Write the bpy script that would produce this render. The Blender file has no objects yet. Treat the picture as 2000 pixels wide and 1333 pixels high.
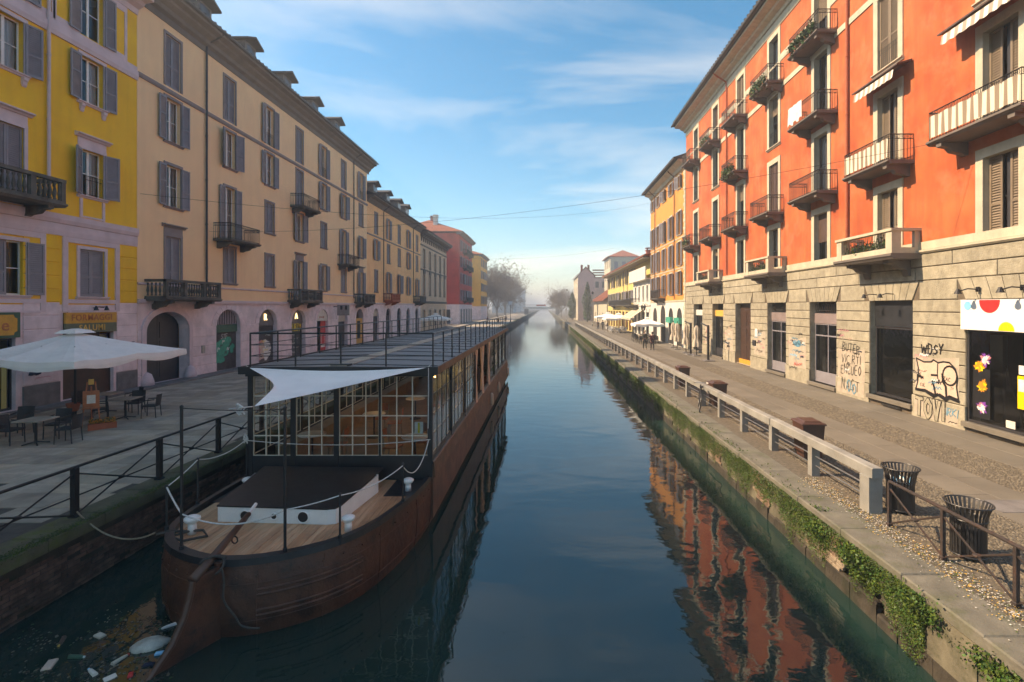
import bpy, math, random
from mathutils import Vector, Matrix
random.seed(7)
R = math.radians
PI = math.pi
sc = bpy.context.scene
COL = sc.collection
# ------------------------------------------------------------------ camera, sky, sun, exposure
HC = 4.0                       # eye height above the quays (the photographer stands on a bridge)
cam_d = bpy.data.cameras.new('camera')
cam = bpy.data.objects.new('camera', cam_d)
COL.objects.link(cam)
cam.location = (0, 0, HC)
cam.rotation_euler = (R(90), 0, 0)
cam_d.sensor_width = 36
cam_d.lens = 18
cam_d.shift_x = -0.032
cam_d.shift_y = -0.03325
cam_d.clip_start = 0.1
cam_d.clip_end = 6000
sc.camera = cam
SUN_EL, SUN_AZ = R(40.5), R(-86)      # azimuth measured from +Y towards +X
world = bpy.data.worlds.new('World')
sc.world = world
world.use_nodes = True
wn, wl = world.node_tree.nodes, world.node_tree.links
wn.clear()
w_out = wn.new('ShaderNodeOutputWorld')
w_bg = wn.new('ShaderNodeBackground')
w_bg.inputs['Strength'].default_value = 0.067
sky = wn.new('ShaderNodeTexSky')
sky.sky_type = 'NISHITA'
sky.sun_disc = False
sky.sun_elevation = SUN_EL
sky.sun_rotation = SUN_AZ
sky.altitude = 120
sky.air_density = 1.0
sky.dust_density = 0.8
sky.ozone_density = 4.5
# thin wind-drawn cirrus over the whole dome
tc = wn.new('ShaderNodeTexCoord')
sep = wn.new('ShaderNodeSeparateXYZ')
wl.new(tc.outputs['Generated'], sep.inputs[0])
zm = wn.new('ShaderNodeMath'); zm.operation = 'MAXIMUM'; zm.inputs[1].default_value = 0.0
wl.new(sep.outputs['Z'], zm.inputs[0])
za = wn.new('ShaderNodeMath'); za.operation = 'ADD'; za.inputs[1].default_value = 0.22
wl.new(zm.outputs[0], za.inputs[0])
dx = wn.new('ShaderNodeMath'); dx.operation = 'DIVIDE'
wl.new(sep.outputs['X'], dx.inputs[0]); wl.new(za.outputs[0], dx.inputs[1])
dy = wn.new('ShaderNodeMath'); dy.operation = 'DIVIDE'
wl.new(sep.outputs['Y'], dy.inputs[0]); wl.new(za.outputs[0], dy.inputs[1])
cmb = wn.new('ShaderNodeCombineXYZ')
wl.new(dx.outputs[0], cmb.inputs[0]); wl.new(dy.outputs[0], cmb.inputs[1])
mp = wn.new('ShaderNodeMapping')
mp.inputs['Rotation'].default_value = (0, 0, R(30))
mp.inputs['Scale'].default_value = (0.57, 1.55, 1)
mp.inputs['Location'].default_value = (9.4, 2.2, 0)
wl.new(cmb.outputs[0], mp.inputs[0])
n1 = wn.new('ShaderNodeTexNoise')
n1.inputs['Scale'].default_value = 1.0
n1.inputs['Detail'].default_value = 9
n1.inputs['Roughness'].default_value = 0.56
n1.inputs['Distortion'].default_value = 0.7
wl.new(mp.outputs[0], n1.inputs['Vector'])
cr = wn.new('ShaderNodeValToRGB')
cr.color_ramp.elements[0].position = 0.51
cr.color_ramp.elements[0].color = (0, 0, 0, 1)
cr.color_ramp.elements[1].position = 0.78
cr.color_ramp.elements[1].color = (1, 1, 1, 1)
wl.new(n1.outputs['Fac'], cr.inputs[0])
cmul = wn.new('ShaderNodeMath'); cmul.operation = 'MULTIPLY'; cmul.inputs[1].default_value = 0.5
wl.new(cr.outputs[0], cmul.inputs[0])
cmix = wn.new('ShaderNodeMix'); cmix.data_type = 'RGBA'
cmix.inputs['B'].default_value = (6.0, 6.1, 6.2, 1)
wl.new(cmul.outputs[0], cmix.inputs['Factor'])
hsv = wn.new('ShaderNodeHueSaturation'); hsv.inputs['Saturation'].default_value = 1.32; hsv.inputs['Hue'].default_value = 0.490
wl.new(sky.outputs[0], hsv.inputs['Color']); wl.new(hsv.outputs[0], cmix.inputs['A'])
wl.new(cmix.outputs['Result'], w_bg.inputs[0])
wl.new(w_bg.outputs[0], w_out.inputs[0])

sun_d = bpy.data.lights.new('sun', 'SUN')
sun_d.energy = 2.0
sun_d.angle = R(0.55)
sun_d.color = (1.0, 0.88, 0.74)
sun = bpy.data.objects.new('sun', sun_d)
COL.objects.link(sun)
sdir = Vector((math.sin(SUN_AZ) * math.cos(SUN_EL), math.cos(SUN_AZ) * math.cos(SUN_EL), math.sin(SUN_EL)))
sun.rotation_euler = sdir.to_track_quat('Z', 'Y').to_euler()
sun.location = sdir * 80

sc.view_settings.view_transform = 'Standard'
sc.view_settings.look = 'None'
sc.view_settings.gamma = 1
sc.view_settings.use_curve_mapping = False
sc.view_settings.exposure = 2.02
sc.view_settings.use_white_balance = True
sc.view_settings.white_balance_temperature = 9000
sc.view_settings.white_balance_tint = 14
sc.cycles.use_denoising = True
sc.cycles.use_adaptive_sampling = True
sc.cycles.adaptive_threshold = 0.02
sc.cycles.max_bounces = 7
sc.cycles.diffuse_bounces = 4
sc.cycles.glossy_bounces = 3
sc.cycles.transmission_bounces = 4
sc.cycles.transparent_max_bounces = 10
sc.cycles.volume_bounces = 0
sc.cycles.caustics_reflective = False
sc.cycles.caustics_refractive = False
sc.cycles.sample_clamp_indirect = 6

# ------------------------------------------------------------------ materials
MT = {}
def mat(name, col, rough=0.8, var=0.12, scale=2.0, bump=0.0, bscale=30.0, metal=0.0, spec=None,
        streak=0.0, dirt=None, damt=0.5, dscale=1.2, hue=None, stretch=(1, 1, 1), coat=0.0, rnd=0.0, sscale=1.6):
    """Procedural surface: base colour, large mottling, optional vertical weather streaks, dirt patches, fine relief."""
    if name in MT: return MT[name]
    m = bpy.data.materials.new(name); m.use_nodes = True
    nt = m.node_tree; N, L = nt.nodes, nt.links
    b = N['Principled BSDF']
    geo = N.new('ShaderNodeNewGeometry')
    def noise(sc_, detail=5, vec=(1, 1, 1), rough_=0.6):
        mpn = N.new('ShaderNodeMapping'); mpn.inputs['Scale'].default_value = vec
        L.new(geo.outputs['Position'], mpn.inputs[0])
        n = N.new('ShaderNodeTexNoise'); n.inputs['Scale'].default_value = sc_
        n.inputs['Detail'].default_value = detail; n.inputs['Roughness'].default_value = rough_
        L.new(mpn.outputs[0], n.inputs['Vector'])
        return n.outputs['Fac']
    def ramp(f, a, c):
        r = N.new('ShaderNodeMapRange'); r.inputs['From Min'].default_value = a; r.inputs['From Max'].default_value = c
        L.new(f, r.inputs[0]); return r.outputs[0]
    def mix(f, a, c, mode='MIX'):
        x = N.new('ShaderNodeMix'); x.data_type = 'RGBA'; x.blend_type = mode
        for nm, v in (('Factor', f), ('A', a), ('B', c)):
            if hasattr(v, 'is_linked') or hasattr(v, 'links'): L.new(v, x.inputs[nm])
            elif isinstance(v, tuple): x.inputs[nm].default_value = (*v[:3], 1)
            else: x.inputs[nm].default_value = v
        return x.outputs['Result']
    lo = tuple(c * (1 - var) for c in col); hi = tuple(min(1, c * (1 + var)) for c in col)
    if hue: hi = hue
    c = mix(ramp(noise(scale, vec=stretch), 0.32, 0.68), lo, hi)
    if streak:
        s_ = ramp(noise(sscale, 5, (1, 1, 0.10)), 0.42, 0.72)
        k = N.new('ShaderNodeMath'); k.operation = 'MULTIPLY'; k.inputs[1].default_value = streak
        L.new(s_, k.inputs[0])
        c = mix(k.outputs[0], c, tuple(v * 0.45 for v in col))
    if dirt:
        d_ = ramp(noise(dscale, 7, rough_=0.7), 0.5, 0.68)
        k = N.new('ShaderNodeMath'); k.operation = 'MULTIPLY'; k.inputs[1].default_value = damt
        L.new(d_, k.inputs[0])
        c = mix(k.outputs[0], c, dirt)
    if rnd:   # piece-to-piece tone differences
        oi = N.new('ShaderNodeObjectInfo'); rm = N.new('ShaderNodeMapRange'); rm.inputs['To Min'].default_value = 1 - rnd; rm.inputs['To Max'].default_value = 1 + rnd
        L.new(oi.outputs['Random'], rm.inputs[0])
        cx = N.new('ShaderNodeVectorMath'); cx.operation = 'SCALE'; L.new(c, cx.inputs[0]); L.new(rm.outputs[0], cx.inputs['Scale']); c = cx.outputs[0]
    L.new(c, b.inputs['Base Color'])
    rr = N.new('ShaderNodeMapRange'); rr.inputs['To Min'].default_value = max(0.02, rough - 0.08); rr.inputs['To Max'].default_value = min(1, rough + 0.08)
    L.new(noise(scale * 4, 3), rr.inputs[0]); L.new(rr.outputs[0], b.inputs['Roughness'])
    b.inputs['Metallic'].default_value = metal
    if spec is not None: b.inputs['Specular IOR Level'].default_value = spec
    if coat: b.inputs['Coat Weight'].default_value = coat
    if bump:
        bn = N.new('ShaderNodeBump'); bn.inputs['Strength'].default_value = 1.0; bn.inputs['Distance'].default_value = bump
        L.new(noise(bscale, 6), bn.inputs['Height']); L.new(bn.outputs[0], b.inputs['Normal'])
    MT[name] = m
    return m

def emis(name, col, st):
    m = bpy.data.materials.new(name); m.use_nodes = True
    b = m.node_tree.nodes['Principled BSDF']
    b.inputs['Base Color'].default_value = (*col, 1)
    b.inputs['Emission Color'].default_value = (*col, 1); b.inputs['Emission Strength'].default_value = st
    MT[name] = m; return m

def glassm(name, tint=(0.75, 0.8, 0.8), refl=1.45, rough=0.02, clear=0.85):
    """Thin window glass: fresnel reflection over tinted see-through."""
    m = bpy.data.materials.new(name); m.use_nodes = True
    nt = m.node_tree; N, L = nt.nodes, nt.links
    N.remove(N['Principled BSDF']); out = N['Material Output']
    t = N.new('ShaderNodeBsdfTransparent'); t.inputs[0].default_value = (*[c * clear for c in tint], 1)
    g = N.new('ShaderNodeBsdfGlossy'); g.inputs['Roughness'].default_value = rough
    g.inputs[0].default_value = (0.95, 0.97, 1, 1)
    geo = N.new('ShaderNodeNewGeometry')
    nz = N.new('ShaderNodeTexNoise'); nz.inputs['Scale'].default_value = 1.3
    L.new(geo.outputs['Position'], nz.inputs['Vector'])
    bp = N.new('ShaderNodeBump'); bp.inputs['Distance'].default_value = 0.012
    L.new(nz.outputs['Fac'], bp.inputs['Height']); L.new(bp.outputs[0], g.inputs['Normal'])
    fr = N.new('ShaderNodeFresnel'); fr.inputs[0].default_value = refl
    x = N.new('ShaderNodeMixShader')
    L.new(fr.outputs[0], x.inputs[0]); L.new(t.outputs[0], x.inputs[1]); L.new(g.outputs[0], x.inputs[2])
    L.new(x.outputs[0], out.inputs[0])
    MT[name] = m; return m

# ------------------------------------------------------------------ mesh builder and object helpers
class MB:
    def __init__(s): s.v, s.f, s.mi, s.m = [], [], [], 0
    def _add(s, vs, fs):
        o = len(s.v); s.v += [tuple(p) for p in vs]
        for f in fs: s.f.append(tuple(i + o for i in f)); s.mi.append(s.m)
        return s
    def box(s, x0, x1, y0, y1, z0, z1):
        return s._add([(x0,y0,z0),(x1,y0,z0),(x1,y1,z0),(x0,y1,z0),(x0,y0,z1),(x1,y0,z1),(x1,y1,z1),(x0,y1,z1)],
                      [(0,3,2,1),(4,5,6,7),(0,1,5,4),(1,2,6,5),(2,3,7,6),(3,0,4,7)])
    def cbox(s, x0, x1, y0, y1, z0, z1, c=0.01):
        """box with a chamfer round the +x face (x1 is the face that shows)"""
        xb = x1 - c
        v = [(x0,y0,z0),(x0,y1,z0),(x0,y1,z1),(x0,y0,z1),(xb,y0,z0),(xb,y1,z0),(xb,y1,z1),(xb,y0,z1),
             (x1,y0+c,z0+c),(x1,y1-c,z0+c),(x1,y1-c,z1-c),(x1,y0+c,z1-c)]
        f = [(0,1,5,4),(1,2,6,5),(2,3,7,6),(3,0,4,7),(4,5,9,8),(5,6,10,9),(6,7,11,10),(7,4,8,11),(8,9,10,11)]
        return s._add(v, f)
    def tbox(s, x0, x1, y0, y1, z0, z1, c=0.01):
        """box with a chamfer round the top face"""
        zb = z1 - c
        v = [(x0,y0,z0),(x1,y0,z0),(x1,y1,z0),(x0,y1,z0),(x0,y0,zb),(x1,y0,zb),(x1,y1,zb),(x0,y1,zb),
             (x0+c,y0+c,z1),(x1-c,y0+c,z1),(x1-c,y1-c,z1),(x0+c,y1-c,z1)]
        f = [(0,1,5,4),(1,2,6,5),(2,3,7,6),(3,0,4,7),(4,5,9,8),(5,6,10,9),(6,7,11,10),(7,4,8,11),(8,9,10,11)]
        return s._add(v, f)
    def poly(s, pts): return s._add(pts, [tuple(range(len(pts)))])
    def prism(s, pts, d):
        """closed solid: polygon pts pushed by vector d"""
        n = len(pts); q = [tuple(a + b for a, b in zip(p, d)) for p in pts]
        return s._add(list(pts) + q, [tuple(range(n - 1, -1, -1)), tuple(range(n, 2 * n))] + [(i, (i + 1) % n, (i + 1) % n + n, i + n) for i in range(n)])
    def prof(s, pts, y0, y1):
        """profile in (x,z) run along y"""
        return s.prism([(p[0], y0, p[1]) for p in pts], (0, y1 - y0, 0))
    def tube(s, pts, r, n=6, r2=None, cap=True):
        pts = [Vector(p) for p in pts]
        if len(pts) < 2: return s
        base = len(s.v); k = len(pts)
        up = None
        for i, p in enumerate(pts):
            t = (pts[min(i + 1, k - 1)] - pts[max(i - 1, 0)]).normalized()
            if up is None: up = Vector((0, 0, 1)) if abs(t.z) < 0.9 else Vector((1, 0, 0))
            a = t.cross(up).normalized(); b = a.cross(t).normalized(); up = b
            rr = r if r2 is None else r + (r2 - r) * i / (k - 1)
            for j in range(n):
                an = 2 * PI * j / n
                s.v.append(tuple(p + a * (math.cos(an) * rr) + b * (math.sin(an) * rr)))
        for i in range(k - 1):
            for j in range(n):
                s.f.append((base + i * n + j, base + i * n + (j + 1) % n, base + (i + 1) * n + (j + 1) % n, base + (i + 1) * n + j)); s.mi.append(s.m)
        if cap:
            s.f.append(tuple(base + j for j in range(n - 1, -1, -1))); s.mi.append(s.m)
            s.f.append(tuple(base + (k - 1) * n + j for j in range(n))); s.mi.append(s.m)
        return s
    def lathe(s, prof, n=12, c=(0, 0, 0), sx=1.0, sy=1.0):
        base = len(s.v); k = len(prof)
        for r, z in prof:
            for j in range(n):
                an = 2 * PI * j / n
                s.v.append((c[0] + r * math.cos(an) * sx, c[1] + r * math.sin(an) * sy, c[2] + z))
        for i in range(k - 1):
            for j in range(n):
                s.f.append((base + i * n + j, base + i * n + (j + 1) % n, base + (i + 1) * n + (j + 1) % n, base + (i + 1) * n + j)); s.mi.append(s.m)
        s.f.append(tuple(base + j for j in range(n - 1, -1, -1))); s.mi.append(s.m)
        s.f.append(tuple(base + (k - 1) * n + j for j in range(n))); s.mi.append(s.m)
        return s
    def grid(s, P, wrap=False):
        """P[i][j] points"""
        base = len(s.v); a, b = len(P), len(P[0])
        for row in P: s.v += [tuple(p) for p in row]
        for i in range(a - 1):
            for j in range(b if wrap else b - 1):
                s.f.append((base + i * b + j, base + i * b + (j + 1) % b, base + (i + 1) * b + (j + 1) % b, base + (i + 1) * b + j)); s.mi.append(s.m)
        return s
    def mesh(s, name, mats, smooth=False):
        me = bpy.data.meshes.new(name)
        me.from_pydata(s.v, [], s.f)
        if not isinstance(mats, (list, tuple)): mats = [mats]
        for m in mats: me.materials.append(MT[m] if isinstance(m, str) else m)
        if len(mats) > 1: me.polygons.foreach_set('material_index', s.mi)
        if smooth: me.polygons.foreach_set('use_smooth', [True] * len(s.f))
        me.update()
        return me
    def build(s, name, mats, parent=None, loc=(0, 0, 0), rz=0.0, smooth=False):
        return obj(name, s.mesh(name, mats, smooth), parent, loc, rz)

def obj(name, me, parent=None, loc=(0, 0, 0), rz=0.0):
    o = bpy.data.objects.new(name, me); COL.objects.link(o)
    o.parent = parent; o.location = loc; o.rotation_euler = (0, 0, rz)
    return o
def tag(o, label, cat, group=None):
    o['label'] = label; o['category'] = cat
    if group: o['group'] = group
    return o
def thing(name, label, cat, loc=(0, 0, 0), rz=0.0, group=None):
    return tag(obj(name, None, None, loc, rz), label, cat, group)
def struct(o): o['kind'] = 'structure'; return o
def stuff(o, label=None, cat=None):
    o['kind'] = 'stuff'
    if label: o['label'] = label
    if cat: o['category'] = cat
    return o
def copy_tree(o, parent=None, loc=None, rz=None):
    c = o.copy(); COL.objects.link(c); c.parent = parent
    if loc is not None: c.location = loc
    if rz is not None: c.rotation_euler = (0, 0, rz)
    for ch in list(o.children): copy_tree(ch, c)
    return c
MC = {}
def cached(key, fn):
    if key not in MC: MC[key] = fn()
    return MC[key]
def gp(px, py, z=0.0):
    """point at height z seen at a pixel of the 2000 px photograph (used only to read off where things stand)"""
    Y = (HC - z) * 1000.0 / (py - 600.0)
    return ((px - 1064) * Y / 1000.0, Y)
def text_mesh(txt, size=1.0, extrude=0.0, bold=0.0, shear=0.0, space=1.0):
    cu = bpy.data.curves.new('lettering', 'FONT')
    cu.body = txt; cu.size = size; cu.extrude = extrude; cu.offset = bold; cu.shear = shear
    cu.align_x = 'CENTER'; cu.align_y = 'CENTER'; cu.space_character = space; cu.resolution_u = 3
    o = bpy.data.objects.new('lettering', cu); COL.objects.link(o)
    dg = bpy.context.evaluated_depsgraph_get()
    me = bpy.data.meshes.new_from_object(o.evaluated_get(dg))
    bpy.data.objects.remove(o); bpy.data.curves.remove(cu)
    return me

# layout (metres): the canal runs along +Y
LX, RX = -20.0, 13.64          # building lines
WL, WR = -8.55, 5.39           # canal walls
WZ = -1.136                    # water level
# ------------------------------------------------------------------ palette
mat('yellow_plaster', (0.98, 0.53, 0.03), 0.85, 0.08, 0.8, 0.002, 60, streak=0.14, sscale=3.0)
mat('beige_plaster', (0.99, 0.635, 0.355), 0.85, 0.05, 0.7, 0.002, 60, streak=0.12, sscale=3.0, dirt=(0.7, 0.48, 0.28), damt=0.18, dscale=0.5)
mat('peach_plaster', (0.97, 0.52, 0.24), 0.85, 0.08, 0.6, 0.002, 50, streak=0.12)
mat('tan_plaster', (0.66, 0.46, 0.32), 0.85, 0.12, 0.6, 0.002, 50, streak=0.2)
mat('red_plaster', (0.52, 0.06, 0.04), 0.85, 0.15, 0.5, 0.002, 50, streak=0.15)
mat('ochre_plaster', (0.80, 0.40, 0.05), 0.85, 0.10, 0.5, 0.002, 50, streak=0.15)
mat('mauve_stone', (0.80, 0.645, 0.66), 0.8, 0.14, 1.3, 0.004, 35, rnd=0.06, streak=0.18, dirt=(0.36, 0.29, 0.29), damt=0.35)
mat('mauve_trim', (0.66, 0.52, 0.54), 0.8, 0.10, 2.0, 0.002, 50, streak=0.12)
mat('fascia_mauve', (0.24, 0.185, 0.18), 0.6, 0.15, 2)
mat('grey_trim', (0.26, 0.215, 0.21), 0.8, 0.12, 2.0, 0.002, 50)
mat('joint_dark', (0.07, 0.058, 0.055), 0.95, 0.2, 3)
mat('plinth_grey', (0.17, 0.155, 0.15), 0.85, 0.25, 2.5, 0.004, 30, dirt=(0.05, 0.05, 0.05), damt=0.5)
mat('shutter_grey', (0.25, 0.232, 0.255), 0.55, 0.12, 3.0, streak=0.1)
mat('shutter_brown', (0.10, 0.055, 0.04), 0.55, 0.2, 3.0)
mat('shutter_tan', (0.21, 0.155, 0.105), 0.6, 0.15, 3.0)
mat('white_frame', (0.80, 0.78, 0.75), 0.5, 0.08, 4)
mat('dark_frame', (0.035, 0.033, 0.036), 0.45, 0.2, 4)
mat('curtain', (0.8, 0.8, 0.8), 0.9, 0.18, 3, stretch=(6, 6, 0.2))
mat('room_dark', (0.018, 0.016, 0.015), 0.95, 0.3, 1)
mat('room_warm', (0.20, 0.12, 0.06), 0.9, 0.5, 1.2)
mat('iron', (0.020, 0.019, 0.021), 0.5, 0.3, 6, metal=0.3)
mat('rust_iron', (0.036, 0.025, 0.022), 0.7, 0.3, 7, 0.002, 60, dirt=(0.11, 0.04, 0.02), damt=0.5, dscale=6)
mat('old_stone', (0.13, 0.115, 0.095), 0.9, 0.3, 3, 0.006, 25, streak=0.4, dirt=(0.035, 0.033, 0.03), damt=0.7)
mat('cornice_stone', (0.155, 0.128, 0.11), 0.85, 0.15, 2, streak=0.2)
mat('roof_dark', (0.045, 0.038, 0.037), 0.85, 0.3, 4, 0.01, 20)
mat('roof_tile', (0.30, 0.085, 0.045), 0.85, 0.35, 3, 0.01, 20, dirt=(0.10, 0.05, 0.04), damt=0.6, dscale=2)
mat('orange_plaster', (0.52, 0.088, 0.024), 0.85, 0.16, 0.6, 0.003, 40, hue=(0.56, 0.15, 0.048), streak=0.42, sscale=3.2, dirt=(0.58, 0.20, 0.092), damt=0.55, dscale=0.9)
mat('cream_trim', (0.52, 0.46, 0.345), 0.8, 0.12, 2, 0.002, 40, streak=0.25, sscale=3)
mat('rust_stone', (0.37, 0.33, 0.245), 0.85, 0.2, 3.2, 0.022, 22, rnd=0.08, streak=0.3, sscale=2.4, dirt=(0.22, 0.19, 0.135), damt=0.65, dscale=2.4)
mat('rust_joint', (0.13, 0.10, 0.07), 0.95, 0.2, 3)
mat('amber_plaster', (0.66, 0.27, 0.06), 0.85, 0.10, 0.5, streak=0.14)
mat('white_plaster', (0.64, 0.62, 0.57), 0.85, 0.07, 0.8, streak=0.15)
mat('lemon_plaster', (0.62, 0.50, 0.17), 0.85, 0.07, 0.8, streak=0.15)
mat('pink_plaster', (0.62, 0.40, 0.35), 0.85, 0.06, 0.5, streak=0.1)
mat('brick_red', (0.30, 0.09, 0.06), 0.9, 0.3, 2.5, 0.01, 20)
mat('granite', (0.165, 0.142, 0.112), 0.75, 0.16, 1.1, 0.003, 45, rnd=0.10, dirt=(0.11, 0.098, 0.08), damt=0.5, dscale=2.2)
mat('slab_grey', (0.37, 0.31, 0.245), 0.7, 0.28, 1.6, 0.004, 40, rnd=0.24, dirt=(0.23, 0.20, 0.175), damt=0.6, dscale=2.6)
mat('slab_warm', (0.40, 0.32, 0.235), 0.7, 0.24, 1.6, 0.004, 40, rnd=0.24, dirt=(0.26, 0.22, 0.18), damt=0.6, dscale=2.6)
mat('mortar', (0.075, 0.065, 0.056), 0.95, 0.3, 4, 0.01, 30)
mat('cobble', (0.175, 0.142, 0.10), 0.8, 0.4, 9, 0.006, 50, dirt=(0.11, 0.09, 0.066), damt=0.7, dscale=5)
mat('cobble_base', (0.118, 0.097, 0.072), 0.95, 0.35, 12, 0.02, 22, dirt=(0.17, 0.14, 0.10), damt=0.6, dscale=14)
mat('coping', (0.15, 0.138, 0.11), 0.85, 0.25, 2.2, 0.012, 18, dirt=(0.09, 0.10, 0.045), damt=0.65, dscale=1.8)
mat('mossy_coping', (0.10, 0.095, 0.06), 0.9, 0.3, 2.2, 0.014, 18, dirt=(0.085, 0.11, 0.014), damt=0.95, dscale=1.3)
mat('wall_plaster', (0.17, 0.15, 0.105), 0.9, 0.3, 1.8, 0.02, 9, streak=0.75, dirt=(0.045, 0.05, 0.02), damt=0.95, dscale=1.5)
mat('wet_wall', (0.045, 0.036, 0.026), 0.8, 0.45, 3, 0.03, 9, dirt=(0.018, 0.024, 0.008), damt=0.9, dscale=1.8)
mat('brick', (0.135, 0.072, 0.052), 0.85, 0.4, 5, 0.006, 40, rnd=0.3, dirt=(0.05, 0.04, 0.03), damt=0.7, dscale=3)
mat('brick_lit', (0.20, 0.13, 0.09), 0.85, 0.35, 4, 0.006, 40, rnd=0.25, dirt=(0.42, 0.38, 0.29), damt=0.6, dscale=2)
mat('moss', (0.045, 0.085, 0.011), 0.9, 0.5, 3, hue=(0.12, 0.175, 0.02))
mat('leaf', (0.03, 0.085, 0.013), 0.55, 0.5, 5, hue=(0.065, 0.155, 0.022))
mat('leaf_dark', (0.03, 0.06, 0.018), 0.7, 0.5, 4)
mat('bark_grey', (0.16, 0.14, 0.125), 0.9, 0.3, 2)
mat('twig', (0.15, 0.115, 0.09), 0.95, 0.35, 0.6)
mat('black_plastic', (0.022, 0.022, 0.024), 0.45, 0.25, 6)
mat('brown_plastic', (0.075, 0.032, 0.022), 0.5, 0.25, 5)
mat('wicker', (0.03, 0.028, 0.03), 0.7, 0.35, 30, 0.004, 70)
mat('canvas', (0.90, 0.87, 0.83), 0.85, 0.06, 2, 0.003, 8)
mat('canvas_tan', (0.52, 0.44, 0.35), 0.9, 0.10, 3)
mat('paint_black', (0.014, 0.014, 0.016), 0.35, 0.3, 8)
mat('paint_blue', (0.10, 0.26, 0.36), 0.5, 0.3, 8)
mat('paint_teal', (0.0, 0.30, 0.20), 0.5, 0.25, 5)
mat('paint_pink', (0.55, 0.20, 0.25), 0.5, 0.25, 5)
mat('paint_white', (0.70, 0.69, 0.66), 0.5, 0.15, 5)
mat('paint_rose', (0.62, 0.45, 0.35), 0.6, 0.10, 3)
mat('paint_red', (0.55, 0.03, 0.03), 0.45, 0.15, 3)
mat('paint_yellow', (0.80, 0.58, 0.02), 0.45, 0.15, 3)
mat('paint_sky', (0.20, 0.55, 0.80), 0.45, 0.1, 3)
mat('paint_green', (0.02, 0.09, 0.055), 0.5, 0.2, 3)
mat('paint_gold', (0.70, 0.42, 0.09), 0.5, 0.1, 3)
mat('paint_orange', (0.72, 0.27, 0.03), 0.5, 0.1, 3)
mat('paint_purple', (0.22, 0.05, 0.34), 0.5, 0.3, 9)
mat('sign_orange', (0.62, 0.30, 0.04), 0.6, 0.12, 3)
mat('sign_green', (0.11, 0.125, 0.075), 0.6, 0.12, 3)
mat('sign_white', (0.80, 0.79, 0.76), 0.4, 0.03, 2)
mat('metal_shutter', (0.085, 0.07, 0.066), 0.55, 0.3, 3, metal=0.2)
mat('door_brown', (0.055, 0.026, 0.016), 0.5, 0.3, 3)
mat('door_orange', (0.55, 0.20, 0.06), 0.6, 0.15, 3)
mat('wood_red', (0.42, 0.13, 0.045), 0.5, 0.2, 8)
mat('terracotta', (0.38, 0.10, 0.045), 0.8, 0.15, 5)
mat('boat_paint', (0.021, 0.022, 0.025), 0.42, 0.25, 3)
mat('deck_wood', (0.54, 0.285, 0.15), 0.55, 0.22, 4, 0.002, 40, dirt=(0.24, 0.13, 0.075), damt=0.5, dscale=1.6, stretch=(6, 0.5, 1))
mat('deck_wood_pale', (0.60, 0.35, 0.20), 0.55, 0.2, 4, 0.002, 40, stretch=(6, 0.5, 1))
mat('hull_iron', (0.092, 0.034, 0.022), 0.55, 0.6, 2.6, 0.022, 7, dirt=(0.013, 0.011, 0.011), damt=0.95, dscale=1.3, streak=0.5, hue=(0.17, 0.062, 0.033))
mat('hull_side', (0.135, 0.062, 0.037), 0.55, 0.4, 2.5, 0.008, 12, dirt=(0.05, 0.028, 0.02), damt=0.8, dscale=1.5, streak=0.3)
mat('boat_white', (0.82, 0.81, 0.79), 0.45, 0.06, 3, streak=0.08)
mat('rope', (0.27, 0.21, 0.15), 0.9, 0.2, 30)
mat('rope_white', (0.62, 0.60, 0.57), 0.9, 0.2, 40)
mat('rope_dark', (0.06, 0.055, 0.05), 0.9, 0.2, 30)
mat('roof_panel', (0.185, 0.17, 0.165), 0.6, 0.14, 1.5, dirt=(0.10, 0.09, 0.085), damt=0.5)
mat('tiller_wood', (0.10, 0.05, 0.035), 0.5, 0.4, 3, stretch=(1, 1, 1))
mat('floor_wood', (0.27, 0.20, 0.13), 0.5, 0.2, 3)
mat('inner_white', (0.75, 0.70, 0.58), 0.5, 0.1, 3)
mat('steel', (0.35, 0.35, 0.35), 0.35, 0.15, 5, metal=0.8)
mat('cloth_black', (0.016, 0.016, 0.02), 0.9, 0.3, 8)
mat('cloth_olive', (0.040, 0.040, 0.022), 0.9, 0.3, 8)
mat('cloth_maroon', (0.07, 0.016, 0.026), 0.9, 0.3, 8)
mat('cloth_navy', (0.02, 0.025, 0.05), 0.9, 0.3, 8)
mat('cloth_beige', (0.40, 0.33, 0.25), 0.9, 0.2, 8)
mat('skin', (0.46, 0.27, 0.20), 0.6, 0.08, 8)
mat('hair_dark', (0.022, 0.015, 0.012), 0.7, 0.3, 20)
mat('foam_white', (0.50, 0.48, 0.42), 0.9, 0.25, 6, 0.02, 9, dirt=(0.22, 0.19, 0.12), damt=0.7, dscale=4)
mat('stripe_cream', (0.6, 0.60, 0.48), 0.9, 0.06, 4)
mat('stripe_brown', (0.25, 0.18, 0.12), 0.9, 0.1, 4)
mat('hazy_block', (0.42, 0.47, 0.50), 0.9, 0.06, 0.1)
mat('buff_paint', (0.44, 0.37, 0.29), 0.8, 0.15, 2.5, streak=0.2)
mat('paper', (0.66, 0.62, 0.55), 0.9, 0.1, 6)
mat('balustrade_stone', (0.25, 0.242, 0.222), 0.8, 0.25, 1.4, 0.004, 40, rnd=0.08, dirt=(0.30, 0.27, 0.22), damt=0.5, dscale=2.4)
emis('lit_sign', (1.0, 0.78, 0.42), 0.75)
emis('lamp_glow', (1.0, 0.62, 0.25), 2.5)
glassm('window_glass', (0.86, 0.90, 0.90), 1.55)
glassm('cabin_glass', (0.93, 0.93, 0.90), 1.42, 0.01, 0.95)
glassm('shop_glass', (0.55, 0.57, 0.55), 1.6)
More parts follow.
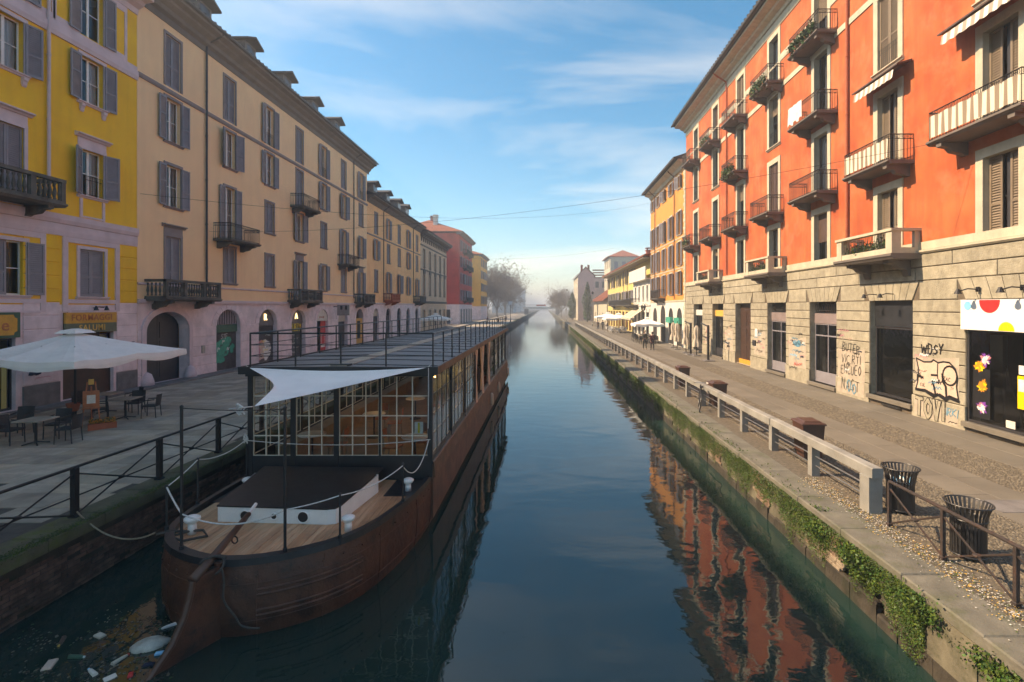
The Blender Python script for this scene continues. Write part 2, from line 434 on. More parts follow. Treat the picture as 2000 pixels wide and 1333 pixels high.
# striped awning cloth: stripes are woven in, running along local z / out from the wall
def striped(name, ca, cb, axis, n):
    m = bpy.data.materials.new(name); m.use_nodes = True
    nt = m.node_tree; N, L = nt.nodes, nt.links
    g = N.new('ShaderNodeNewGeometry'); s_ = N.new('ShaderNodeSeparateXYZ'); L.new(g.outputs['Position'], s_.inputs[0])
    a = N.new('ShaderNodeMath'); a.operation = 'MULTIPLY'; a.inputs[1].default_value = n; L.new(s_.outputs[axis], a.inputs[0])
    b = N.new('ShaderNodeMath'); b.operation = 'FRACT'; L.new(a.outputs[0], b.inputs[0])
    c = N.new('ShaderNodeMath'); c.operation = 'GREATER_THAN'; c.inputs[1].default_value = 0.52; L.new(b.outputs[0], c.inputs[0])
    x = N.new('ShaderNodeMix'); x.data_type = 'RGBA'; x.inputs['A'].default_value = (*ca, 1); x.inputs['B'].default_value = (*cb, 1)
    L.new(c.outputs[0], x.inputs['Factor']); L.new(x.outputs['Result'], N['Principled BSDF'].inputs['Base Color'])
    N['Principled BSDF'].inputs['Roughness'].default_value = 0.9
    MT[name] = m
striped('striped_cloth', (0.68, 0.62, 0.50), (0.27, 0.20, 0.14), 'Y', 3.6)
striped('striped_awning', (0.72, 0.68, 0.58), (0.36, 0.30, 0.24), 'Y', 3.2)
striped('striped_far', (0.72, 0.66, 0.52), (0.42, 0.34, 0.22), 'Y', 1.5)

# canal water
wm = bpy.data.materials.new('canal_water'); wm.use_nodes = True
N, L = wm.node_tree.nodes, wm.node_tree.links
pb = N['Principled BSDF']
pb.inputs['Roughness'].default_value = 0.015
pb.inputs['IOR'].default_value = 1.62
g = N.new('ShaderNodeNewGeometry')
nb = N.new('ShaderNodeTexNoise'); nb.inputs['Scale'].default_value = 0.5; nb.inputs['Detail'].default_value = 5
L.new(g.outputs['Position'], nb.inputs['Vector'])
xb = N.new('ShaderNodeMix'); xb.data_type = 'RGBA'
xb.inputs['A'].default_value = (0.008, 0.026, 0.021, 1); xb.inputs['B'].default_value = (0.015, 0.046, 0.039, 1)
L.new(nb.outputs['Fac'], xb.inputs['Factor']); L.new(xb.outputs['Result'], pb.inputs['Base Color'])
def wnoise(scale, vec, detail=2.0):
    q = N.new('ShaderNodeMapping'); q.inputs['Scale'].default_value = vec; L.new(g.outputs['Position'], q.inputs[0])
    t = N.new('ShaderNodeTexNoise'); t.inputs['Scale'].default_value = scale; t.inputs['Detail'].default_value = detail
    t.inputs['Roughness'].default_value = 0.45; t.inputs['Distortion'].default_value = 0.4
    L.new(q.outputs[0], t.inputs['Vector']); return t.outputs['Fac']
b1 = N.new('ShaderNodeBump'); b1.inputs['Distance'].default_value = 0.010
L.new(wnoise(0.9, (0.8, 1.3, 1), 1.5), b1.inputs['Height'])
b2 = N.new('ShaderNodeBump'); b2.inputs['Distance'].default_value = 0.0014
L.new(wnoise(6.0, (0.8, 1.2, 1), 2.5), b2.inputs['Height']); L.new(b1.outputs[0], b2.inputs['Normal'])
L.new(b2.outputs[0], pb.inputs['Normal'])
MT['canal_water'] = wm

# ------------------------------------------------------------------ the setting
def slab(name, x0, x1, y0, y1, z0, z1, m): return MB().box(x0, x1, y0, y1, z0, z1).build(name, m)
struct(MB().poly([(-3000, -600, -2.6), (3000, -600, -2.6), (3000, 5400, -2.6), (-3000, 5400, -2.6)]).build('ground', 'mortar'))
struct(MB().poly([(WL - 0.4, -25, WZ), (WR + 0.4, -25, WZ), (WR + 0.4, 900, WZ), (WL - 0.4, 900, WZ)]).build('canal_water', 'canal_water'))
left_pav = struct(slab('left_pavement', -900, WL - 0.45, -25, 900, -2.55, -0.014, 'mortar'))
right_pav = struct(slab('right_pavement', WR + 0.62, 900, -25, 900, -2.55, -0.014, 'mortar'))
far_land = struct(slab('far_ground', -900, 900, 900, 4500, -2.5, -0.03, 'mortar'))

# flagstones of the left quay: the nearest ones single, the rest joined
def flag_mesh(w, d): return MB().tbox(-w / 2, w / 2, -d / 2, d / 2, -0.02, 0, 0.008)
flags = []
y = 9.5
row = 0
while y < 60:
    d = random.choice((0.62, 0.7, 0.8))
    x = WL - 0.52 - random.random() * 0.3
    while x > LX + 0.9:
        w = random.choice((0.9, 1.15, 1.4))
        flags.append((x - w / 2, y + d / 2, w, d)); x -= w
    y += d; row += 1
vis = [f for f in flags if f[0] / f[1] > -1.12]
vis.sort(key=lambda f: f[1])
for i, (x, y, w, d) in enumerate(vis[:290]):
    k = (w, d, i % 3)
    me = cached(('flag',) + k, lambda: flag_mesh(w - 0.018, d - 0.018).mesh('flagstone', ('slab_grey', 'slab_warm', 'slab_grey')[i % 3]))
    obj('flagstone', me, left_pav, (x, y, random.uniform(-0.003, 0.003)))
mb = MB()
for x, y, w, d in vis[290:]:
    mb.m = random.randint(0, 1)
    mb.box(x - w / 2 + 0.01, x + w / 2 - 0.01, y - d / 2 + 0.01, y + d / 2 - 0.01, -0.02, random.uniform(-0.003, 0.003))
mb.box(LX + 0.9, WL - 0.5, 60, 300, -0.02, 0)
o = mb.build('flagstone_paving', ['slab_grey', 'slab_warm'], left_pav); o['kind'] = 'stuff'
# dark pavement strip along the left house fronts
for y0 in range(12, 132, 6):
    MB().tbox(LX, LX + 0.88, y0 + 0.01, y0 + 5.99, -0.02, 0.09, 0.01).build('kerb_stone', 'plinth_grey', left_pav)

# right quay: granite tracks between cobbled strips
def strip_slabs(x0, x1, y0, y1, n0, name, m, h=0.0):
    y = y0
    while y < y1:
        d = random.uniform(1.1, 1.9) if y < 60 else 6
        me = MB().tbox(x0 + 0.006, x1 - 0.006, 0.006, d - 0.006, -0.02, h, 0.006).mesh(name, m)
        obj(name, me, right_pav, (0, y, random.uniform(-0.002, 0.002)))
        y += d
strip_slabs(8.75, 9.5, 5, 110, 0, 'track_slab', 'granite')
strip_slabs(9.5, 10.25, 5.6, 110, 0, 'track_slab', 'granite')
strip_slabs(11.75, 12.72, 6, 60, 0, 'pavement_slab', 'granite')
strip_slabs(12.72, RX + 0.05, 6.7, 60, 0, 'pavement_slab', 'granite', 0.004)
for x0, x1 in ((WR + 1.15, 8.75), (10.25, 11.75)):
    MB().box(x0, x1, 4, 110, -0.03, -0.006).build('cobble_bed', 'cobble_base', right_pav)
MB().box(6.2, RX + 20, 60, 300, -0.03, -0.004).build('far_paving', 'cobble_base', right_pav)
# rounded river cobbles: real little domes, far too many to pick out
mb = MB()
def dome(mb, x, y, r, h, a):
    n = 6; b0 = len(mb.v)
    ca, sa = math.cos(a), math.sin(a)
    for rr, zz in ((1.0, -0.012), (0.72, h * 0.75)):
        for j in range(n):
            t = 2 * PI * j / n
            px, py = math.cos(t) * r * rr, math.sin(t) * r * rr * 0.7
            mb.v.append((x + px * ca - py * sa, y + px * sa + py * ca, zz))
    mb.v.append((x, y, h))
    for j in range(n):
        mb.f.append((b0 + j, b0 + (j + 1) % n, b0 + n + (j + 1) % n, b0 + n + j)); mb.mi.append(mb.m)
        mb.f.append((b0 + n + j, b0 + n + (j + 1) % n, b0 + 2 * n)); mb.mi.append(mb.m)
rg = random.Random(3)
for x0, x1 in ((WR + 1.15, 8.75), (10.25, 11.75)):
    y = 6.5
    while y < 34:
        s_ = 0.062 if y < 15 else (0.10 if y < 22 else 0.15)
        x = x0 + s_ / 2
        while x < x1:
            mb.m = rg.randint(0, 1)
            dome(mb, x + rg.uniform(-.02, .02), y + rg.uniform(-.02, .02), s_ * rg.uniform(.42, .62), rg.uniform(.003, .011), rg.uniform(0, PI))
            x += s_
        y += s_ * 0.8
o = mb.build('cobbles', ['cobble', 'cobble_base'], right_pav, smooth=True); o['kind'] = 'stuff'
MB().box(8.9, 10.1, 9.95, 10.6, -0.01, 0.006).build('manhole_cover', 'plinth_grey', right_pav)
# ------------------------------------------------------------------ canal walls
lw = thing('canal_wall', 'mossy brick canal wall along the shaded quay beside the moored boat', 'wall', (WL, 20, WZ))
MB().box(-0.5, -0.03, -45, 880, -1.4, -WZ - 0.16).build('core', 'wet_wall', lw)
rr = random.Random(5)
nb_ = 0
rows = []
z = WZ - 0.02
while z < -0.26:
    y = 7.2 + (0.13 if len(rows) % 2 else 0)
    while y < 14.6 and nb_ < 296:
        ln = 0.25
        if rr.random() > 0.10:
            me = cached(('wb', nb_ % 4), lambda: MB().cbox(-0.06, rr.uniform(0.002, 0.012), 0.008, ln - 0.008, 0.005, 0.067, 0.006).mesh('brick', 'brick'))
            b = obj('brick', me, lw, (-0.03 + rr.uniform(0, 0.02), y - 20, z - WZ)); nb_ += 1
        y += ln
    z += 0.075; rows.append(1)
# coping stones with moss
y = 6.0
while y < 60:
    d = rr.uniform(1.0, 1.7)
    if y > 26: d = 5.0
    MB().tbox(-0.62, 0.05, 0.006, d - 0.006, -0.20, 0.02, 0.03).build('coping_stone', 'mossy_coping', lw, (0, y - 20, -WZ - 0.0 + rr.uniform(-.006, .006)))
    y += d
MB().tbox(-0.62, 0.05, 0, 830, -0.2, 0.02, 0.03).build('far_coping', 'mossy_coping', lw, (0, y - 20, -WZ))
rw = thing('canal_wall', 'sunlit canal wall hung with moss and ferns below the granite balustrade', 'wall', (WR, 20, WZ))
MB().box(0.02, 0.6, -10, 880, -1.4, -WZ - 0.14).build('core', 'wall_plaster', rw)
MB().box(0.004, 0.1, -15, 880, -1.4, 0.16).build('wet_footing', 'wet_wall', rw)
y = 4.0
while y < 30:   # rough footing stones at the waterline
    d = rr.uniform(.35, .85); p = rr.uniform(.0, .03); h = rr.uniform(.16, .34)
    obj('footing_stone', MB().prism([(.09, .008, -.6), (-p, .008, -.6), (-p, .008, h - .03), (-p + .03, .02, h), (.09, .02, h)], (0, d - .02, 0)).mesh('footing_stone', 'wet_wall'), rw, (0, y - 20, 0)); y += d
# big slabs of render near the bridge
for y0, y1 in ((4.6, 6.35), (6.36, 7.35), (7.36, 8.1)):
    MB().box(-0.022, 0.3, y0 - 20, y1 - 20.012, 0.27, 0.93).build('render_slab', 'wall_plaster', rw)
# bricks showing where the render fell off
z = 0.30
r_ = 0
while z < 0.92:
    for y0, y1 in ((9.1, 10.4), (12.2, 13.1), (15.5, 17.0)):
        y = y0 + rr.uniform(0, 0.25)
        while y < y1 - rr.uniform(0, .4):
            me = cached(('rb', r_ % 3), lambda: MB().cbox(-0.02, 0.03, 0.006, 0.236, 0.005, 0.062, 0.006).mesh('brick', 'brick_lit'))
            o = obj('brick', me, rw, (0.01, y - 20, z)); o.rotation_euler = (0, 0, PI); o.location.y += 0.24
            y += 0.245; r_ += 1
    z += 0.07
y = 3.0
while y < 64:
    d = rr.uniform(1.3, 2.3)
    if y > 30: d = 5
    MB().tbox(-0.06, 0.62 if y < 30 else 0.7, 0.006, d - 0.006, -0.17, 0.0, 0.02).build('coping_stone', 'coping', rw, (rr.uniform(-.012, .012), y - 20, -WZ + rr.uniform(-.008, .008)))
    y += d
MB().tbox(-0.06, 0.7, 0, 830, -0.17, 0.0, 0.02).build('far_coping', 'coping', rw, (0, y - 20, -WZ))
# earth and gravel between coping and balustrade
MB().box(WR + 0.6, WR + 1.16, 3, 110, -0.3, -0.012).build('gravel_strip', 'cobble_base', right_pav)

# ------------------------------------------------------------------ moss and plants on the wall
def leaf_cloud(n, fn, size, seed, m=None, up=0.3):
    g_ = random.Random(seed); mb = MB()
    for _ in range(n):
        p = fn(g_)
        if p is None: continue
        s_ = size * g_.uniform(0.5, 1.4)
        a = Vector((g_.gauss(0, 1), g_.gauss(0, 1), g_.gauss(0, 1))).normalized()
        b = a.cross(Vector((g_.gauss(0, 1), g_.gauss(0, 1), g_.gauss(0, 1) + up))).normalized()
        a, b = a * s_, b * s_ * 0.55
        mb.m = g_.randint(0, 1) if m is None else m
        P = Vector(p)
        mb._add([P - a, P - b, P + a, P + b], [(0, 1, 2, 3)])
    return mb
def moss_fn(y0, y1, pw):
    def fn(g_):
        y = y0 + (g_.random() ** pw) * (y1 - y0)
        w = .55 + .35 * math.sin(y * 1.9) + .3 * math.sin(y * 5.1 + 1) + .2 * math.sin(y * 13.7)
        if g_.random() > .30 + .7 * max(0, w): return None
        drop = (g_.random() ** 1.15) * (.42 + .62 * max(0, w) * g_.random())
        return (WR - 0.035 - g_.random() * 0.05, y, -0.10 - drop)
    return fn
for n_, y0_, y1_, pw_, sz in ((90000, 7.2, 24, 1.4, .014), (46000, 24, 110, 1.7, .036)):
    o = leaf_cloud(n_, moss_fn(y0_, y1_, pw_), sz, 11, up=0.9).build('hanging_moss', ['moss', 'leaf'])
    stuff(o, 'green moss hanging down the sunlit canal wall' + (' near the rusty railing' if y0_ < 9 else ' running off into the distance'), 'moss')
def rim_fn(g_):
    y = 10 + (g_.random() ** 1.5) * 60
    w = math.sin(y * 0.9) + 0.6 * math.sin(y * 2.7)
    if g_.random() > 0.2 + 0.5 * max(0, w): return None
    return (WR - 0.03 + abs(g_.gauss(0, 0.14)), y, 0.0 + g_.random() * 0.04)
o = leaf_cloud(3500, rim_fn, 0.022, 12, up=0.2).build('coping_weeds', ['moss', 'leaf'])
stuff(o, 'low weeds and grass tufts along the sunlit quay edge', 'weeds')
for i, (y, z, ry, n, lab) in enumerate(((5.55, -0.25, 0.75, 2600, 'long leafy fern mat hanging over the render slabs nearest the bridge'),
                                   (7.2, -0.2, 0.35, 900, 'fern clump under the coping beside the second render slab'),
                                   (8.7, -0.28, 0.45, 1300, 'fern clump hanging below the coping near the dark waste bins'),
                                   (10.0, -0.32, 0.35, 800, 'small fern clump beside the bare bricks of the canal wall'))):
    t = thing('fern', lab, 'fern', (WR - 0.06, y, z), group='ferns on the canal wall')
    def ffn(g_): return (-0.02 - abs(g_.gauss(0, 0.07)), g_.gauss(0, ry * 0.5), g_.gauss(0, 0.075) - 0.02)
    leaf_cloud(n, ffn, 0.026, 30 + i).build('fronds', ['leaf', 'moss'], t)
# moss cushion on the shaded left coping
def lm_fn(g_):
    y = 7.5 + (g_.random() ** 1.3) * 20
    return (WL + 0.06 - abs(g_.gauss(0, 0.11)), y, 0.025 - (0.06 * g_.random() if g_.random() < .5 else 0))
o = leaf_cloud(30000, lm_fn, 0.011, 13).build('coping_moss', ['moss', 'leaf_dark'])
stuff(o, 'velvety moss along the shaded quay edge beside the boat', 'moss')

# ------------------------------------------------------------------ granite balustrade on the right quay
BX, B0 = 6.42, 9.98
bal = thing('balustrade', 'long granite balustrade of posts and beams along the sunlit quay', 'balustrade', (BX, B0, 0))
post_me = MB().tbox(-0.095, 0.095, -0.095, 0.095, -0.02, 0.69, 0.006).mesh('post', 'balustrade_stone')
post_big = MB().tbox(-0.13, 0.13, -0.15, 0.15, -0.02, 0.69, 0.006).mesh('post', 'balustrade_stone')
SP = 2.14
NP = 46
for i in range(NP):
    obj('post', post_big if i == 0 else post_me, bal, (0, 0.1 + i * SP, 0))
for i in range(NP - 1):
    y0 = -0.12 if i == 0 else 0.1 + i * SP
    mb = MB(); L_ = 0.1 + (i + 1) * SP - y0
    pr = [(-0.11, 0.69), (0.11, 0.69), (0.11, 0.865), (0.09, 0.885), (-0.09, 0.885), (-0.11, 0.865)]
    mb.prof(pr, 0.006, L_ - 0.006)
    obj('top_beam', mb.mesh('top_beam', 'balustrade_stone'), bal, (rr.uniform(-.012, .012), y0, rr.uniform(-.004, .006)))
    for zz in (0.24, 0.46):
        a = 0.15 if i == 0 else 0.095
        obj('bar', cached(('bar', i == 0), lambda: MB().tube([(0, 0, 0), (0, SP - a - 0.095, 0)], 0.016, 6).mesh('bar', 'steel')), bal, (0, 0.1 + i * SP + a, zz))

# ------------------------------------------------------------------ iron railings
def railing(name, label, X, Ys, m, h, r_post, dense=True):
    t = thing(name, label, 'railing', (X, Ys[0], 0))
    y0 = Ys[0]
    for y in Ys:
        mb = MB().tbox(-r_post, r_post, -r_post, r_post, -0.01, h, 0.008)
        mb.tbox(-r_post * 1.5, r_post * 1.5, -r_post * 1.5, r_post * 1.5, 0.0, 0.07, 0.02)
        obj('post', mb.mesh('post', m), t, (0, y - y0, 0))
    for a, b in zip(Ys[:-1], Ys[1:]):
        a, b = a - y0, b - y0
        MB().tube([(0, 0, 0), (0, b - a, 0)], 0.028, 8).build('top_rail', m, t, (0, a, h + 0.012))
        s0, s1 = a + r_post, b - r_post
        mb = MB()
        mb.tube([(0.0, s0, 0.06), (0.0, s1, h - 0.12)], 0.017, 5)
        mb.tube([(0.025, s0, h - 0.12), (0.025, s1, 0.06)], 0.017, 5)
        if dense: mb.tube([(-0.02, s0, h * 0.42), (-0.02, s1, h * 0.42)], 0.015, 5)
        mb.lathe([(0.05, -0.02), (0.06, 0), (0.05, 0.02)], 8, (0.01, (s0 + s1) / 2, (h - 0.06) / 2))
        obj('cross_brace', mb.mesh('cross_brace', m), t)
    return t
LR = WL - 0.36
railing('quay_railing', 'black iron quay railing with crossed braces behind the moored boat', LR,
        [7.57 + 2.135 * i for i in range(36)], 'iron', 0.95, 0.048)
railing('quay_railing', 'rusty iron railing with crossed braces in front of the dark waste bins', 6.3,
        [4.35, 5.6, 6.84, 8.1, 9.36], 'rust_iron', 0.80, 0.026, False)

# ------------------------------------------------------------------ far bridge
br = thing('bridge', 'low pale bridge crossing the canal in the hazy distance', 'bridge', (-1.5, 268, 0))
MB().box(-10, 10, 0, 7, 2.9, 4.0).build('deck', 'white_plaster', br)
for s_ in (-1, 1): MB().box(s_ * 8.2 - 1, s_ * 8.2 + 1, 0.3, 6.7, -2.4, 2.9).build('abutment', 'plinth_grey', br)
mb = MB()
for i in range(41): mb.box(-10 + i * 0.5, -9.95 + i * 0.5, 0.05, 0.12, 4.0, 5.1)
mb.box(-10, 10, 0.04, 0.13, 5.1, 5.2)
mb.build('parapet_rail', 'iron', br)
tag(MB().box(-4.2, 0.8, 0, 0.05, 0, 0.75).build('banner', 'paint_red', None, (-0.2, 267.9, 4.5)), 'red banner hung on the rail of the far bridge', 'banner')
# ------------------------------------------------------------------ building kit
# local frame of every house: x = out of the front (towards the canal), y = along the front, z = up
class House:
    def __init__(s, name, label, side, Y0, Y1, X=None, cat='building'):
        s.side = 1 if side == 'L' else -1
        s.X = X if X is not None else (LX if side == 'L' else RX)
        s.Yc = (Y0 + Y1) / 2
        s.a, s.b = sorted((s.ly(Y0), s.ly(Y1)))
        s.root = thing(name, label, cat, (s.X, s.Yc, 0), 0 if s.side == 1 else PI)
    def ly(s, Y): return s.side * (Y - s.Yc)
    def add(s, mb, name, mats, loc=(0, 0, 0), parent=None, smooth=False):
        return mb.build(name, mats, parent or s.root, loc, 0, smooth)

def arch_pts(yc, w, zs, zc, n=12):
    r = w / 2; h = zc - zs
    return [(yc - r * math.cos(PI * i / n), zs + h * math.sin(PI * i / n)) for i in range(n + 1)]
def wall_mesh(mb, y0, y1, z0, z1, holes, depth=0.30, room=0.55, x=0.0, mw=0, mr=1, mrev=None):
    """wall sheet with real openings: holes = (yc, w, zb, zt[, spring]) -> arched when spring is given"""
    mrev = mw if mrev is None else mrev
    ys = sorted({y0, y1} | {h[0] - h[1] / 2 for h in holes} | {h[0] + h[1] / 2 for h in holes})
    zs = sorted({z0, z1} | {h[2] for h in holes} | {h[3] for h in holes})
    ys = [v for v in ys if y0 - 1e-6 <= v <= y1 + 1e-6]; zs = [v for v in zs if z0 - 1e-6 <= v <= z1 + 1e-6]
    mb.m = mw
    for i in range(len(ys) - 1):
        yc = (ys[i] + ys[i + 1]) / 2
        run = None
        for j in range(len(zs) - 1):
            zc = (zs[j] + zs[j + 1]) / 2
            if any(abs(yc - h[0]) < h[1] / 2 and h[2] < zc < h[3] for h in holes): continue
            mb.poly([(x, ys[i], zs[j]), (x, ys[i + 1], zs[j]), (x, ys[i + 1], zs[j + 1]), (x, ys[i], zs[j + 1])])
    for h in holes:
        yc, w, zb, zt = h[:4]; sp = h[4] if len(h) > 4 and h[4] else None
        a, b = yc - w / 2, yc + w / 2; d = x - depth
        top = sp if sp else zt
        mb.m = mrev
        mb.poly([(x, a, zb), (x, a, top), (d, a, top), (d, a, zb)])
        mb.poly([(x, b, top), (x, b, zb), (d, b, zb), (d, b, top)])
        mb.poly([(x, a, zb), (d, a, zb), (d, b, zb), (x, b, zb)])
        if sp:
            P = arch_pts(yc, w, sp, zt)
            for p, q in zip(P[:-1], P[1:]):
                mb.m = mrev
                mb.poly([(x, p[0], p[1]), (x, q[0], q[1]), (d, q[0], q[1]), (d, p[0], p[1])])
                mb.m = mw
                mb.poly([(x, p[0], p[1]), (x, q[0], q[1]), (x, q[0], zt), (x, p[0], zt)])
        else:
            mb.poly([(x, a, zt), (x, b, zt), (d, b, zt), (d, a, zt)])
        mb.m = mr
        e = 0.25; k = x - depth - room
        mb.poly([(k, a - e, zb - e), (k, b + e, zb - e), (k, b + e, zt + e), (k, a - e, zt + e)])
    mb.m = mw
    return mb
def shell(mb, a, b, z1, depth, x=0.0, back=True):
    """side, back and flat top of the house body"""
    mb.poly([(x, a, -0.3), (x - depth, a, -0.3), (x - depth, a, z1), (x, a, z1)])
    mb.poly([(x, b, -0.3), (x, b, z1), (x - depth, b, z1), (x - depth, b, -0.3)])
    mb.poly([(x - depth, a, -0.3), (x - depth, b, -0.3), (x - depth, b, z1), (x - depth, a, z1)])
    mb.poly([(x, a, z1), (x, b, z1), (x - depth, b, z1), (x - depth, a, z1)])
    return mb

def shutter_mb(w, h, slats=True, m=0):
    """louvred leaf standing at y 0..w, z 0..h, x 0..0.045"""
    mb = MB(); f = min(0.075, w * 0.16)
    mb.box(0, 0.045, 0, f, 0, h); mb.box(0, 0.045, w - f, w, 0, h)
    mb.box(0, 0.044, f, w - f, 0, f * 1.4); mb.box(0, 0.044, f, w - f, h - f, h); mb.box(0, 0.044, f, w - f, h * 0.42 - f / 2, h * 0.42 + f / 2)
    mb.poly([(0.006, f, f), (0.006, w - f, f), (0.006, w - f, h - f), (0.006, f, h - f)])
    n = max(6, int(h / 0.085)) if slats else 0
    for i in range(n):
        z = f * 1.4 + (h - 2.4 * f) * (i + 0.5) / n; t = (h - 2.4 * f) / n * 0.62
        mb.poly([(0.036, f, z - t / 2), (0.036, w - f, z - t / 2), (0.012, w - f, z + t / 2), (0.012, f, z + t / 2)])
    return mb
def sash_mb(w, h, leaves=2, bars=1, t=0.055):
    """timber sash in the y-z plane centred on y=0, x 0..0.05"""
    mb = MB()
    for i in range(leaves):
        a = -w / 2 + w * i / leaves; b = a + w / leaves
        mb.box(0, 0.05, a, a + t, 0, h); mb.box(0, 0.05, b - t, b, 0, h)
        mb.box(0.001, 0.049, a + t, b - t, 0, t * 1.2); mb.box(0.001, 0.049, a + t, b - t, h - t, h)
        for k in range(bars):
            z = h * (k + 1) / (bars + 1)
            mb.box(0.008, 0.042, a + t, b - t, z - t * 0.3, z + t * 0.3)
    return mb
def pane_mb(w, h): return MB().poly([(0, -w / 2, 0), (0, w / 2, 0), (0, w / 2, h), (0, -w / 2, h)])
def curtain_mb(w, h, frac=0.33):
    mb = MB(); n = 8
    for s_ in (-1, 1):
        P = []
        for i in range(n + 1):
            y = s_ * (w / 2 - w * frac * i / n); x = 0.025 * math.sin(i * 2.4)
            P.append([(x, y, 0.02), (x, y, h - 0.03)])
        mb.grid(P)
    return mb

def window(H, Y, zb, w, h, style='open', trim='grey_trim', sh='shutter_grey', sash='white_frame', sill=True, head=False,
           casing=0.13, curt=False, rail=False, depth=0.30, ornament=0.0, slats=True, bars=1):
    """one window unit: surround (the window itself) > sash, panes, shutters, sill, curtain"""
    y = H.ly(Y)
    def frame():
        mb = MB(); c = casing; p = 0.045
        mb.box(-0.02, p, -w / 2 - c, -w / 2, 0 if sill else -0.0, h); mb.box(-0.02, p, w / 2, w / 2 + c, 0, h)
        mb.box(-0.02, p + 0.004, -w / 2 - c, w / 2 + c, h, h + c * 1.1)
        if head:
            mb.box(-0.02, 0.03, -w / 2 - c, w / 2 + c, h + c * 1.1, h + c * 1.1 + 0.34)
            z0 = h + c * 1.1 + 0.34
            mb.prof([(-0.02, z0), (0.08, z0), (0.12, z0 + 0.06), (0.22, z0 + 0.10), (0.22, z0 + 0.15), (-0.02, z0 + 0.19)], -w / 2 - c - 0.14, w / 2 + c + 0.14)
        if ornament:
            mb.prism([(0.0, -w / 2 - c, h + 0.2), (0.0, w / 2 + c, h + 0.2), (0.0, w / 2, h + 0.2 + ornament * 0.7), (0.0, 0, h + 0.2 + ornament), (0.0, -w / 2, h + 0.2 + ornament * 0.7)], (0.14, 0, 0))
        return mb.mesh('window', trim)
    u = obj('window', cached(('wf', w, h, trim, head, casing, ornament), frame), H.root, (0, y, zb))
    closed = style == 'closed'
    if sill:
        obj('sill', cached(('sl', w, trim, casing), lambda: MB().prof([(-0.02, -0.12), (0.05, -0.12), (0.07, -0.06), (0.13, -0.04), (0.13, 0), (-0.05, 0)], -w / 2 - casing - 0.05, w / 2 + casing + 0.05).mesh('sill', trim)), u)
    if not closed:
        obj('sash', cached(('sa', w, h, sash, bars), lambda: sash_mb(w, h, 2, bars).mesh('sash', sash)), u, (-depth + 0.06, 0, 0))
        obj('pane', cached(('pa', w, h), lambda: pane_mb(w - 0.06, h - 0.04).mesh('pane', 'window_glass')), u, (-depth + 0.082, 0, 0.02))
        if curt: obj('curtain', cached(('cu', w, h, curt), lambda: curtain_mb(w, h, curt).mesh('curtain', 'curtain')), u, (-depth - 0.03, 0, 0))
    sw = w / 2
    if sh:
        me = cached(('sh', sw, h, sh, slats), lambda: shutter_mb(sw - 0.008, h - 0.02, slats).mesh('shutter', sh))
        if closed:
            obj('shutter', me, u, (-0.10, -sw + 0.003, 0.01)); obj('shutter', me, u, (-0.10, 0.005, 0.01))
        elif style == 'open':
            j = random.choice((.04, .06, .08, .1, .14, .22, .45))
            a = obj('shutter', me, u, (0.055, w / 2 + 0.015, 0.01)); a.rotation_euler = (0, 0, -j)
            b = obj('shutter', me, u, (0.055, -w / 2 - 0.015, 0.01)); b.rotation_euler = (PI, 0, j); b.location.z = h - 0.01
        elif style == 'half':
            obj('shutter', me, u, (-0.10, -sw + 0.003, 0.01))
            a = obj('shutter', me, u, (0.055, w / 2 + 0.015, 0.01)); a.rotation_euler = (0, 0, -0.1)
        elif style == 'roll':
            hh = h * random.choice((0.35, 0.55, 0.2))
            me2 = cached(('rs', w, round(hh, 2), sh), lambda: rolls(w, hh).mesh('roller_shutter', sh))
            obj('roller_shutter', me2, u, (-depth + 0.14, 0, h - hh))
    if rail:
        obj('guard_rail', cached(('gr', w), lambda: guard(w).mesh('guard_rail', 'iron')), u, (-0.04, 0, 0.04))
    return u
def rolls(w, h):
    mb = MB(); n = int(h / 0.06) + 1
    for i in range(n):
        z = h * i / n; mb.poly([(0.018, -w / 2, z), (0.018, w / 2, z), (0.0, w / 2, z + h / n * .9), (0.0, -w / 2, z + h / n * .9)])
        mb.poly([(0.0, -w / 2, z + h / n * .9), (0.0, w / 2, z + h / n * .9), (0.018, w / 2, z + h / n), (0.018, -w / 2, z + h / n)])
    return mb
def guard(w, h=0.85):
    mb = MB(); n = max(5, int(w / 0.12))
    for zz in (0.05, h * 0.8, h): mb.tube([(0, -w / 2, zz), (0, w / 2, zz)], 0.011, 4)
    for i in range(n + 1):
        y = -w / 2 + w * i / n; mb.tube([(0, y, 0.05), (0, y, h)], 0.008, 4)
    return mb
def iron_rail_mb(w, d, h=0.95, curls=True):
    """railing round three sides of a balcony; wall at x=0"""
    mb = MB()
    path = [(0.0, -w / 2), (d, -w / 2), (d, w / 2), (0.0, w / 2)]
    for (xa, ya), (xb, yb) in zip(path[:-1], path[1:]):
        for zz in (0.06, h - 0.17, h): mb.tube([(xa, ya, zz), (xb, yb, zz)], 0.02 if zz == h else 0.013, 4)
        ln = math.hypot(xb - xa, yb - ya); n = max(2, int(ln / 0.115))
        for i in range(n + 1):
            t = i / n; x, y = xa + (xb - xa) * t, ya + (yb - ya) * t
            mb.tube([(x, y, 0.0), (x, y, h)], 0.011, 4)
        if curls:
            m_ = max(1, int(ln / 0.23))
            for i in range(m_):
                t = (i + 0.5) / m_; x, y = xa + (xb - xa) * t, ya + (yb - ya) * t
                ex, ey = (xb - xa) / ln, (yb - ya) / ln
                mb.tube([(x + ex * 0.075 * math.cos(k * PI / 4), y + ey * 0.075 * math.cos(k * PI / 4), h - 0.085 + 0.075 * math.sin(k * PI / 4)) for k in range(9)], 0.009, 4, cap=False)
    return mb
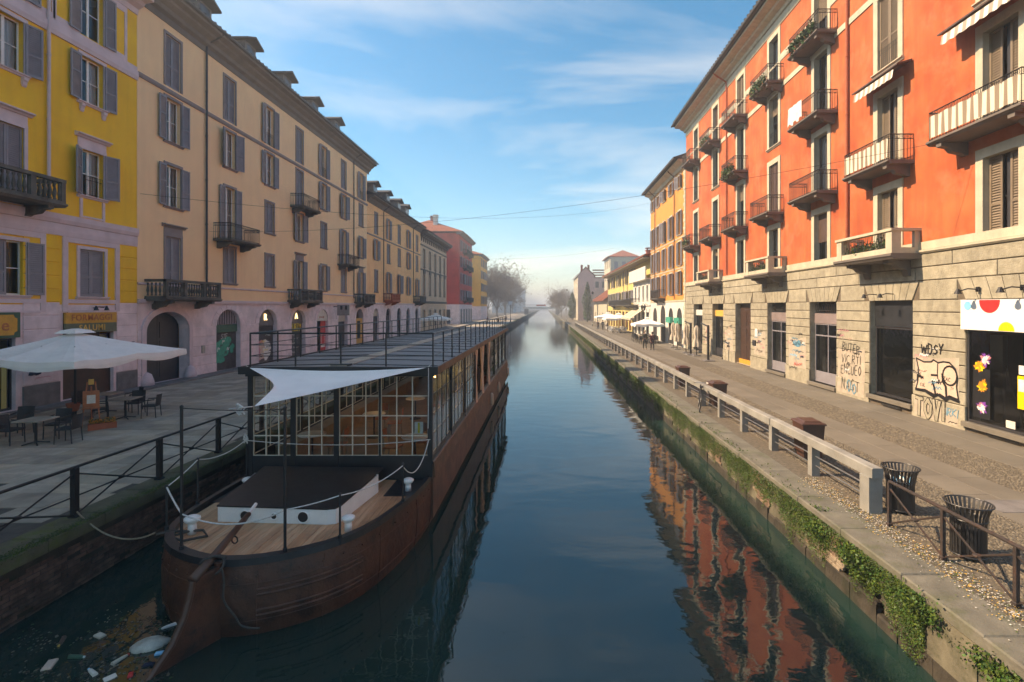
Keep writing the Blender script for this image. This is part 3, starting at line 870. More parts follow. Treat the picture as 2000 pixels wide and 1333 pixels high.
def slab_mb(w, d, t=0.14):
    return MB().prof([(0, -t), (d - 0.10, -t), (d - 0.04, -t * 0.6), (d, -t * 0.45), (d, 0), (0, 0)], -w / 2, w / 2)
def bracket_mb(d, h=0.42, t=0.22):
    pts = [(0, 0), (d * 0.88, 0), (d * 0.88, -0.12), (d * 0.62, -0.16), (d * 0.5, -0.30), (d * 0.2, -0.36), (d * 0.12, -h), (0, -h)]
    return MB().prof(pts, -t / 2, t / 2)
def balcony(H, Y, z, w, d, kind='iron', stone='old_stone', bk=0.36, curls=True):
    y = H.ly(Y)
    t = obj('balcony', cached(('bs', w, d, stone), lambda: slab_mb(w, d).mesh('balcony', stone)), H.root, (0, y, z))
    for s_ in (-1, 1): obj('bracket', cached(('bb', d, stone), lambda: bracket_mb(d).mesh('bracket', stone)), t, (0, s_ * w * bk, -0.14))
    if kind == 'iron':
        obj('railing', cached(('ir', w, d, curls), lambda: iron_rail_mb(w - 0.12, d - 0.08, 0.95, curls).mesh('railing', 'iron')), t)
    elif kind == 'stone':
        obj('balustrade', cached(('sb', w, d, stone), lambda: stone_rail(w, d).mesh('balustrade', stone)), t)
    return t
def stone_rail(w, d, h=0.95):
    mb = MB()
    path = [(0.0, -w / 2 + 0.12), (d - 0.14, -w / 2 + 0.12), (d - 0.14, w / 2 - 0.12), (0.0, w / 2 - 0.12)]
    prof_ = [(0.055, 0), (0.055, 0.05), (0.03, 0.09), (0.065, 0.25), (0.05, 0.38), (0.025, 0.52), (0.05, 0.60), (0.05, 0.66)]
    for k, ((xa, ya), (xb, yb)) in enumerate(zip(path[:-1], path[1:])):
        x0, x1 = sorted((xa, xb)); y0, y1 = sorted((ya, yb))
        mb.box(x0 - 0.09, x1 + 0.09 - (0.002 * k), y0 - 0.09, y1 + 0.09, 0.0 + 0.001 * k, 0.10 + 0.001 * k)
        mb.box(x0 - 0.10, x1 + 0.10 - (0.002 * k), y0 - 0.10, y1 + 0.10, h - 0.13 + 0.001 * k, h + 0.001 * k)
        ln = math.hypot(xb - xa, yb - ya); n = max(1, int(ln / 0.19))
        for i in range(n):
            q = (i + 0.5) / n; mb.lathe(prof_, 7, (xa + (xb - xa) * q, ya + (yb - ya) * q, 0.12))
    for x, y in ((d - 0.14, -w / 2 + 0.12), (d - 0.14, w / 2 - 0.12)): mb.box(x - 0.085, x + 0.085, y - 0.085, y + 0.085, 0.09, h - 0.12)
    for y in (-w / 6, w / 6): mb.box(d - 0.14 - 0.08, d - 0.14 + 0.08, y - 0.1, y + 0.1, 0.09, h - 0.12)
    return mb
def eaves(H, a, b, z, prof_, m, name='cornice'): return H.add(MB().prof(prof_, a, b), name, m, (0, 0, z))
def roof(H, a, b, z, over, depth, rise, m='roof_dark', t=0.10, hip=0.0):
    mb = MB(); mid = -depth / 2; h0 = hip
    lo, hi = z, z + rise
    for dz in (0, -t):
        mb.poly([(over, a - 0.15, lo + dz), (over, b + 0.15, lo + dz), (mid, b + 0.15 - h0, hi + dz), (mid, a - 0.15 + h0, hi + dz)])
        mb.poly([(-depth - 0.3, a - 0.15, lo + dz), (-depth - 0.3, b + 0.15, lo + dz), (mid, b + 0.15 - h0, hi + dz), (mid, a - 0.15 + h0, hi + dz)])
        for e, s_ in ((a - 0.15, 1), (b + 0.15, -1)):
            mb.poly([(over, e, lo + dz), (mid, e + s_ * h0, hi + dz), (-depth - 0.3, e, lo + dz)])
    mb.poly([(over, a - 0.15, lo), (over, b + 0.15, lo), (over, b + 0.15, lo - t), (over, a - 0.15, lo - t)])
    # rows of rounded tiles: ribs down the slope
    n = int((b - a) / 0.45)
    for i in range(n if n < 120 else 0):
        y = a + (b - a) * (i + 0.5) / n
        if hip and (y < a + hip or y > b - hip): continue
        mb.tube([(over + 0.02, y, lo + 0.02), (mid, y, hi + 0.02)], 0.07, 5)
    return H.add(mb, 'roof', m)
def dormer(H, Y, z, x=-1.6, w=1.5, h=1.0, m='roof_dark', wallm='plinth_grey', rf=None):
    y = H.ly(Y)
    mb = MB().box(-1.6, 0, -w / 2 + 0.12, w / 2 - 0.12, -0.6, h)
    d = obj('dormer', mb.mesh('dormer', wallm), H.root, (x, y, z))
    mb = MB(); q = w / 2 + 0.22
    mb.prism([(0.40, -q, h - 0.02), (0.40, 0, h + 0.42), (0.40, q, h - 0.02), (0.40, q, h + 0.10), (0.40, 0, h + 0.55), (0.40, -q, h + 0.10)], (-2.4, 0, 0))
    obj('dormer_roof', mb.mesh('dormer_roof', m), d)
    obj('pane', MB().box(0.0, 0.03, -w / 2 + 0.3, w / 2 - 0.3, 0.2, h - 0.12).mesh('pane', 'window_glass'), d)
    obj('frame', MB().box(0.0, 0.05, -w / 2 + 0.2, w / 2 - 0.2, 0.1, 0.2).box(0, 0.05, -w / 2 + 0.2, w / 2 - 0.2, h - 0.12, h - 0.04).mesh('frame', 'cornice_stone'), d)
def chimney(H, Y, z, x=-2.4, w=0.8, h=1.6, m='brick_red'):
    mb = MB().box(-w / 2, w / 2, -w / 2, w / 2, -1.0, h); mb.box(-w / 2 - 0.1, w / 2 + 0.1, -w / 2 - 0.1, w / 2 + 0.1, h, h + 0.14)
    for sx in (-1, 1):
        for sy in (-1, 1): mb.box(sx * w * .3 - .06, sx * w * .3 + .06, sy * w * .3 - .06, sy * w * .3 + .06, h + 0.14, h + 0.4)
    mb.box(-w / 2 - 0.12, w / 2 + 0.12, -w / 2 - 0.12, w / 2 + 0.12, h + 0.4, h + 0.5)
    return H.add(mb, 'chimney', m, (x, H.ly(Y), z))
def pipe(H, Y, z0, z1, m='dark_frame', r=0.055, x=0.10, neck=0.7):
    y = H.ly(Y); mb = MB()
    mb.tube([(x + neck, y + 0.12, z1), (x + neck * 0.8, y + 0.1, z1 - 0.18), (x + 0.02, y, z1 - 0.62), (x, y, z1 - 0.8), (x, y, z0 + 0.12), (x + 0.02, y, z0)], r, 8)
    z = z0 + 1
    while z < z1 - 1:
        mb.lathe([(r + 0.015, 0), (r + 0.02, 0.02), (r + 0.015, 0.05)], 8, (x, y, z)); mb.box(0, x, y - 0.015, y + 0.015, z, z + 0.04); z += 2.6
    return H.add(mb, 'downpipe', m)
def block_mesh(w, h, m, p=0.03, c=0.018):
    w, h = round(w, 3), round(h, 3)
    return cached(('blk', w, h, m, p), lambda: MB().cbox(-0.04, p, 0, w, 0, h, c).mesh('stone_block', m))
def blocks(H, a, b, z0, z1, ch, m, j=0.022, lmax=1.9, p=0.03, stagger=True, name='stone_block', parent=None):
    """courses of dressed blocks on the wall between local y a..b"""
    n = max(1, round((z1 - z0) / ch)); hh = (z1 - z0) / n; cnt = 0
    for i in range(n):
        z = z0 + i * hh; y = a
        off = (i % 2) * 0.5 * lmax if (stagger and b - a > lmax * 1.3) else 0
        while y < b - 0.03:
            w = lmax - (off if y == a else 0)
            if b - (y + w) < 0.4: w = b - y
            obj(name, block_mesh(w - j, hh - j, m, p), parent or H.root, (0, y + j / 2, z + j / 2)); cnt += 1
            y += w
    return cnt
def voussoirs(H, yc, w, z0, z1, m, n=7, flare=0.45, p=0.035):
    """fan of wedge stones over a flat-headed opening"""
    for i in range(n):
        t0, t1 = -1 + 2 * i / n, -1 + 2 * (i + 1) / n
        g_ = 0.012
        A = (yc + t0 * w / 2 + g_, z0 + 0.01); B_ = (yc + t1 * w / 2 - g_, z0 + 0.01)
        C = (yc + t1 * (w / 2 + flare) - g_, z1 - 0.01); D = (yc + t0 * (w / 2 + flare) + g_, z1 - 0.01)
        H.add(MB().prism([(-0.03, A[0], A[1]), (-0.03, B_[0], B_[1]), (-0.03, C[0], C[1]), (-0.03, D[0], D[1])], (0.03 + p, 0, 0)), 'voussoir', m)
def decal(H, me, name, y, z, x=0.04, parent=None, sc_=1.0):
    o = obj(name, me, parent or H.root, (x, y, z)); o.rotation_euler = (R(90), 0, R(90)); o.scale = (sc_, sc_, sc_)
    return o
# ------------------------------------------------------------------ painted marks (flat, a few millimetres off the wall)
GL = {
 'A': [[(0,0),(.3,1),(.6,0)],[(.12,.4),(.48,.4)]], 'B': [[(0,0),(0,1),(.4,.95),(.45,.7),(.05,.52),(.5,.4),(.5,.1),(0,0)]],
 'C': [[(.55,.85),(.3,1),(.05,.75),(.02,.3),(.25,0),(.55,.12)]], 'D': [[(0,0),(0,1),(.4,.85),(.55,.5),(.4,.12),(0,0)]],
 'E': [[(.5,1),(.05,.95),(0,.5),(0,.05),(.5,0)],[(0,.5),(.4,.52)]], 'F': [[(.5,1),(0,1),(0,0)],[(0,.52),(.4,.52)]],
 'G': [[(.55,.85),(.25,1),(.02,.6),(.1,.1),(.4,0),(.55,.4),(.3,.42)]], 'I': [[(.1,1),(.1,0)]],
 'K': [[(0,0),(0,1)],[(.5,1),(0,.45),(.55,0)]], 'L': [[(0,1),(0,0),(.5,.05)]], 'M': [[(0,0),(.08,1),(.35,.35),(.62,1),(.7,0)]],
 'N': [[(0,0),(.02,1),(.5,.0),(.52,1)]], 'O': [[(.3,1),(.05,.7),(.05,.3),(.3,0),(.55,.3),(.55,.7),(.3,1)]],
 'P': [[(0,0),(0,1),(.45,.9),(.45,.6),(0,.5)]], 'R': [[(0,0),(0,1),(.45,.9),(.42,.58),(0,.5),(.55,0)]],
 'S': [[(.5,.88),(.25,1),(.03,.78),(.25,.52),(.5,.3),(.3,.02),(0,.1)]], 'T': [[(0,1),(.6,1)],[(.3,1),(.3,0)]],
 'U': [[(0,1),(.02,.2),(.25,0),(.5,.2),(.52,1)]], 'V': [[(0,1),(.28,0),(.55,1)]], 'W': [[(0,1),(.18,0),(.38,.75),(.58,0),(.78,1)]],
 'X': [[(0,1),(.5,0)],[(0,0),(.5,1)]], 'Y': [[(0,1),(.28,.5),(.55,1)],[(.28,.5),(.22,0)]], 'Z': [[(0,1),(.5,1),(0,0),(.55,0)]],
 '1': [[(0,.8),(.2,1),(.2,0)]], '-': [[(0,.5),(.4,.5)]], '!': [[(.1,1),(.1,.3)],[(.1,.1),(.1,0)]],
}
def ribbon(mb, pts, w, z=0.0):
    for a, b in zip(pts[:-1], pts[1:]):
        dx_, dy_ = b[0] - a[0], b[1] - a[1]; l_ = math.hypot(dx_, dy_) or 1e-6
        nx, ny = -dy_ / l_ * w / 2, dx_ / l_ * w / 2; ex, ey = dx_ / l_ * w * .3, dy_ / l_ * w * .3
        z += 0.00015
        mb.poly([(a[0] + nx - ex, a[1] + ny - ey, z), (a[0] - nx - ex, a[1] - ny - ey, z), (b[0] - nx + ex, b[1] - ny + ey, z), (b[0] + nx + ex, b[1] + ny + ey, z)])
def scrawl(txt, h=0.4, w=0.03, seed=1, slant=0.15, squeeze=1.0):
    g_ = random.Random(seed); mb = MB(); x = 0
    for ch in txt:
        if ch == ' ': x += 0.4 * h; continue
        G = GL.get(ch, GL['O']); wd = max(p[0] for s_ in G for p in s_); k = g_.uniform(.85, 1.15); dy_ = g_.uniform(-.08, .08) * h
        for s_ in G:
            P = [(x + (p[0] * squeeze + p[1] * slant) * h + g_.uniform(-.02, .02) * h, (p[1] * k) * h + dy_ + g_.uniform(-.03, .03) * h) for p in s_]
            Q = [P[0]]
            for a, b in zip(P[:-1], P[1:]): Q += [((a[0] + b[0]) / 2 + g_.uniform(-.02, .02) * h, (a[1] + b[1]) / 2 + g_.uniform(-.02, .02) * h), b]
            ribbon(mb, Q, w, len(mb.f) * 0.0001)
        x += (wd * squeeze + 0.2) * h
    mb.v = [(v[0] - x / 2, v[1], v[2]) for v in mb.v]
    return mb
def scribble(w, h, n, t, seed):
    g_ = random.Random(seed); mb = MB(); P = []
    x = -w / 2
    for i in range(n):
        P.append((x + g_.uniform(-.12, .12) * w / 2, (h * .85 if i % 2 else 0.1 * h) + g_.uniform(-.2, .2) * h)); x += w / n
    Q = [P[0]]
    for a, b, c in zip(P[:-2], P[1:-1], P[2:]): Q += [((a[0] + 2 * b[0]) / 3, (a[1] + 2 * b[1]) / 3), ((c[0] + 2 * b[0]) / 3, (c[1] + 2 * b[1]) / 3)]
    ribbon(mb, Q, t); return mb
def blob(w, h, n, seed, rough_=.22, z=0.0):
    g_ = random.Random(seed); ph = [g_.uniform(0, 6.28) for _ in range(4)]
    P = []
    for i in range(n):
        a = 2 * PI * i / n; r = 1 + rough_ * (math.sin(2 * a + ph[0]) * .6 + math.sin(3 * a + ph[1]) * .6 + math.sin(5 * a + ph[2]) * .4)
        P.append((math.cos(a) * r * w / 2, math.sin(a) * r * h / 2, z))
    mb = MB(); mb._add(P + [(0, 0, z)], [(i, (i + 1) % n, n) for i in range(n)]); return mb
def graf(H, mb, m, Y, z, x=0.045): return decal(H, mb.mesh('graffiti', m), 'graffiti', H.ly(Y), z, x)

# ------------------------------------------------------------------ left row, house 1: yellow with mauve trim
A = House('yellow_house', 'bright yellow house with mauve stone trim and a cheese shop', 'L', -16, 25.1)
cols = [22.62, 19.07, 15.5]
holes = []
for Y in cols: holes += [(A.ly(Y), 1.15, 15.8, 18.1), (A.ly(Y), 1.15, 12.9, 14.9)]
for Y in cols: holes.append((A.ly(Y), 1.15, 8.1 if Y != 22.62 else 8.85, 10.85))
for Y in cols: holes.append((A.ly(Y), 1.25, 4.45, 6.5))
holes += [(A.ly(22.5), 2.5, 0.12, 3.75), (A.ly(18.1), 2.5, 0.12, 3.75), (A.ly(14.2), 2.5, 0.12, 3.75)]
mb = wall_mesh(MB(), A.a, A.b, 4.1, 18.7, [h for h in holes if h[2] > 4], 0.32)
A.add(wall_mesh(MB(), A.a, A.b, -0.3, 4.1, [h for h in holes if h[2] < 4], 0.32), 'ground_wall', ['mauve_stone', 'room_dark'])
shell(mb, A.a, A.b, 18.7, 12)
A.add(mb, 'wall', ['yellow_plaster', 'room_dark'])
# mauve bands and rusticated lower storey
def band(H, z0, z1, p, m, a=None, b=None, name='string_course'):
    a = H.a if a is None else a; b = H.b if b is None else b
    return H.add(MB().prof([(-0.01, z0), (p * 0.6, z0), (p, z0 + (z1 - z0) * .4), (p, z1 - 0.02), (-0.01, z1)], a, b), name, m)
band(A, 15.1, 15.55, 0.10, 'mauve_trim'); band(A, 6.95, 7.45, 0.05, 'mauve_trim'); band(A, 7.45, 7.85, 0.12, 'mauve_trim')
A.add(MB().box(-0.01, 0.03, A.a, A.b, 15.55, 15.75), 'frieze', 'mauve_trim')
eaves(A, A.a - 0.02, A.b, 18.3, [(-0.01, 0), (0.06, 0.0), (0.10, 0.25), (0.35, 0.40), (0.45, 0.55), (0.85, 0.62), (0.85, 0.80), (-0.01, 0.85)], 'mauve_trim')
roof(A, A.a, A.b, 19.25, 1.0, 12, 2.2)
for Y in cols:
    for s_ in (-1, 1):   # mauve framed panels beside the top windows
        y = A.ly(Y) + s_ * 1.25
        mbp = MB(); mbp.box(-.01, .035, y - .62, y - .48, 15.75, 18.3); mbp.box(-.01, .035, y + .48, y + .62, 15.75, 18.3)
        mbp.box(-.01, .034, y - .48, y + .48, 15.75, 15.95); mbp.box(-.01, .034, y - .48, y + .48, 18.0, 18.3)
        A.add(mbp, 'panel_frame', 'mauve_trim')
    first = Y == 22.62
    window(A, Y, 15.8, 1.15, 2.3, 'open', 'mauve_trim', sill=False, bars=1)
    window(A, Y, 12.9, 1.15, 2.0, 'open', 'mauve_trim', curt=0.36)
    window(A, Y, 8.85 if first else 8.1, 1.15, 2.0 if first else 2.75, 'open' if first else 'closed', 'mauve_trim', head=True, curt=0.42, sill=first, rail=first)
    window(A, Y, 4.45, 1.25, 2.05, 'closed' if first else 'half', 'mauve_trim')
    mbp = MB()
    for s_ in (-1, 1):
        mbp.box(-.01, .06, A.ly(Y) + s_ * 1.3 - .11, A.ly(Y) + s_ * 1.3 + .11, 3.8, 6.94)
    mbp.box(-.01, .058, A.ly(Y) - 1.19, A.ly(Y) + 1.19, 6.72, 6.94); mbp.box(-.01, .058, A.ly(Y) - 1.19, A.ly(Y) + 1.19, 4.15, 4.32)
    mbp.box(-.01, .057, A.ly(Y) - 1.19, A.ly(Y) + 1.19, 3.76, 3.86)
    A.add(mbp, 'bay_frame', 'mauve_trim')
    y = A.ly(Y)
    A.add(MB().box(-.01, .05, y - .62, y - .5, 7.86, 8.7 if first else 7.95).box(-.01, .05, y + .5, y + .62, 7.86, 8.7 if first else 7.95).box(-.01, .045, y - .5, y + .5, 7.88, 7.95), 'apron', 'mauve_trim')
    for s_ in (-1, 1): A.add(bracket_mb(0.16, 0.26, 0.16), 'sill_bracket', 'mauve_trim', (0, y + s_ * .55, 12.79))
piers = [(A.ly(23.9), A.b), (A.ly(19.6), A.ly(21.1)), (A.ly(15.5), A.ly(16.8))]
for a, b in piers:
    blocks(A, a, b, 0.95, 4.2, 0.54, 'mauve_stone', lmax=3)
    blocks(A, a, b, 4.2, 6.9, 0.54, 'yellow_plaster', lmax=3)
    A.add(MB().cbox(-0.02, 0.06, a, b, -0.1, 0.94, 0.02), 'plinth', 'plinth_grey')
balcony(A, 18.3, 8.05, 3.9, 1.15, 'stone')
pipe(A, 20.55, 7.9, 18.6, 'mauve_trim', 0.06)
# cheese shop: sign board with its lettering, window below
sg = tag(MB().box(0, 0.08, -1.27, 1.27, 0, 0.46).build('shop_sign', 'sign_orange', None, (LX + 0.05, 22.5, 3.3)), 'orange and green shop sign reading FORMAGGI SALUMI', 'sign')
MB().box(0, 0.078, -1.27, 1.27, -0.42, -0.004).build('lower_board', 'sign_green', sg)
o = obj('lettering', text_mesh('FORMAGGI', 0.37, 0.004, 0.006, space=1.12), sg, (0.086, 0, 0.23)); o.rotation_euler = (R(90), 0, R(90)); o.data.materials.append(MT['wood_red'])
o = obj('lettering', text_mesh('SALUMI', 0.36, 0.004, 0.006, space=1.12), sg, (0.084, 0, -0.21)); o.rotation_euler = (R(90), 0, R(90)); o.data.materials.append(MT['paint_gold'])
sg = tag(MB().box(0, 0.08, -1.3, 1.3, 0, 0.95).build('shop_sign', 'paint_green', None, (LX + 0.05, 18.1, 2.85)), 'green sign board with a gold scalloped panel beside the cheese shop', 'sign')
MB().prism([(0.08, -1.18, 0.2), (0.08, -1.05, 0.1), (0.08, 1.05, 0.1), (0.08, 1.08, 0.2), (0.08, 1.18, 0.24), (0.08, 1.18, 0.72), (0.08, 1.08, 0.76), (0.08, 1.05, 0.86), (0.08, -1.05, 0.86), (0.08, -1.18, 0.72)], (0.012, 0, 0)).build('panel', 'sign_orange', sg)
o = obj('lettering', text_mesh('e', 0.6, 0.004, 0.01), sg, (0.096, 0.75, 0.46)); o.rotation_euler = (R(90), 0, R(90)); o.data.materials.append(MT['wood_red'])
def shopfront(H, Y, w, h, z0=0.12, frame='dark_frame', leaves=3, glass='shop_glass', x=-0.22, kick=0.5, name='shop_front', transom=None):
    y = H.ly(Y); t = 0.06
    mb = MB(); mb.box(0, .07, -w / 2, -w / 2 + t, 0, h); mb.box(0, .07, w / 2 - t, w / 2, 0, h); mb.box(0, .068, -w / 2 + t, w / 2 - t, h - t, h); mb.box(0, .068, -w / 2 + t, w / 2 - t, 0, t)
    if kick: mb.box(0, .05, -w / 2 + t, w / 2 - t, t, kick)
    for i in range(1, leaves): mb.box(0, .066, -w / 2 + w * i / leaves - t / 2, -w / 2 + w * i / leaves + t / 2, kick if kick else t, h - t)
    if transom: mb.box(.001, .064, -w / 2 + t, w / 2 - t, transom - .03, transom + .03)
    f = obj(name, mb.mesh(name, frame), H.root, (x, y, z0))
    for i in range(leaves):
        obj('pane', cached(('sp', w, h, leaves, glass, kick), lambda: MB().poly([(0, t / 2, kick or t), (0, w / leaves - t / 2, kick or t), (0, w / leaves - t / 2, h - t), (0, t / 2, h - t)]).mesh('pane', glass)), f, (0.03, -w / 2 + w * i / leaves, 0))
    return f
f = shopfront(A, 22.5, 2.5, 2.7, leaves=3, kick=1.25, frame='door_brown')
for i, (c, y0) in enumerate((('paint_white', -.95), ('paint_red', -.72), ('paint_teal', -.5), ('paint_yellow', .1), ('paint_orange', -.1), ('paint_white', .7), ('sign_green', .95))):
    obj('poster', MB().box(0.0, 0.006, -.1, .1, 0, .26).mesh('poster', c), f, (0.078, y0, 1.32 + .05 * (i % 3)))
f = shopfront(A, 18.1, 2.5, 2.7, leaves=2, kick=0.1)
obj('door_strip', MB().box(0, .02, -.09, .09, .1, 1.9).mesh('door_strip', 'lemon_plaster'), f, (0.08, 0.95, 0))
shopfront(A, 14.2, 2.5, 2.7, leaves=2, kick=0.1)
# spotlight over the sign
mb = MB().tube([(0, 0, 0), (.25, 0, .05), (.5, 0, 0.02)], .018, 6); mb.lathe([(.03, .08), (.09, -.1), (.1, -.12)], 10, (.52, .1, .02)); mb.lathe([(.03, .08), (.09, -.1), (.1, -.12)], 10, (.45, -.35, .02)); mb.tube([(.45, -.35, .06), (.45, .1, .06)], .015, 5)
tag(mb.build('sign_lamp', 'iron', None, (LX + 0.06, 22.6, 3.95)), 'black twin spotlight above the cheese shop sign', 'lamp')
graf(A, scribble(1.1, .3, 14, .035, 4), 'paint_black', 20.3, 2.1); graf(A, scribble(.8, .25, 10, .03, 5), 'cloth_navy', 20.5, 1.72)
graf(A, blob(.42, .35, 14, 3, .3), 'cloth_navy', 20.05, 1.45); graf(A, scribble(.9, .12, 5, .045, 6), 'paint_black', 20.7, 1.5)
graf(A, scribble(.7, .14, 12, .02, 7), 'paint_pink', 20.4, 1.15); graf(A, scribble(.8, .25, 12, .02, 8), 'paint_white', 24.4, 1.75)

# ------------------------------------------------------------------ left row, house 2: long beige house
Bh = House('beige_house', 'long beige house with grey shutters, iron balconies and graffitied shop arches', 'L', 25.12, 57.6)
cB = [27.55, 32.5, 37.2, 41.75, 46.3, 50.9, 55.7]
rows = {4: (15.72, 18.45), 3: (12.8, 15.1), 2: (9.35, 11.55), 1: (5.5, 7.75)}
doors = {(1, 2): 8.15, (3, 3): 12.0, (5, 2): 8.15, (0, 1): 4.45, (3, 1): 4.45, (6, 1): 4.45}
closed = {(0, 4), (1, 4), (3, 4), (0, 1), (1, 1), (2, 1), (2, 2), (3, 3), (4, 2), (5, 1), (5, 4), (6, 3)}
holes = []
for c, Y in enumerate(cB):
    for r in rows:
        zb, zt = rows[r]; zb = doors.get((c, r), zb)
        holes.append((Bh.ly(Y), 1.12, zb, zt))
archB = [(27.15, 3.1, 0.03, 3.75, 2.75), (32.4, 2.45, 0.03, 3.85, 2.85), (37.0, 2.4, 0.03, 3.85, 2.85), (41.6, 2.3, 0.03, 3.8, 2.8), (46.1, 2.3, 0.03, 3.8, 2.8), (50.7, 2.3, 0.03, 3.8, 2.8), (55.3, 2.2, 0.03, 3.8, 2.8)]
H4 = [(Bh.ly(y), w, a, b, s_) for y, w, a, b, s_ in archB]
mb = wall_mesh(MB(), Bh.a, Bh.b, 4.15, 19.4, holes, 0.30)
shell(mb, Bh.a, Bh.b, 19.4, 13)
Bh.add(mb, 'wall', ['beige_plaster', 'room_dark'])
mb = wall_mesh(MB(), Bh.a, Bh.b, -0.3, 4.15, H4, 0.5, 0.9, 0.0, 0, 1, 0)
Bh.add(mb, 'ground_wall', ['mauve_stone', 'room_dark'])
band(Bh, 4.15, 4.4, 0.10, 'mauve_trim'); band(Bh, 5.1, 5.22, 0.07, 'mauve_trim'); band(Bh, 15.35, 15.58, 0.10, 'grey_trim')
eaves(Bh, Bh.a, Bh.b + 0.5, 19.0, [(-0.01, 0), (0.05, 0), (0.08, 0.3), (0.28, 0.42), (0.34, 0.62), (0.62, 0.78), (0.66, 0.9), (0.98, 0.98), (0.98, 1.14), (-0.01, 1.2)], 'cornice_stone')
Bh.add(MB().tube([(1.06, Bh.a, 20.22), (1.06, Bh.b + 0.6, 20.22)], 0.09, 8), 'gutter', 'dark_frame')
roof(Bh, Bh.a, Bh.b, 20.28, 1.1, 13, 2.6)
for Y in (28.9, 33.6, 38.6, 43.4, 48.2): dormer(Bh, Y + 1.2, 20.95, 0.0, 1.5, 0.85)
chimney(Bh, 30.0, 21.2, -2.0, .9, 1.2, 'plinth_grey')
k_ = 0
for c, Y in enumerate(cB):
    for r in rows:
        zb, zt = rows[r]; dr = (c, r) in doors; zb = doors.get((c, r), zb)
        st = 'closed' if (c, r) in closed else 'open'
        hd = (c, r) in ((0, 1), (3, 1), (6, 1))
        window(Bh, Y, zb, 1.12, zt - zb, st, 'grey_trim', head=hd, sill=not dr and r != 4, curt=(0.3, 0.42, 0.2, 0.36)[k_ % 4], rail=(r == 4 and st == 'open')); k_ += 1
balcony(Bh, 32.5, 8.15, 3.3, 1.1); balcony(Bh, 41.75, 12.0, 3.1, 1.1); balcony(Bh, 50.9, 8.15, 3.1, 1.1)
balcony(Bh, 27.75, 4.45, 4.4, 1.15, 'stone'); balcony(Bh, 41.75, 4.45, 4.0, 1.1, 'stone'); balcony(Bh, 55.5, 4.45, 3.6, 1.1, 'stone')
pipe(Bh, 30.15, 5.25, 20.1, 'dark_frame', 0.06, 0.1, 0.9); pipe(Bh, 53.4, 4.9, 20.1, 'dark_frame', 0.05, 0.1, 0.9)
# dressed blocks of the ground floor between the arches
edges = [Bh.a] + [v for y, w, a, b, s_ in archB for v in (Bh.ly(y) - w / 2 - .02, Bh.ly(y) + w / 2 + .02)] + [Bh.b]
for i in range(0, len(edges), 2):
    if edges[i + 1] - edges[i] > 0.3:
        blocks(Bh, edges[i], edges[i + 1], 0.6, 2.82, 0.55, 'mauve_stone', lmax=3, p=0.035)
        Bh.add(MB().cbox(-0.02, 0.05, edges[i], edges[i + 1], -0.1, 0.58, 0.02), 'plinth', 'mauve_stone')
for y, w, a, b, s_ in archB[1:]:   # ring of arch stones
    P = arch_pts(Bh.ly(y), w, s_, b, 9); Q = arch_pts(Bh.ly(y), w + .9, s_, min(b + .28, 4.12), 9)
    for i in range(9):
        g_ = .03
        p0 = (P[i][0] * (1 - g_) + P[i + 1][0] * g_, P[i][1] * (1 - g_) + P[i + 1][1] * g_); p1 = (P[i + 1][0] * (1 - g_) + P[i][0] * g_, P[i + 1][1] * (1 - g_) + P[i][1] * g_)
        q0 = (Q[i][0] * (1 - g_) + Q[i + 1][0] * g_, Q[i][1] * (1 - g_) + Q[i + 1][1] * g_); q1 = (Q[i + 1][0] * (1 - g_) + Q[i][0] * g_, Q[i + 1][1] * (1 - g_) + Q[i][1] * g_)
        Bh.add(MB().prism([(-0.03, *p0), (-0.03, *p1), (-0.03, *q1), (-0.03, *q0)], (0.065, 0, 0)), 'arch_stone', 'mauve_stone')
# carriage gateway: moulded surround, guard stones, dark leaves inside
y0, w0 = Bh.ly(27.15), 3.1
P = arch_pts(y0, w0, 2.75, 3.75, 14); Q = arch_pts(y0, w0 + .56, 2.75, 4.05, 14)
mb = MB()
for i in range(14): mb.prism([(-.02, *P[i]), (-.02, *P[i + 1]), (-.02, *Q[i + 1]), (-.02, *Q[i])], (.12, 0, 0))
for s_ in (-1, 1):
    a, b = sorted((y0 + s_ * w0 / 2, y0 + s_ * (w0 / 2 + .28))); mb.box(-.02, .1, a, b, 0, 2.75)
gw = Bh.add(mb, 'gateway_surround', 'mauve_trim')
for s_ in (-1, 1): obj('guard_stone', MB().lathe([(.34, 0), (.3, .3), (.2, .62), (.05, .72)], 10).mesh('guard_stone', 'mauve_trim', True), gw, (.12, y0 + s_ * (w0 / 2 + .02), 0))
mb = MB()
for s_ in (-1, 1):
    a, b = sorted((y0 + s_ * .01, y0 + s_ * w0 / 2)); mb.box(-.62, -.56, a, b, .05, 3.7)
    for z in (.25, 1.35, 2.35): mb.box(-.56, -.535, a + .15, b - .15, z, z + .85)
Bh.add(mb, 'gate_leaf', 'dark_frame')
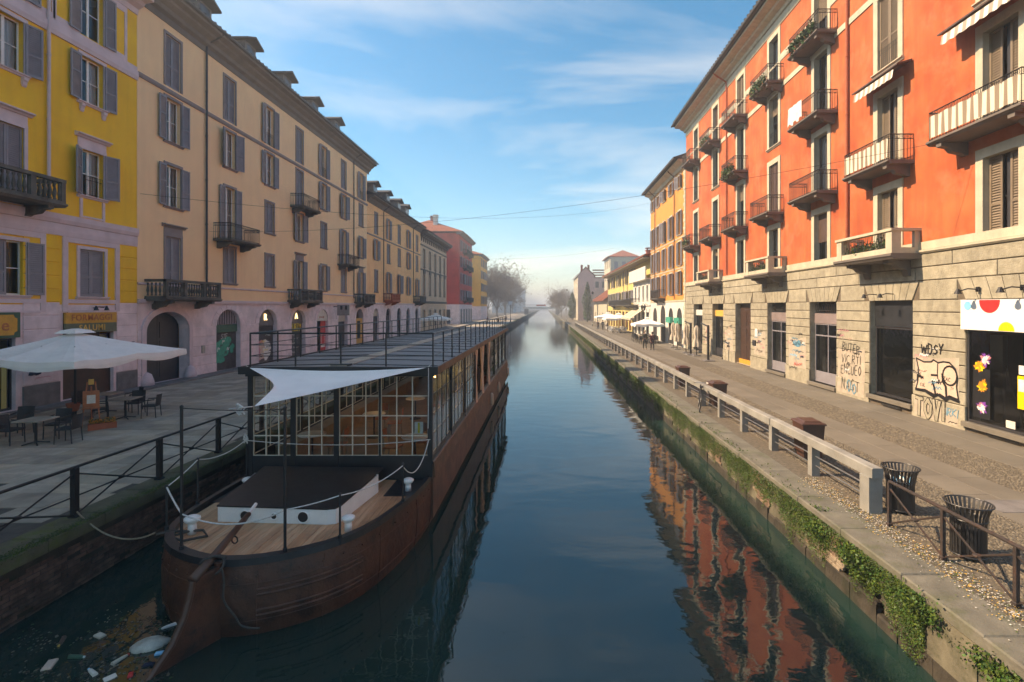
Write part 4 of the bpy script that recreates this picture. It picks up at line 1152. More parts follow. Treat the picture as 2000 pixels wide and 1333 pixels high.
# shop fillings of the arches
def roller(H, Y, w, h, m='metal_shutter', x=-.3):
    mb = MB(); n = int(h / .075)
    for i in range(n):
        z = h * i / n; d = h / n
        mb.grid([[(0, -w / 2, z), (0, w / 2, z)], [(.022, -w / 2, z + d * .35), (.022, w / 2, z + d * .35)], [(.022, -w / 2, z + d * .7), (.022, w / 2, z + d * .7)], [(0, -w / 2, z + d), (0, w / 2, z + d)]])
    return H.add(mb, 'roller_shutter', m, (x, H.ly(Y), .04))
def fanlight(H, Y, w, zs, zc, m, x=-.26, bars=True):
    P = arch_pts(0, w, zs, zc, 12)
    mb = MB().prism([(0, p[0], p[1]) for p in P], (.04, 0, 0))
    o_ = H.add(mb, 'fanlight', m, (x, H.ly(Y), 0))
    if bars:
        b_ = MB()
        for i in range(1, 14):
            y = -w / 2 + w * i / 14; hh = zs + (zc - zs) * math.sqrt(max(0, 1 - (2 * y / w) ** 2))
            b_.box(.04, .06, y - .018, y + .018, zs, hh)
        obj('bar', b_.mesh('bar', 'mauve_trim'), o_)
    return o_
roller(Bh, 32.4, 2.45, 2.35); fanlight(Bh, 32.4, 2.45, 2.9, 3.83, 'room_dark')
Bh.add(MB().box(-.28, -.2, Bh.ly(32.4) - 1.22, Bh.ly(32.4) + 1.22, 2.4, 2.88), 'fascia', 'paint_green')
graf(Bh, scribble(1.3, .14, 16, .02, 77), 'sign_green', 32.4, 2.57, -.195)
for Y in (37.0, 41.6):
    roller(Bh, Y, 2.4, 2.6); fanlight(Bh, Y, 2.4, 2.66, 3.83, 'plinth_grey', bars=False)
    decal(Bh, text_mesh('R' if Y < 40 else 'A', .62, .02, .02), 'lettering', Bh.ly(Y), 3.25, -.18).data.materials.append(MT['lit_sign'])
fanlight(Bh, 46.1, 2.3, 2.75, 3.78, 'paper', bars=False, x=-.1)
graf(Bh, scribble(1.3, .3, 15, .06, 78), 'wood_red', 46.1, 2.95, -.055)
Bh.add(MB().box(-.3, -.24, Bh.ly(46.1) + .1, Bh.ly(46.1) + 1.14, .05, 2.72), 'door', 'paint_red')
Bh.add(MB().box(-.24, -.232, Bh.ly(46.1) + .2, Bh.ly(46.1) + 1.0, .35, 1.6), 'poster', 'paint_white')
Bh.add(MB().box(-.231, -.226, Bh.ly(46.1) + .28, Bh.ly(46.1) + .92, .6, 1.5), 'poster', 'paint_red')
roller(Bh, 50.7, 2.3, 2.5); fanlight(Bh, 50.7, 2.3, 2.56, 3.78, 'canvas_tan', bars=False)
Bh.add(MB().box(-.2, -.1, Bh.ly(55.3) - 1.08, Bh.ly(55.3) + 1.08, .05, 2.78), 'shop_panel', 'sign_orange'); Bh.add(MB().box(-.1, -.09, Bh.ly(55.3) - .45, Bh.ly(55.3) + .45, .6, 2.5), 'dark_pane', 'room_dark')
# graffiti on the roller shutters
G1 = 'paint_teal'
for dy_, z, w, h, m, sd in ((-.2, 1.45, 1.75, 1.5, 'paint_black', 1), (-.25, 1.45, 1.6, 1.35, G1, 1), (.72, 1.35, .62, .7, 'paint_black', 2), (.74, 1.35, .5, .55, G1, 2), (-.55, .75, .9, .65, G1, 3)):
    graf(Bh, blob(w, h, 26, sd, .28), m, 32.4 + dy_, z, -.262 + .004 * sd + (.003 if m == G1 else 0))
for i in range(7): graf(Bh, scribble(.35, .35, 5, .05, 40 + i), 'paint_white' if i % 2 else 'paint_black', 31.6 + i * .24, 1.0 + .22 * ((i * 5) % 4), -.242)
graf(Bh, scrawl('STF', .3, .03, 9), 'paint_white', 32.35, 2.0, -.25)
for i in range(9): graf(Bh, blob(.95, .6, 16, 50 + i, .3), ('paint_pink', 'paint_rose', 'paint_white')[i % 3], 36.4 + (i % 3) * .45, .5 + .3 * (i // 3 * 1.3), -.262 + .002 * i)
for i in range(10): graf(Bh, scribble(.8, .3, 9, .03, 60 + i), ('paint_black', 'paint_white', 'paint_yellow')[i % 3], 36.5 + .35 * (i % 4), .3 + .22 * i, -.236)
graf(Bh, scrawl('SUBZO', .5, .09, 3), 'paint_yellow', 41.6, 2.05, -.25)
for i in range(10): graf(Bh, scribble(1.0, .3, 11, .035, 80 + i), ('paint_white', 'paint_black')[i % 2], 41.2 + .25 * (i % 4), .2 + .18 * i, -.24)
Bh.add(MB().box(.03, .09, Bh.ly(29.9) - .13, Bh.ly(29.9) + .13, 1.3, 1.75), 'intercom', 'steel')
# hanging bracket sign
t = thing('hanging_sign', 'grey hanging sign box sticking out above the red shop door', 'sign', (LX, 48.5, 3.2))
MB().box(.35, 1.5, -.06, .06, 0, 1.0).build('box', 'steel', t); MB().box(.0, .36, -.03, .03, .8, .86).build('arm', 'iron', t)
for q_ in (.66, 1.1): MB().box(q_, q_ + .2, -.066, -.06, .55, .92).build('mark', 'paint_black', t)

# ------------------------------------------------------------------ left row, house 3: peach
C = House('peach_house', 'peach coloured house with roof dormers between the beige and brown houses', 'L', 57.62, 82.4)
cC = [60.7, 65.5, 70.3, 75.0, 80.1]
holes = []
for Y in cC: holes += [(C.ly(Y), 1.1, 12.6, 15.1), (C.ly(Y), 1.1, 9.6, 11.9), (C.ly(Y), 1.1, 5.8, 8.3)]
H4 = [(C.ly(y), 2.0, .03, 3.85, 2.9) for y in cC]
mb = wall_mesh(MB(), C.a, C.b, 4.3, 16.2, holes, .28); shell(mb, C.a, C.b, 16.2, 13); C.add(mb, 'wall', ['peach_plaster', 'room_dark'])
C.add(wall_mesh(MB(), C.a, C.b, -.3, 4.3, H4, .4, .8), 'ground_wall', ['mauve_stone', 'room_dark'])
band(C, 4.3, 4.5, .1, 'mauve_trim'); band(C, 12.25, 12.42, .08, 'grey_trim')
eaves(C, C.a, C.b, 15.9, [(-.01, 0), (.06, 0), (.3, .35), (.36, .5), (.85, .62), (.85, .76), (-.01, .8)], 'cornice_stone')
roof(C, C.a, C.b, 16.75, 1.0, 13, 2.4)
for Y in (61, 66, 71, 75): dormer(C, Y, 17.5, -.2, 1.7, 1.0)
chimney(C, 79, 17.6, -2, 1.6, 1.6, 'plinth_grey')
for i, Y in enumerate(cC):
    window(C, Y, 12.6, 1.1, 2.5, 'closed' if i % 2 == 0 else 'open', 'grey_trim', sill=False, curt=.3)
    window(C, Y, 9.6, 1.1, 2.3, 'closed' if i % 3 else 'open', 'grey_trim', curt=.3)
    window(C, Y, 5.8, 1.1, 2.5, 'open' if i else 'closed', 'grey_trim', curt=.3)
    f = shopfront(C, Y, 1.96, 2.85, .05, 'dark_frame', 2, x=-.3)
    fanlight(C, Y, 2.0, 2.92, 3.83, 'canvas_tan' if i == 0 else 'room_dark', bars=False)
balcony(C, 65.5, 4.75, 3.6, 1.1, 'stone', 'terracotta'); balcony(C, 80.1, 4.75, 3.6, 1.1, 'stone')
pipe(C, 63.3, 4.6, 16.5, r=.05); pipe(C, 77.6, 4.6, 16.5, r=.05)
# ------------------------------------------------------------------ left row, house 4: brown with bracketed cornice
D = House('brown_house', 'brown stone house with a deep bracketed cornice and pedimented windows', 'L', 82.42, 104.2)
cD = [84.8, 89.1, 93.4, 97.7, 101.9]
holes = []
for Y in cD: holes += [(D.ly(Y), 1.2, 10.6, 13.5), (D.ly(Y), 1.2, 6.0, 9.3), (D.ly(Y), 1.3, .8, 3.4)]
mb = wall_mesh(MB(), D.a, D.b, -.3, 15.8, holes, .3); shell(mb, D.a, D.b, 15.8, 13); D.add(mb, 'wall', ['tan_plaster', 'room_dark'])
for Y in cD:
    window(D, Y, 10.6, 1.2, 2.9, 'none', 'cornice_stone', sh=None); window(D, Y, 6.0, 1.2, 3.3, 'none', 'cornice_stone', sh=None, ornament=.9); window(D, Y, .8, 1.3, 2.6, 'none', 'cornice_stone', sh=None)
band(D, 4.6, 5.0, .12, 'cornice_stone'); band(D, 10.0, 10.25, .1, 'cornice_stone'); band(D, 14.0, 14.25, .1, 'cornice_stone')
eaves(D, D.a, D.b + .3, 15.4, [(-.01, 0), (.3, 0), (.4, .5), (1.15, .62), (1.15, .85), (-.01, .9)], 'cornice_stone')
y = D.a + .5
while y < D.b:
    D.add(bracket_mb(1.0, 1.1, .3), 'cornice_bracket', 'cornice_stone', (0, y, 15.85)); y += 1.45
roof(D, D.a, D.b, 16.35, 1.25, 13, 2.4)
# ------------------------------------------------------------------ left row, houses 5 and 6 beyond the side street
E = House('red_house', 'dark red corner house with tiled roof across the side street', 'L', 119.2, 140.6)
cE = [122.3, 126.5, 130.7, 134.9, 138.6]
holes = [(E.ly(Y), 1.4, z, z + 2.5) for Y in cE for z in (5.6, 9.6, 13.6, 17.4)] + [(E.ly(Y), 2.4, .05, 3.6) for Y in cE]
mb = wall_mesh(MB(), E.a, E.b, -.3, 21.2, holes, .3); shell(mb, E.a, E.b, 21.2, 16); E.add(mb, 'wall', ['red_plaster', 'room_dark'])
for Y in cE:
    for z in (5.6, 9.6, 13.6, 17.4): window(E, Y, z, 1.4, 2.5, 'open', 'grey_trim', curt=None)
for z in (5.4, 13.4, 17.2): balcony(E, 130.7, z, 12.0, 1.1)
E.add(MB().box(-16.02, .06, E.a - .06, E.b + .06, 0, 4.6), 'stone_base', 'mauve_stone')
for Y in cE: E.add(MB().box(.06, .09, E.ly(Y) - 1, E.ly(Y) + 1, .1, 3.5), 'shop_door', 'dark_frame')
for dx_ in (2, 5, 8, 11): E.add(MB().box(-dx_ - 1.6, -dx_, E.a - .09, E.a - .05, .1, 3.4), 'shop_door', 'dark_frame')
eaves(E, E.a - .5, E.b + .5, 20.9, [(-.5, 0), (.3, 0), (.9, .4), (.95, .6), (-.5, .65)], 'cornice_stone')
roof(E, E.a - .3, E.b + .3, 21.6, 1.1, 16, 3.4, 'roof_tile', hip=5)
chimney(E, 122, 24, -6, 1, 1.4, 'white_plaster'); chimney(E, 128, 24.6, -8, 1, 1.6)
F = House('ochre_house', 'ochre house with tiled roof beyond the dark red house', 'L', 159.5, 177.5)
cF = [161.5, 166.2, 170.8, 175.2]
holes = [(F.ly(Y), 1.3, z, z + 2.4) for Y in cF for z in (5.0, 9.0, 13.0, 16.8)]
mb = wall_mesh(MB(), F.a, F.b, -.3, 20.0, holes, .3); shell(mb, F.a, F.b, 20, 14); F.add(mb, 'wall', ['ochre_plaster', 'room_dark'])
for Y in cF:
    for z in (5.0, 9.0, 13.0, 16.8): window(F, Y, z, 1.3, 2.4, 'open', 'grey_trim')
F.add(MB().box(-14.02, .06, F.a - .06, F.b + .06, 0, 4.2), 'stone_base', 'mauve_stone')
eaves(F, F.a - .4, F.b + .4, 19.8, [(-.4, 0), (.3, 0), (.8, .4), (.8, .6), (-.4, .6)], 'cornice_stone')
roof(F, F.a - .2, F.b + .2, 20.45, .95, 14, 2.6, 'roof_tile', hip=4)
chimney(F, 163, 22.5, -4, 1.2, 1.4, 'white_plaster')
# hazy blocks far off
for i, (Y, X, w, h, lab) in enumerate(((350, -20.5, 14, 19, 'pale apartment block in haze just past the bare trees'), (430, -20.5, 16, 21, 'hazy blue apartment block, second beyond the bare trees'), (520, -20.5, 22, 22, 'faint apartment block, farthest along the shaded quay'))):
    K = House('apartment_block', lab, 'L', Y - w, Y + w, X)
    hs = [(K.ly(Y + (j - 3.5) * w / 4.2), 1.6, 3.5 + 3.3 * f_, 5.4 + 3.3 * f_) for j in range(8) for f_ in range(5)]
    mb = wall_mesh(MB(), K.a, K.b, -.3, h, hs, .2); shell(mb, K.a, K.b, h, 14); K.add(mb, 'wall', ['hazy_block', 'room_dark'])
    K.add(MB().box(-14.3, .5, K.a - .3, K.b + .3, h, h + .5), 'roof', 'plinth_grey')
    for q in hs: K.add(MB().box(-.1, -.06, q[0] - .8, q[0] + .8, q[2], q[3]), 'window', 'window_glass')
# ------------------------------------------------------------------ right row, house 1: orange palazzo
G = House('orange_house', 'large orange house with cream window frames and a rusticated stone ground floor', 'R', 8.0, 49.4)
cG = [15.3, 20.33, 25.26, 30.45, 35.6, 40.84, 46.1]
rG = [(6.08, 8.62), (9.45, 12.5), (13.2, 16.5), (16.95, 20.0)]
balc = {(1, c) for c in range(7)} | {(2, 2), (2, 4)} | {(3, 2), (3, 3), (3, 4), (3, 5), (3, 6)}
def gz(r, c):
    zb, zt = rG[r]
    if (r, c) not in balc and r in (2, 3): zb += 0.35
    return zb, zt
cGx = [10.2] + cG
holes = []
for c, Y in enumerate(cGx):
    for r in range(4):
        zb, zt = gz(r, c - 1); holes.append((G.ly(Y), 1.2, zb, zt))
openG = [(13.3, 6.5, .32), (20.2, 2.5, .38), (25.1, 2.4, .22), (30.1, 2.4, .22), (35.2, 2.7, .05), (40.3, 2.5, .15), (45.5, 2.6, .15)]
mb = wall_mesh(MB(), G.a, G.b, 6.0, 21.2, holes, .34, .6, 0.0, 0, 1, 2); shell(mb, G.a, G.b, 21.2, 13); G.add(mb, 'wall', ['orange_plaster', 'room_dark', 'cream_trim'])
H4 = [(G.ly(y), w, z, 4.25) for y, w, z in openG]
G.add(wall_mesh(MB(), G.a, G.b, -.3, 6.0, H4, .45, 1.6, 0.0, 0, 1, 2), 'ground_wall', ['rust_joint', 'room_dark', 'rust_stone'])
# rustication
ed = [G.a]
for y, w, z in sorted(openG, key=lambda q: G.ly(q[0])): ed += [G.ly(y) - w / 2, G.ly(y) + w / 2]
ed.append(G.b)
for i in range(0, len(ed), 2):
    if ed[i + 1] - ed[i] > .2:
        blocks(G, ed[i], ed[i + 1], .78, 4.25, .44, 'rust_stone', lmax=2.8, j=.03, p=.04)
        G.add(MB().cbox(-.03, .07, ed[i] - .0, ed[i + 1], -.05, .77, .015), 'plinth', 'rust_stone')
y = G.a; last = G.a
for yy, w, z in sorted(openG, key=lambda q: G.ly(q[0])):
    a, b = G.ly(yy) - w / 2 - .5, G.ly(yy) + w / 2 + .5
    if a - last > .1: blocks(G, last, a + .16, 4.25, 4.95, .7, 'rust_stone', lmax=3, j=.03, p=.04)
    voussoirs(G, G.ly(yy), w, 4.25, 4.95, 'rust_stone', 7 if w < 3 else 13, .34, .045); last = b - .16
blocks(G, last, G.b, 4.25, 4.95, .7, 'rust_stone', lmax=3, j=.03, p=.04)
blocks(G, G.a, G.b, 4.95, 5.92, .485, 'rust_stone', lmax=3.4, j=.03, p=.04)
band(G, 5.92, 6.06, .14, 'cream_trim'); G.add(MB().box(-.01, .05, G.a, G.b, 6.06, 6.34), 'base_band', 'cream_trim')
band(G, 20.35, 20.55, .08, 'cream_trim'); band(G, 18.2, 18.32, .05, 'cream_trim', G.a, G.ly(26.5))
G.add(MB().box(-.01, .04, G.a, G.b, 20.55, 21.0), 'frieze', 'cream_trim')
eaves(G, G.a - .3, G.b, 20.85, [(-.01, 0), (.12, 0), (.2, .18), (.5, .28), (.56, .4), (1.05, .46), (1.05, .6), (-.01, .62)], 'cream_trim')
G.add(MB().box(-.05, 1.25, G.a - .45, G.b, 21.49, 21.6), 'eaves_board', 'dark_frame'); G.add(MB().tube([(1.28, G.a - .5, 21.55), (1.28, G.b, 21.55)], .09, 8), 'gutter', 'roof_dark')
roof(G, G.a, G.b, 21.72, 1.3, 13, 2.6)
for c, Y in enumerate(cG):   # cream framed orange panels of the attic storey
    y = G.ly(Y) + 2.58
    if y + 1.6 > G.b: continue
    m_ = MB(); 
    for z0, z1 in ((16.62, 16.9), (18.32, 18.6)): m_.box(-.01, .045, y - 1.72, y + 1.72, z0, z1)
    if c > 1: G.add(m_, 'panel_frame', 'cream_trim')
rg = random.Random(21)
for c, Y in enumerate(cGx):
    for r in range(4):
        zb, zt = gz(r, c - 1); isb = (r, c - 1) in balc
        st = 'roll' if (r + c) % 3 == 0 else ('half' if (r * 2 + c) % 5 == 1 else 'none')
        shm = 'shutter_brown' if (c + r) % 2 else 'shutter_tan'
        if c in (1, 2) and r in (0, 1): st = 'leaf'
        if st == 'half': st = 'closed'
        u = window(G, Y, zb, 1.2, round(zt - zb, 3), st if st != 'leaf' else 'none', 'cream_trim', sh=shm, sash='dark_frame', sill=not isb and r > 0, casing=.27,
                   curt=(None, .3, None)[(c + r) % 3], rail=(not isb and r > 1), depth=.34)
        if st == 'leaf':
            me = cached(('glf', zt - zb), lambda: shutter_mb(.46, zt - zb - .04).mesh('shutter', 'shutter_tan'))
            obj('shutter', me, u, (-.2, -.59, .02)); obj('shutter', me, u, (-.2, .13, .02))
for (r, c) in balc:
    w = 2.9 if c in (0, 1, 2) else 2.6
    b = balcony(G, cG[c], rG[r][0], w if c else 3.4, 1.0, 'iron', 'cornice_stone', .38)
    if r == 1 and c in (0, 1):   # striped wind cloth tied to the railing
        ww = (3.4 if c == 0 else 2.9)
        obj('balcony_cloth', MB().grid([[(0.905 + .012 * math.sin(i * 1.3), -ww / 2 + .1 + (ww - .2) * i / 40, .10), (.905 + .02 * math.sin(i * .9), -ww / 2 + .1 + (ww - .2) * i / 40, .80)] for i in range(41)]).mesh('balcony_cloth', 'striped_cloth'), b, (0.04, 0, 0))
# stone balconies of the main floor
def parapet(w, d, h=.92):
    mb = MB(); t = .14
    for s_ in (-1, 1): mb.box(d - .34, d, s_ * (w / 2 - .17) - .17, s_ * (w / 2 - .17) + .17, 0, h - .1)
    mb.box(d - .16, d - .02, -w / 2 + .34, w / 2 - .34, 0, .22)
    for s_ in (-1, 1):
        y0, y1 = sorted((s_ * (w / 2 - .02), s_ * (w / 2 - .16))); mb.box(0, d - .34, y0, y1, 0, .22); mb.box(0, .2, y0, y1, .22, h - .1)
    mb.box(d - .22, d + .05, -w / 2 - .05, w / 2 + .05, h - .1, h)
    for s_ in (-1, 1):
        y0, y1 = sorted((s_ * (w / 2 + .05), s_ * (w / 2 - .2))); mb.box(0, d - .22, y0, y1, h - .102, h - .002)
    return mb
for c, w in ((1, 3.5), (3, 3.2), (5, 3.2)):
    t = obj('stone_balcony', cached(('pp', w), lambda: parapet(w, 1.05).mesh('stone_balcony', 'cream_trim')), G.root, (0, G.ly(cG[c]), 5.95))
    obj('slab', cached(('ps', w), lambda: slab_mb(w + .2, 1.15, .2).mesh('slab', 'cornice_stone')), t, (0, 0, -.002))
    for s_ in (-1, 1): obj('bracket', cached('pbk', lambda: bracket_mb(1.0, .6, .32).mesh('bracket', 'cornice_stone')), t, (0, s_ * w * .33, -.2))
    g_ = MB(); n = int((w - .7) / .09)
    for i in range(n): y_ = -w / 2 + .36 + (w - .72) * (i + .5) / n; g_.tube([(.96, y_, .22), (.96, y_ + .05 * math.sin(i * 2), .52), (.96, y_, .82)], .009, 4)
    obj('grille', g_.mesh('grille', 'iron'), t)
# awnings over the two striped balconies
for c, w in ((0, 3.0), (1, 2.4)):
    y = G.ly(cG[c])
    t = obj('awning', MB().prism([(0.05, -w / 2 - .2, .12), (.62, -w / 2 - .2, -.02), (.62, -w / 2 - .2, .03), (.05, -w / 2 - .2, .2)], (0, w + .4, 0)).mesh('awning', 'shutter_brown'), G.root, (0, y, 13.0))
    n = 36
    P = [[(.42, -w / 2 + w * i / n, .0), (.62, -w / 2 + w * i / n, -.12), (.66, -w / 2 + w * i / n, -.40 - .05 * abs(math.sin(i * PI / 4.5)))] for i in range(n + 1)]
    obj('valance', MB().grid(P).mesh('valance', 'striped_awning'), t)
pipe(G, 22.95, 6.4, 21.4, 'terracotta', .06, .1, 1.0); pipe(G, 38.2, 6.4, 21.4, 'terracotta', .06, .1, 1.0)
# ground floor shops
def sill_stone(Y, w, z): G.add(MB().tbox(-.4, .16, G.ly(Y) - w / 2 - .05, G.ly(Y) + w / 2 + .05, z - .16, z, .01), 'door_sill', 'granite')
# the toy-bright shop nearest: white board with coloured discs
sg = tag(MB().box(0, .1, -3.3, 3.3, 0, .95).build('shop_sign', 'sign_white', None, (RX - .06, 13.3, 3.28), PI), 'white shop sign board with red, yellow and blue discs', 'sign')
def disc(y, z, r, m, k=0):
    P = []
    for i in range(28):
        a = 2 * PI * i / 28; P.append((.1, max(-3.28, min(3.28, y + r * math.cos(a))), max(.015, min(.935, z + r * math.sin(a)))))
    MB().prism(P, (.008 + k * .002, 0, 0)).build('disc', m, sg)
disc(-3.02, .76, .14, 'paint_sky'); disc(-2.22, .9, .36, 'paint_red', 1); disc(-1.65, .02, .26, 'paint_yellow'); disc(-.6, .6, .2, 'paint_sky'); disc(.6, .2, .3, 'paint_red')
f = shopfront(G, 13.3, 6.5, 2.95, .32, 'dark_frame', 3, kick=.08, x=-.1)
sill_stone(13.3, 6.5, .32)
def poster(par, y, z, w, h, m, x=.09, k=0): return obj('poster', MB().box(0, .004 + .002 * k, -w / 2, w / 2, 0, h).mesh('poster', m), par, (x, y, z))
poster(f, -2.7, .2, .62, 1.55, 'paint_black')
for j, (y, z, m, sd) in enumerate(((-2.78, 1.82, 'paint_orange', 1), (-2.68, 1.2, 'paint_orange', 2), (-2.7, .55, 'paint_purple', 3), (-2.55, 2.05, 'paint_purple', 6))):
    g_ = random.Random(sd); cols = (m, m, 'paint_yellow' if 'orange' in m else 'paint_pink', 'paint_white' if 'orange' not in m else 'paint_orange')
    for q in range(4):
        mbx = MB()
        for i in range(16):
            a = g_.uniform(0, 2 * PI); l_ = g_.uniform(.08, .25) * (1 - .12 * q); w_ = g_.uniform(.012, .05); c, s_ = math.cos(a), math.sin(a); o0 = (g_.uniform(-.06, .06), g_.uniform(-.06, .06))
            mbx.poly([(i * .0001, o0[0] - s_ * w_ * .4, o0[1] + c * w_ * .4), (i * .0001, o0[0] + s_ * w_ * .4, o0[1] - c * w_ * .4), (i * .0001, o0[0] + c * l_ * .6 + s_ * w_, o0[1] + s_ * l_ * .6 - c * w_), (i * .0001, o0[0] + c * l_, o0[1] + s_ * l_), (i * .0001, o0[0] + c * l_ * .6 - s_ * w_, o0[1] + s_ * l_ * .6 + c * w_)])
        obj('poster_print', mbx.mesh('poster_print', cols[q]), f, (.098 + .003 * j + .002 * q, max(-2.95, min(-2.5, y)), z))
poster(f, -1.35, .75, .26, .95, 'paint_yellow'); poster(f, -1.35, 1.25, .2, .35, 'paint_white', .096); poster(f, -1.35, 1.74, .18, .26, 'paint_white')
poster(f, -1.7, .12, .3, .22, 'paper')
obj('fabric_panel', MB().prism([(-.3, -2.3, .1), (-.3, -1.7, .1), (-.3, -2.25, 1.9)], (.02, 0, 0)).mesh('fabric_panel', 'plinth_grey'), f)
obj('inner_column', MB().box(-.5, -.35, -2.9, -2.45, .1, 2.8).mesh('inner_column', 'white_plaster'), f)
for i, Y in enumerate((16.0, 14.5, 12.6)):
    mb = MB().tube([(0, 0, 0), (.35, 0, .02), (.52, -.1, -.05)], .022, 6); mb.lathe([(.04, .1), (.10, -.04), (.11, -.06)], 10, (.55, -.12, -.08)); mb.box(0, .05, -.06, .06, -.08, .08)
    tag(mb.build('sign_lamp', 'iron', None, (RX - .08, Y, 4.55), PI), ('black arm lamp over the blue disc of the white shop sign', 'black arm lamp over the red disc of the white shop sign', 'black arm lamp at the near end of the white shop sign')[i], 'lamp', 'lamps over the shop sign')
# dark framed shop with blank board
f = shopfront(G, 20.2, 2.5, 2.8, .38, 'dark_frame', 1, kick=.1, x=-.3); sill_stone(20.2, 2.5, .38)
G.add(MB().box(-.3, -.2, G.ly(20.2) - 1.25, G.ly(20.2) + 1.25, 3.2, 4.25), 'blank_board', 'boat_paint')
obj('inner_blind', MB().box(-.25, -.2, -1.2, 1.2, .1, 2.7).mesh('inner_blind', 'sign_green'), f)
for i, Y in enumerate((20.9, 19.9)):
    mb = MB().tube([(0, 0, 0), (.3, 0, .02), (.45, -.1, -.05)], .02, 6); mb.lathe([(.04, .1), (.09, -.04), (.10, -.06)], 10, (.47, -.1, -.08))
    tag(mb.build('sign_lamp', 'iron', None, (RX - .08, Y, 4.5), PI), ('arm lamp over the far half of the blank dark shop board', 'arm lamp over the near half of the blank dark shop board')[i], 'lamp', 'lamps over the dark shop board')
for Y, w in ((25.1, 2.4), (30.1, 2.4)):
    f = shopfront(G, Y, w, 2.95, .22, 'shutter_grey', 2, kick=.55, x=-.32, transom=2.35); sill_stone(Y, w, .22)
    G.add(MB().box(-.32, -.22, G.ly(Y) - w / 2, G.ly(Y) + w / 2, 3.17, 3.68), 'fascia', 'fascia_mauve')
    gb = MB(); gb.box(-.3, -.26, G.ly(Y) - w / 2, G.ly(Y) + w / 2, 3.69, 3.73)
    for i in range(14):
        yy = G.ly(Y) - w / 2 + w * (i + .5) / 14
        gb.tube([(-.26, yy + .07 * math.cos(k * PI / 4), 3.97 + .2 * math.sin(k * PI / 4)) for k in range(9)], .014, 4, cap=False)
    G.add(gb, 'fan_grille', 'iron')
    obj('inner_panel', MB().box(-.2, -.15, -w / 2, -w / 2 + .55, .3, 2.9).mesh('inner_panel', 'inner_white'), f)
mb = MB()
for s_ in (-1, 1):
    a, b = sorted((s_ * .01, s_ * 1.35)); mb.box(0, .08, a, b, .1, 4.2)
    for z in (.35, 1.5, 2.7): mb.box(.08, .11, a + .18, b - .18, z, z + 1.0)
dr = G.add(mb, 'street_door', 'door_brown', (-.42, G.ly(35.2), 0)); obj('threshold', MB().box(-.02, .1, -1.35, 1.35, .0, .35).mesh('threshold', 'sign_orange'), dr, (.1, 0, 0))
for Y, w, m_ in ((40.3, 2.5, 'paint_gold'), (45.5, 2.6, 'white_plaster')):
    f = shopfront(G, Y, w, 3.1, .15, 'dark_frame', 2, kick=.6, x=-.32); sill_stone(Y, w, .15)
    G.add(MB().box(-.3, -.2, G.ly(Y) - w / 2, G.ly(Y) + w / 2, 3.27, 3.75), 'fascia', m_)
# graffiti on the piers
gf = lambda mb, m, Y, z, x=.05: graf(G, mb, m, Y, z, x)
gf(scrawl('BUTER', .36, .03, 2, .1), 'paint_black', 22.72, 1.98); gf(scrawl('VIC RTI', .36, .028, 3, .1), 'paint_black', 22.72, 1.5); gf(scrawl('ENCUEO', .42, .03, 4, .05, .8), 'paint_black', 22.72, 1.0)
gf(scribble(.9, .2, 12, .022, 31), 'paint_pink', 23.2, 2.85); gf(scribble(.8, .16, 11, .018, 32), 'paint_rose', 22.9, 2.5)
gf(scrawl('NAST', .5, .03, 5, .05, .9), 'paint_black', 22.7, .28, .08); gf(scrawl('OO', .5, .05, 6, 0, 1.0), 'paint_blue', 22.6, .2, .083)
gf(scrawl('WDSY', .34, .05, 7, .05), 'paint_black', 17.95, 2.35)
# big rose throw-up with black outline
def quadp(P, m, x, Y, z): mbx = MB(); mbx.poly([(p[0], p[1], 0) for p in P]); gf(mbx, m, Y, z, x)
OUT = [(-.95, .05), (-.85, .35), (-.8, .75), (-.92, 1.18), (-.55, 1.08), (-.2, 1.12), (-.1, 1.2), (.1, 1.12), (.35, 1.18), (.6, 1.18), (.85, 1.0), (.95, .7), (.9, .4), (.98, 0), (.6, .06), (.45, -.04), (.2, .05), (.0, -.02), (-.5, .1)]
quadp(OUT, 'paint_rose', .048, 17.8, .95)
mb = MB(); ribbon(mb, OUT + [OUT[0]], .055); ribbon(mb, [(-.2, .66), (.05, .68)], .07, .002); ribbon(mb, [(-.15, .45), (-.05, .2), (.0, -.02)], .08, .002); ribbon(mb, [(.1, 1.12), (.08, .75), (.12, .4)], .04, .002)
ribbon(mb, [(.62 + .3 * math.cos(k * PI / 8), .74 + .32 * math.sin(k * PI / 8)) for k in range(17)], .06, .003); ribbon(mb, [(.3, .75), (.33, .5), (.45, .35), (.48, -.02)], .09, .002)
ribbon(mb, [(-.95, .05), (-.5, .06), (-.1, -.08), (.1, .02), (.45, -.1), (.6, .0), (1.0, -.06)], .10, .004)
gf(mb, 'paint_black', 17.8, .95, .052)
gf(scrawl('ZAC', .14, .014, 8), 'paint_black', 17.3, 1.5, .056); gf(scrawl('COL', .12, .012, 8), 'paint_black', 18.4, 1.15, .056)
mbw = scrawl('TOVI', .6, .17, 9, .02, .85); gf(mbw, 'paint_black', 18.0, .12, .078); gf(scrawl('TOVI', .6, .11, 9, .02, .85), 'rust_stone', 18.0, .12, .086)
gf(scrawl('IRKI', .26, .03, 10), 'paint_blue', 17.05, .35, .08); gf(scribble(.5, .12, 7, .02, 11), 'paint_black', 16.95, .1, .08)
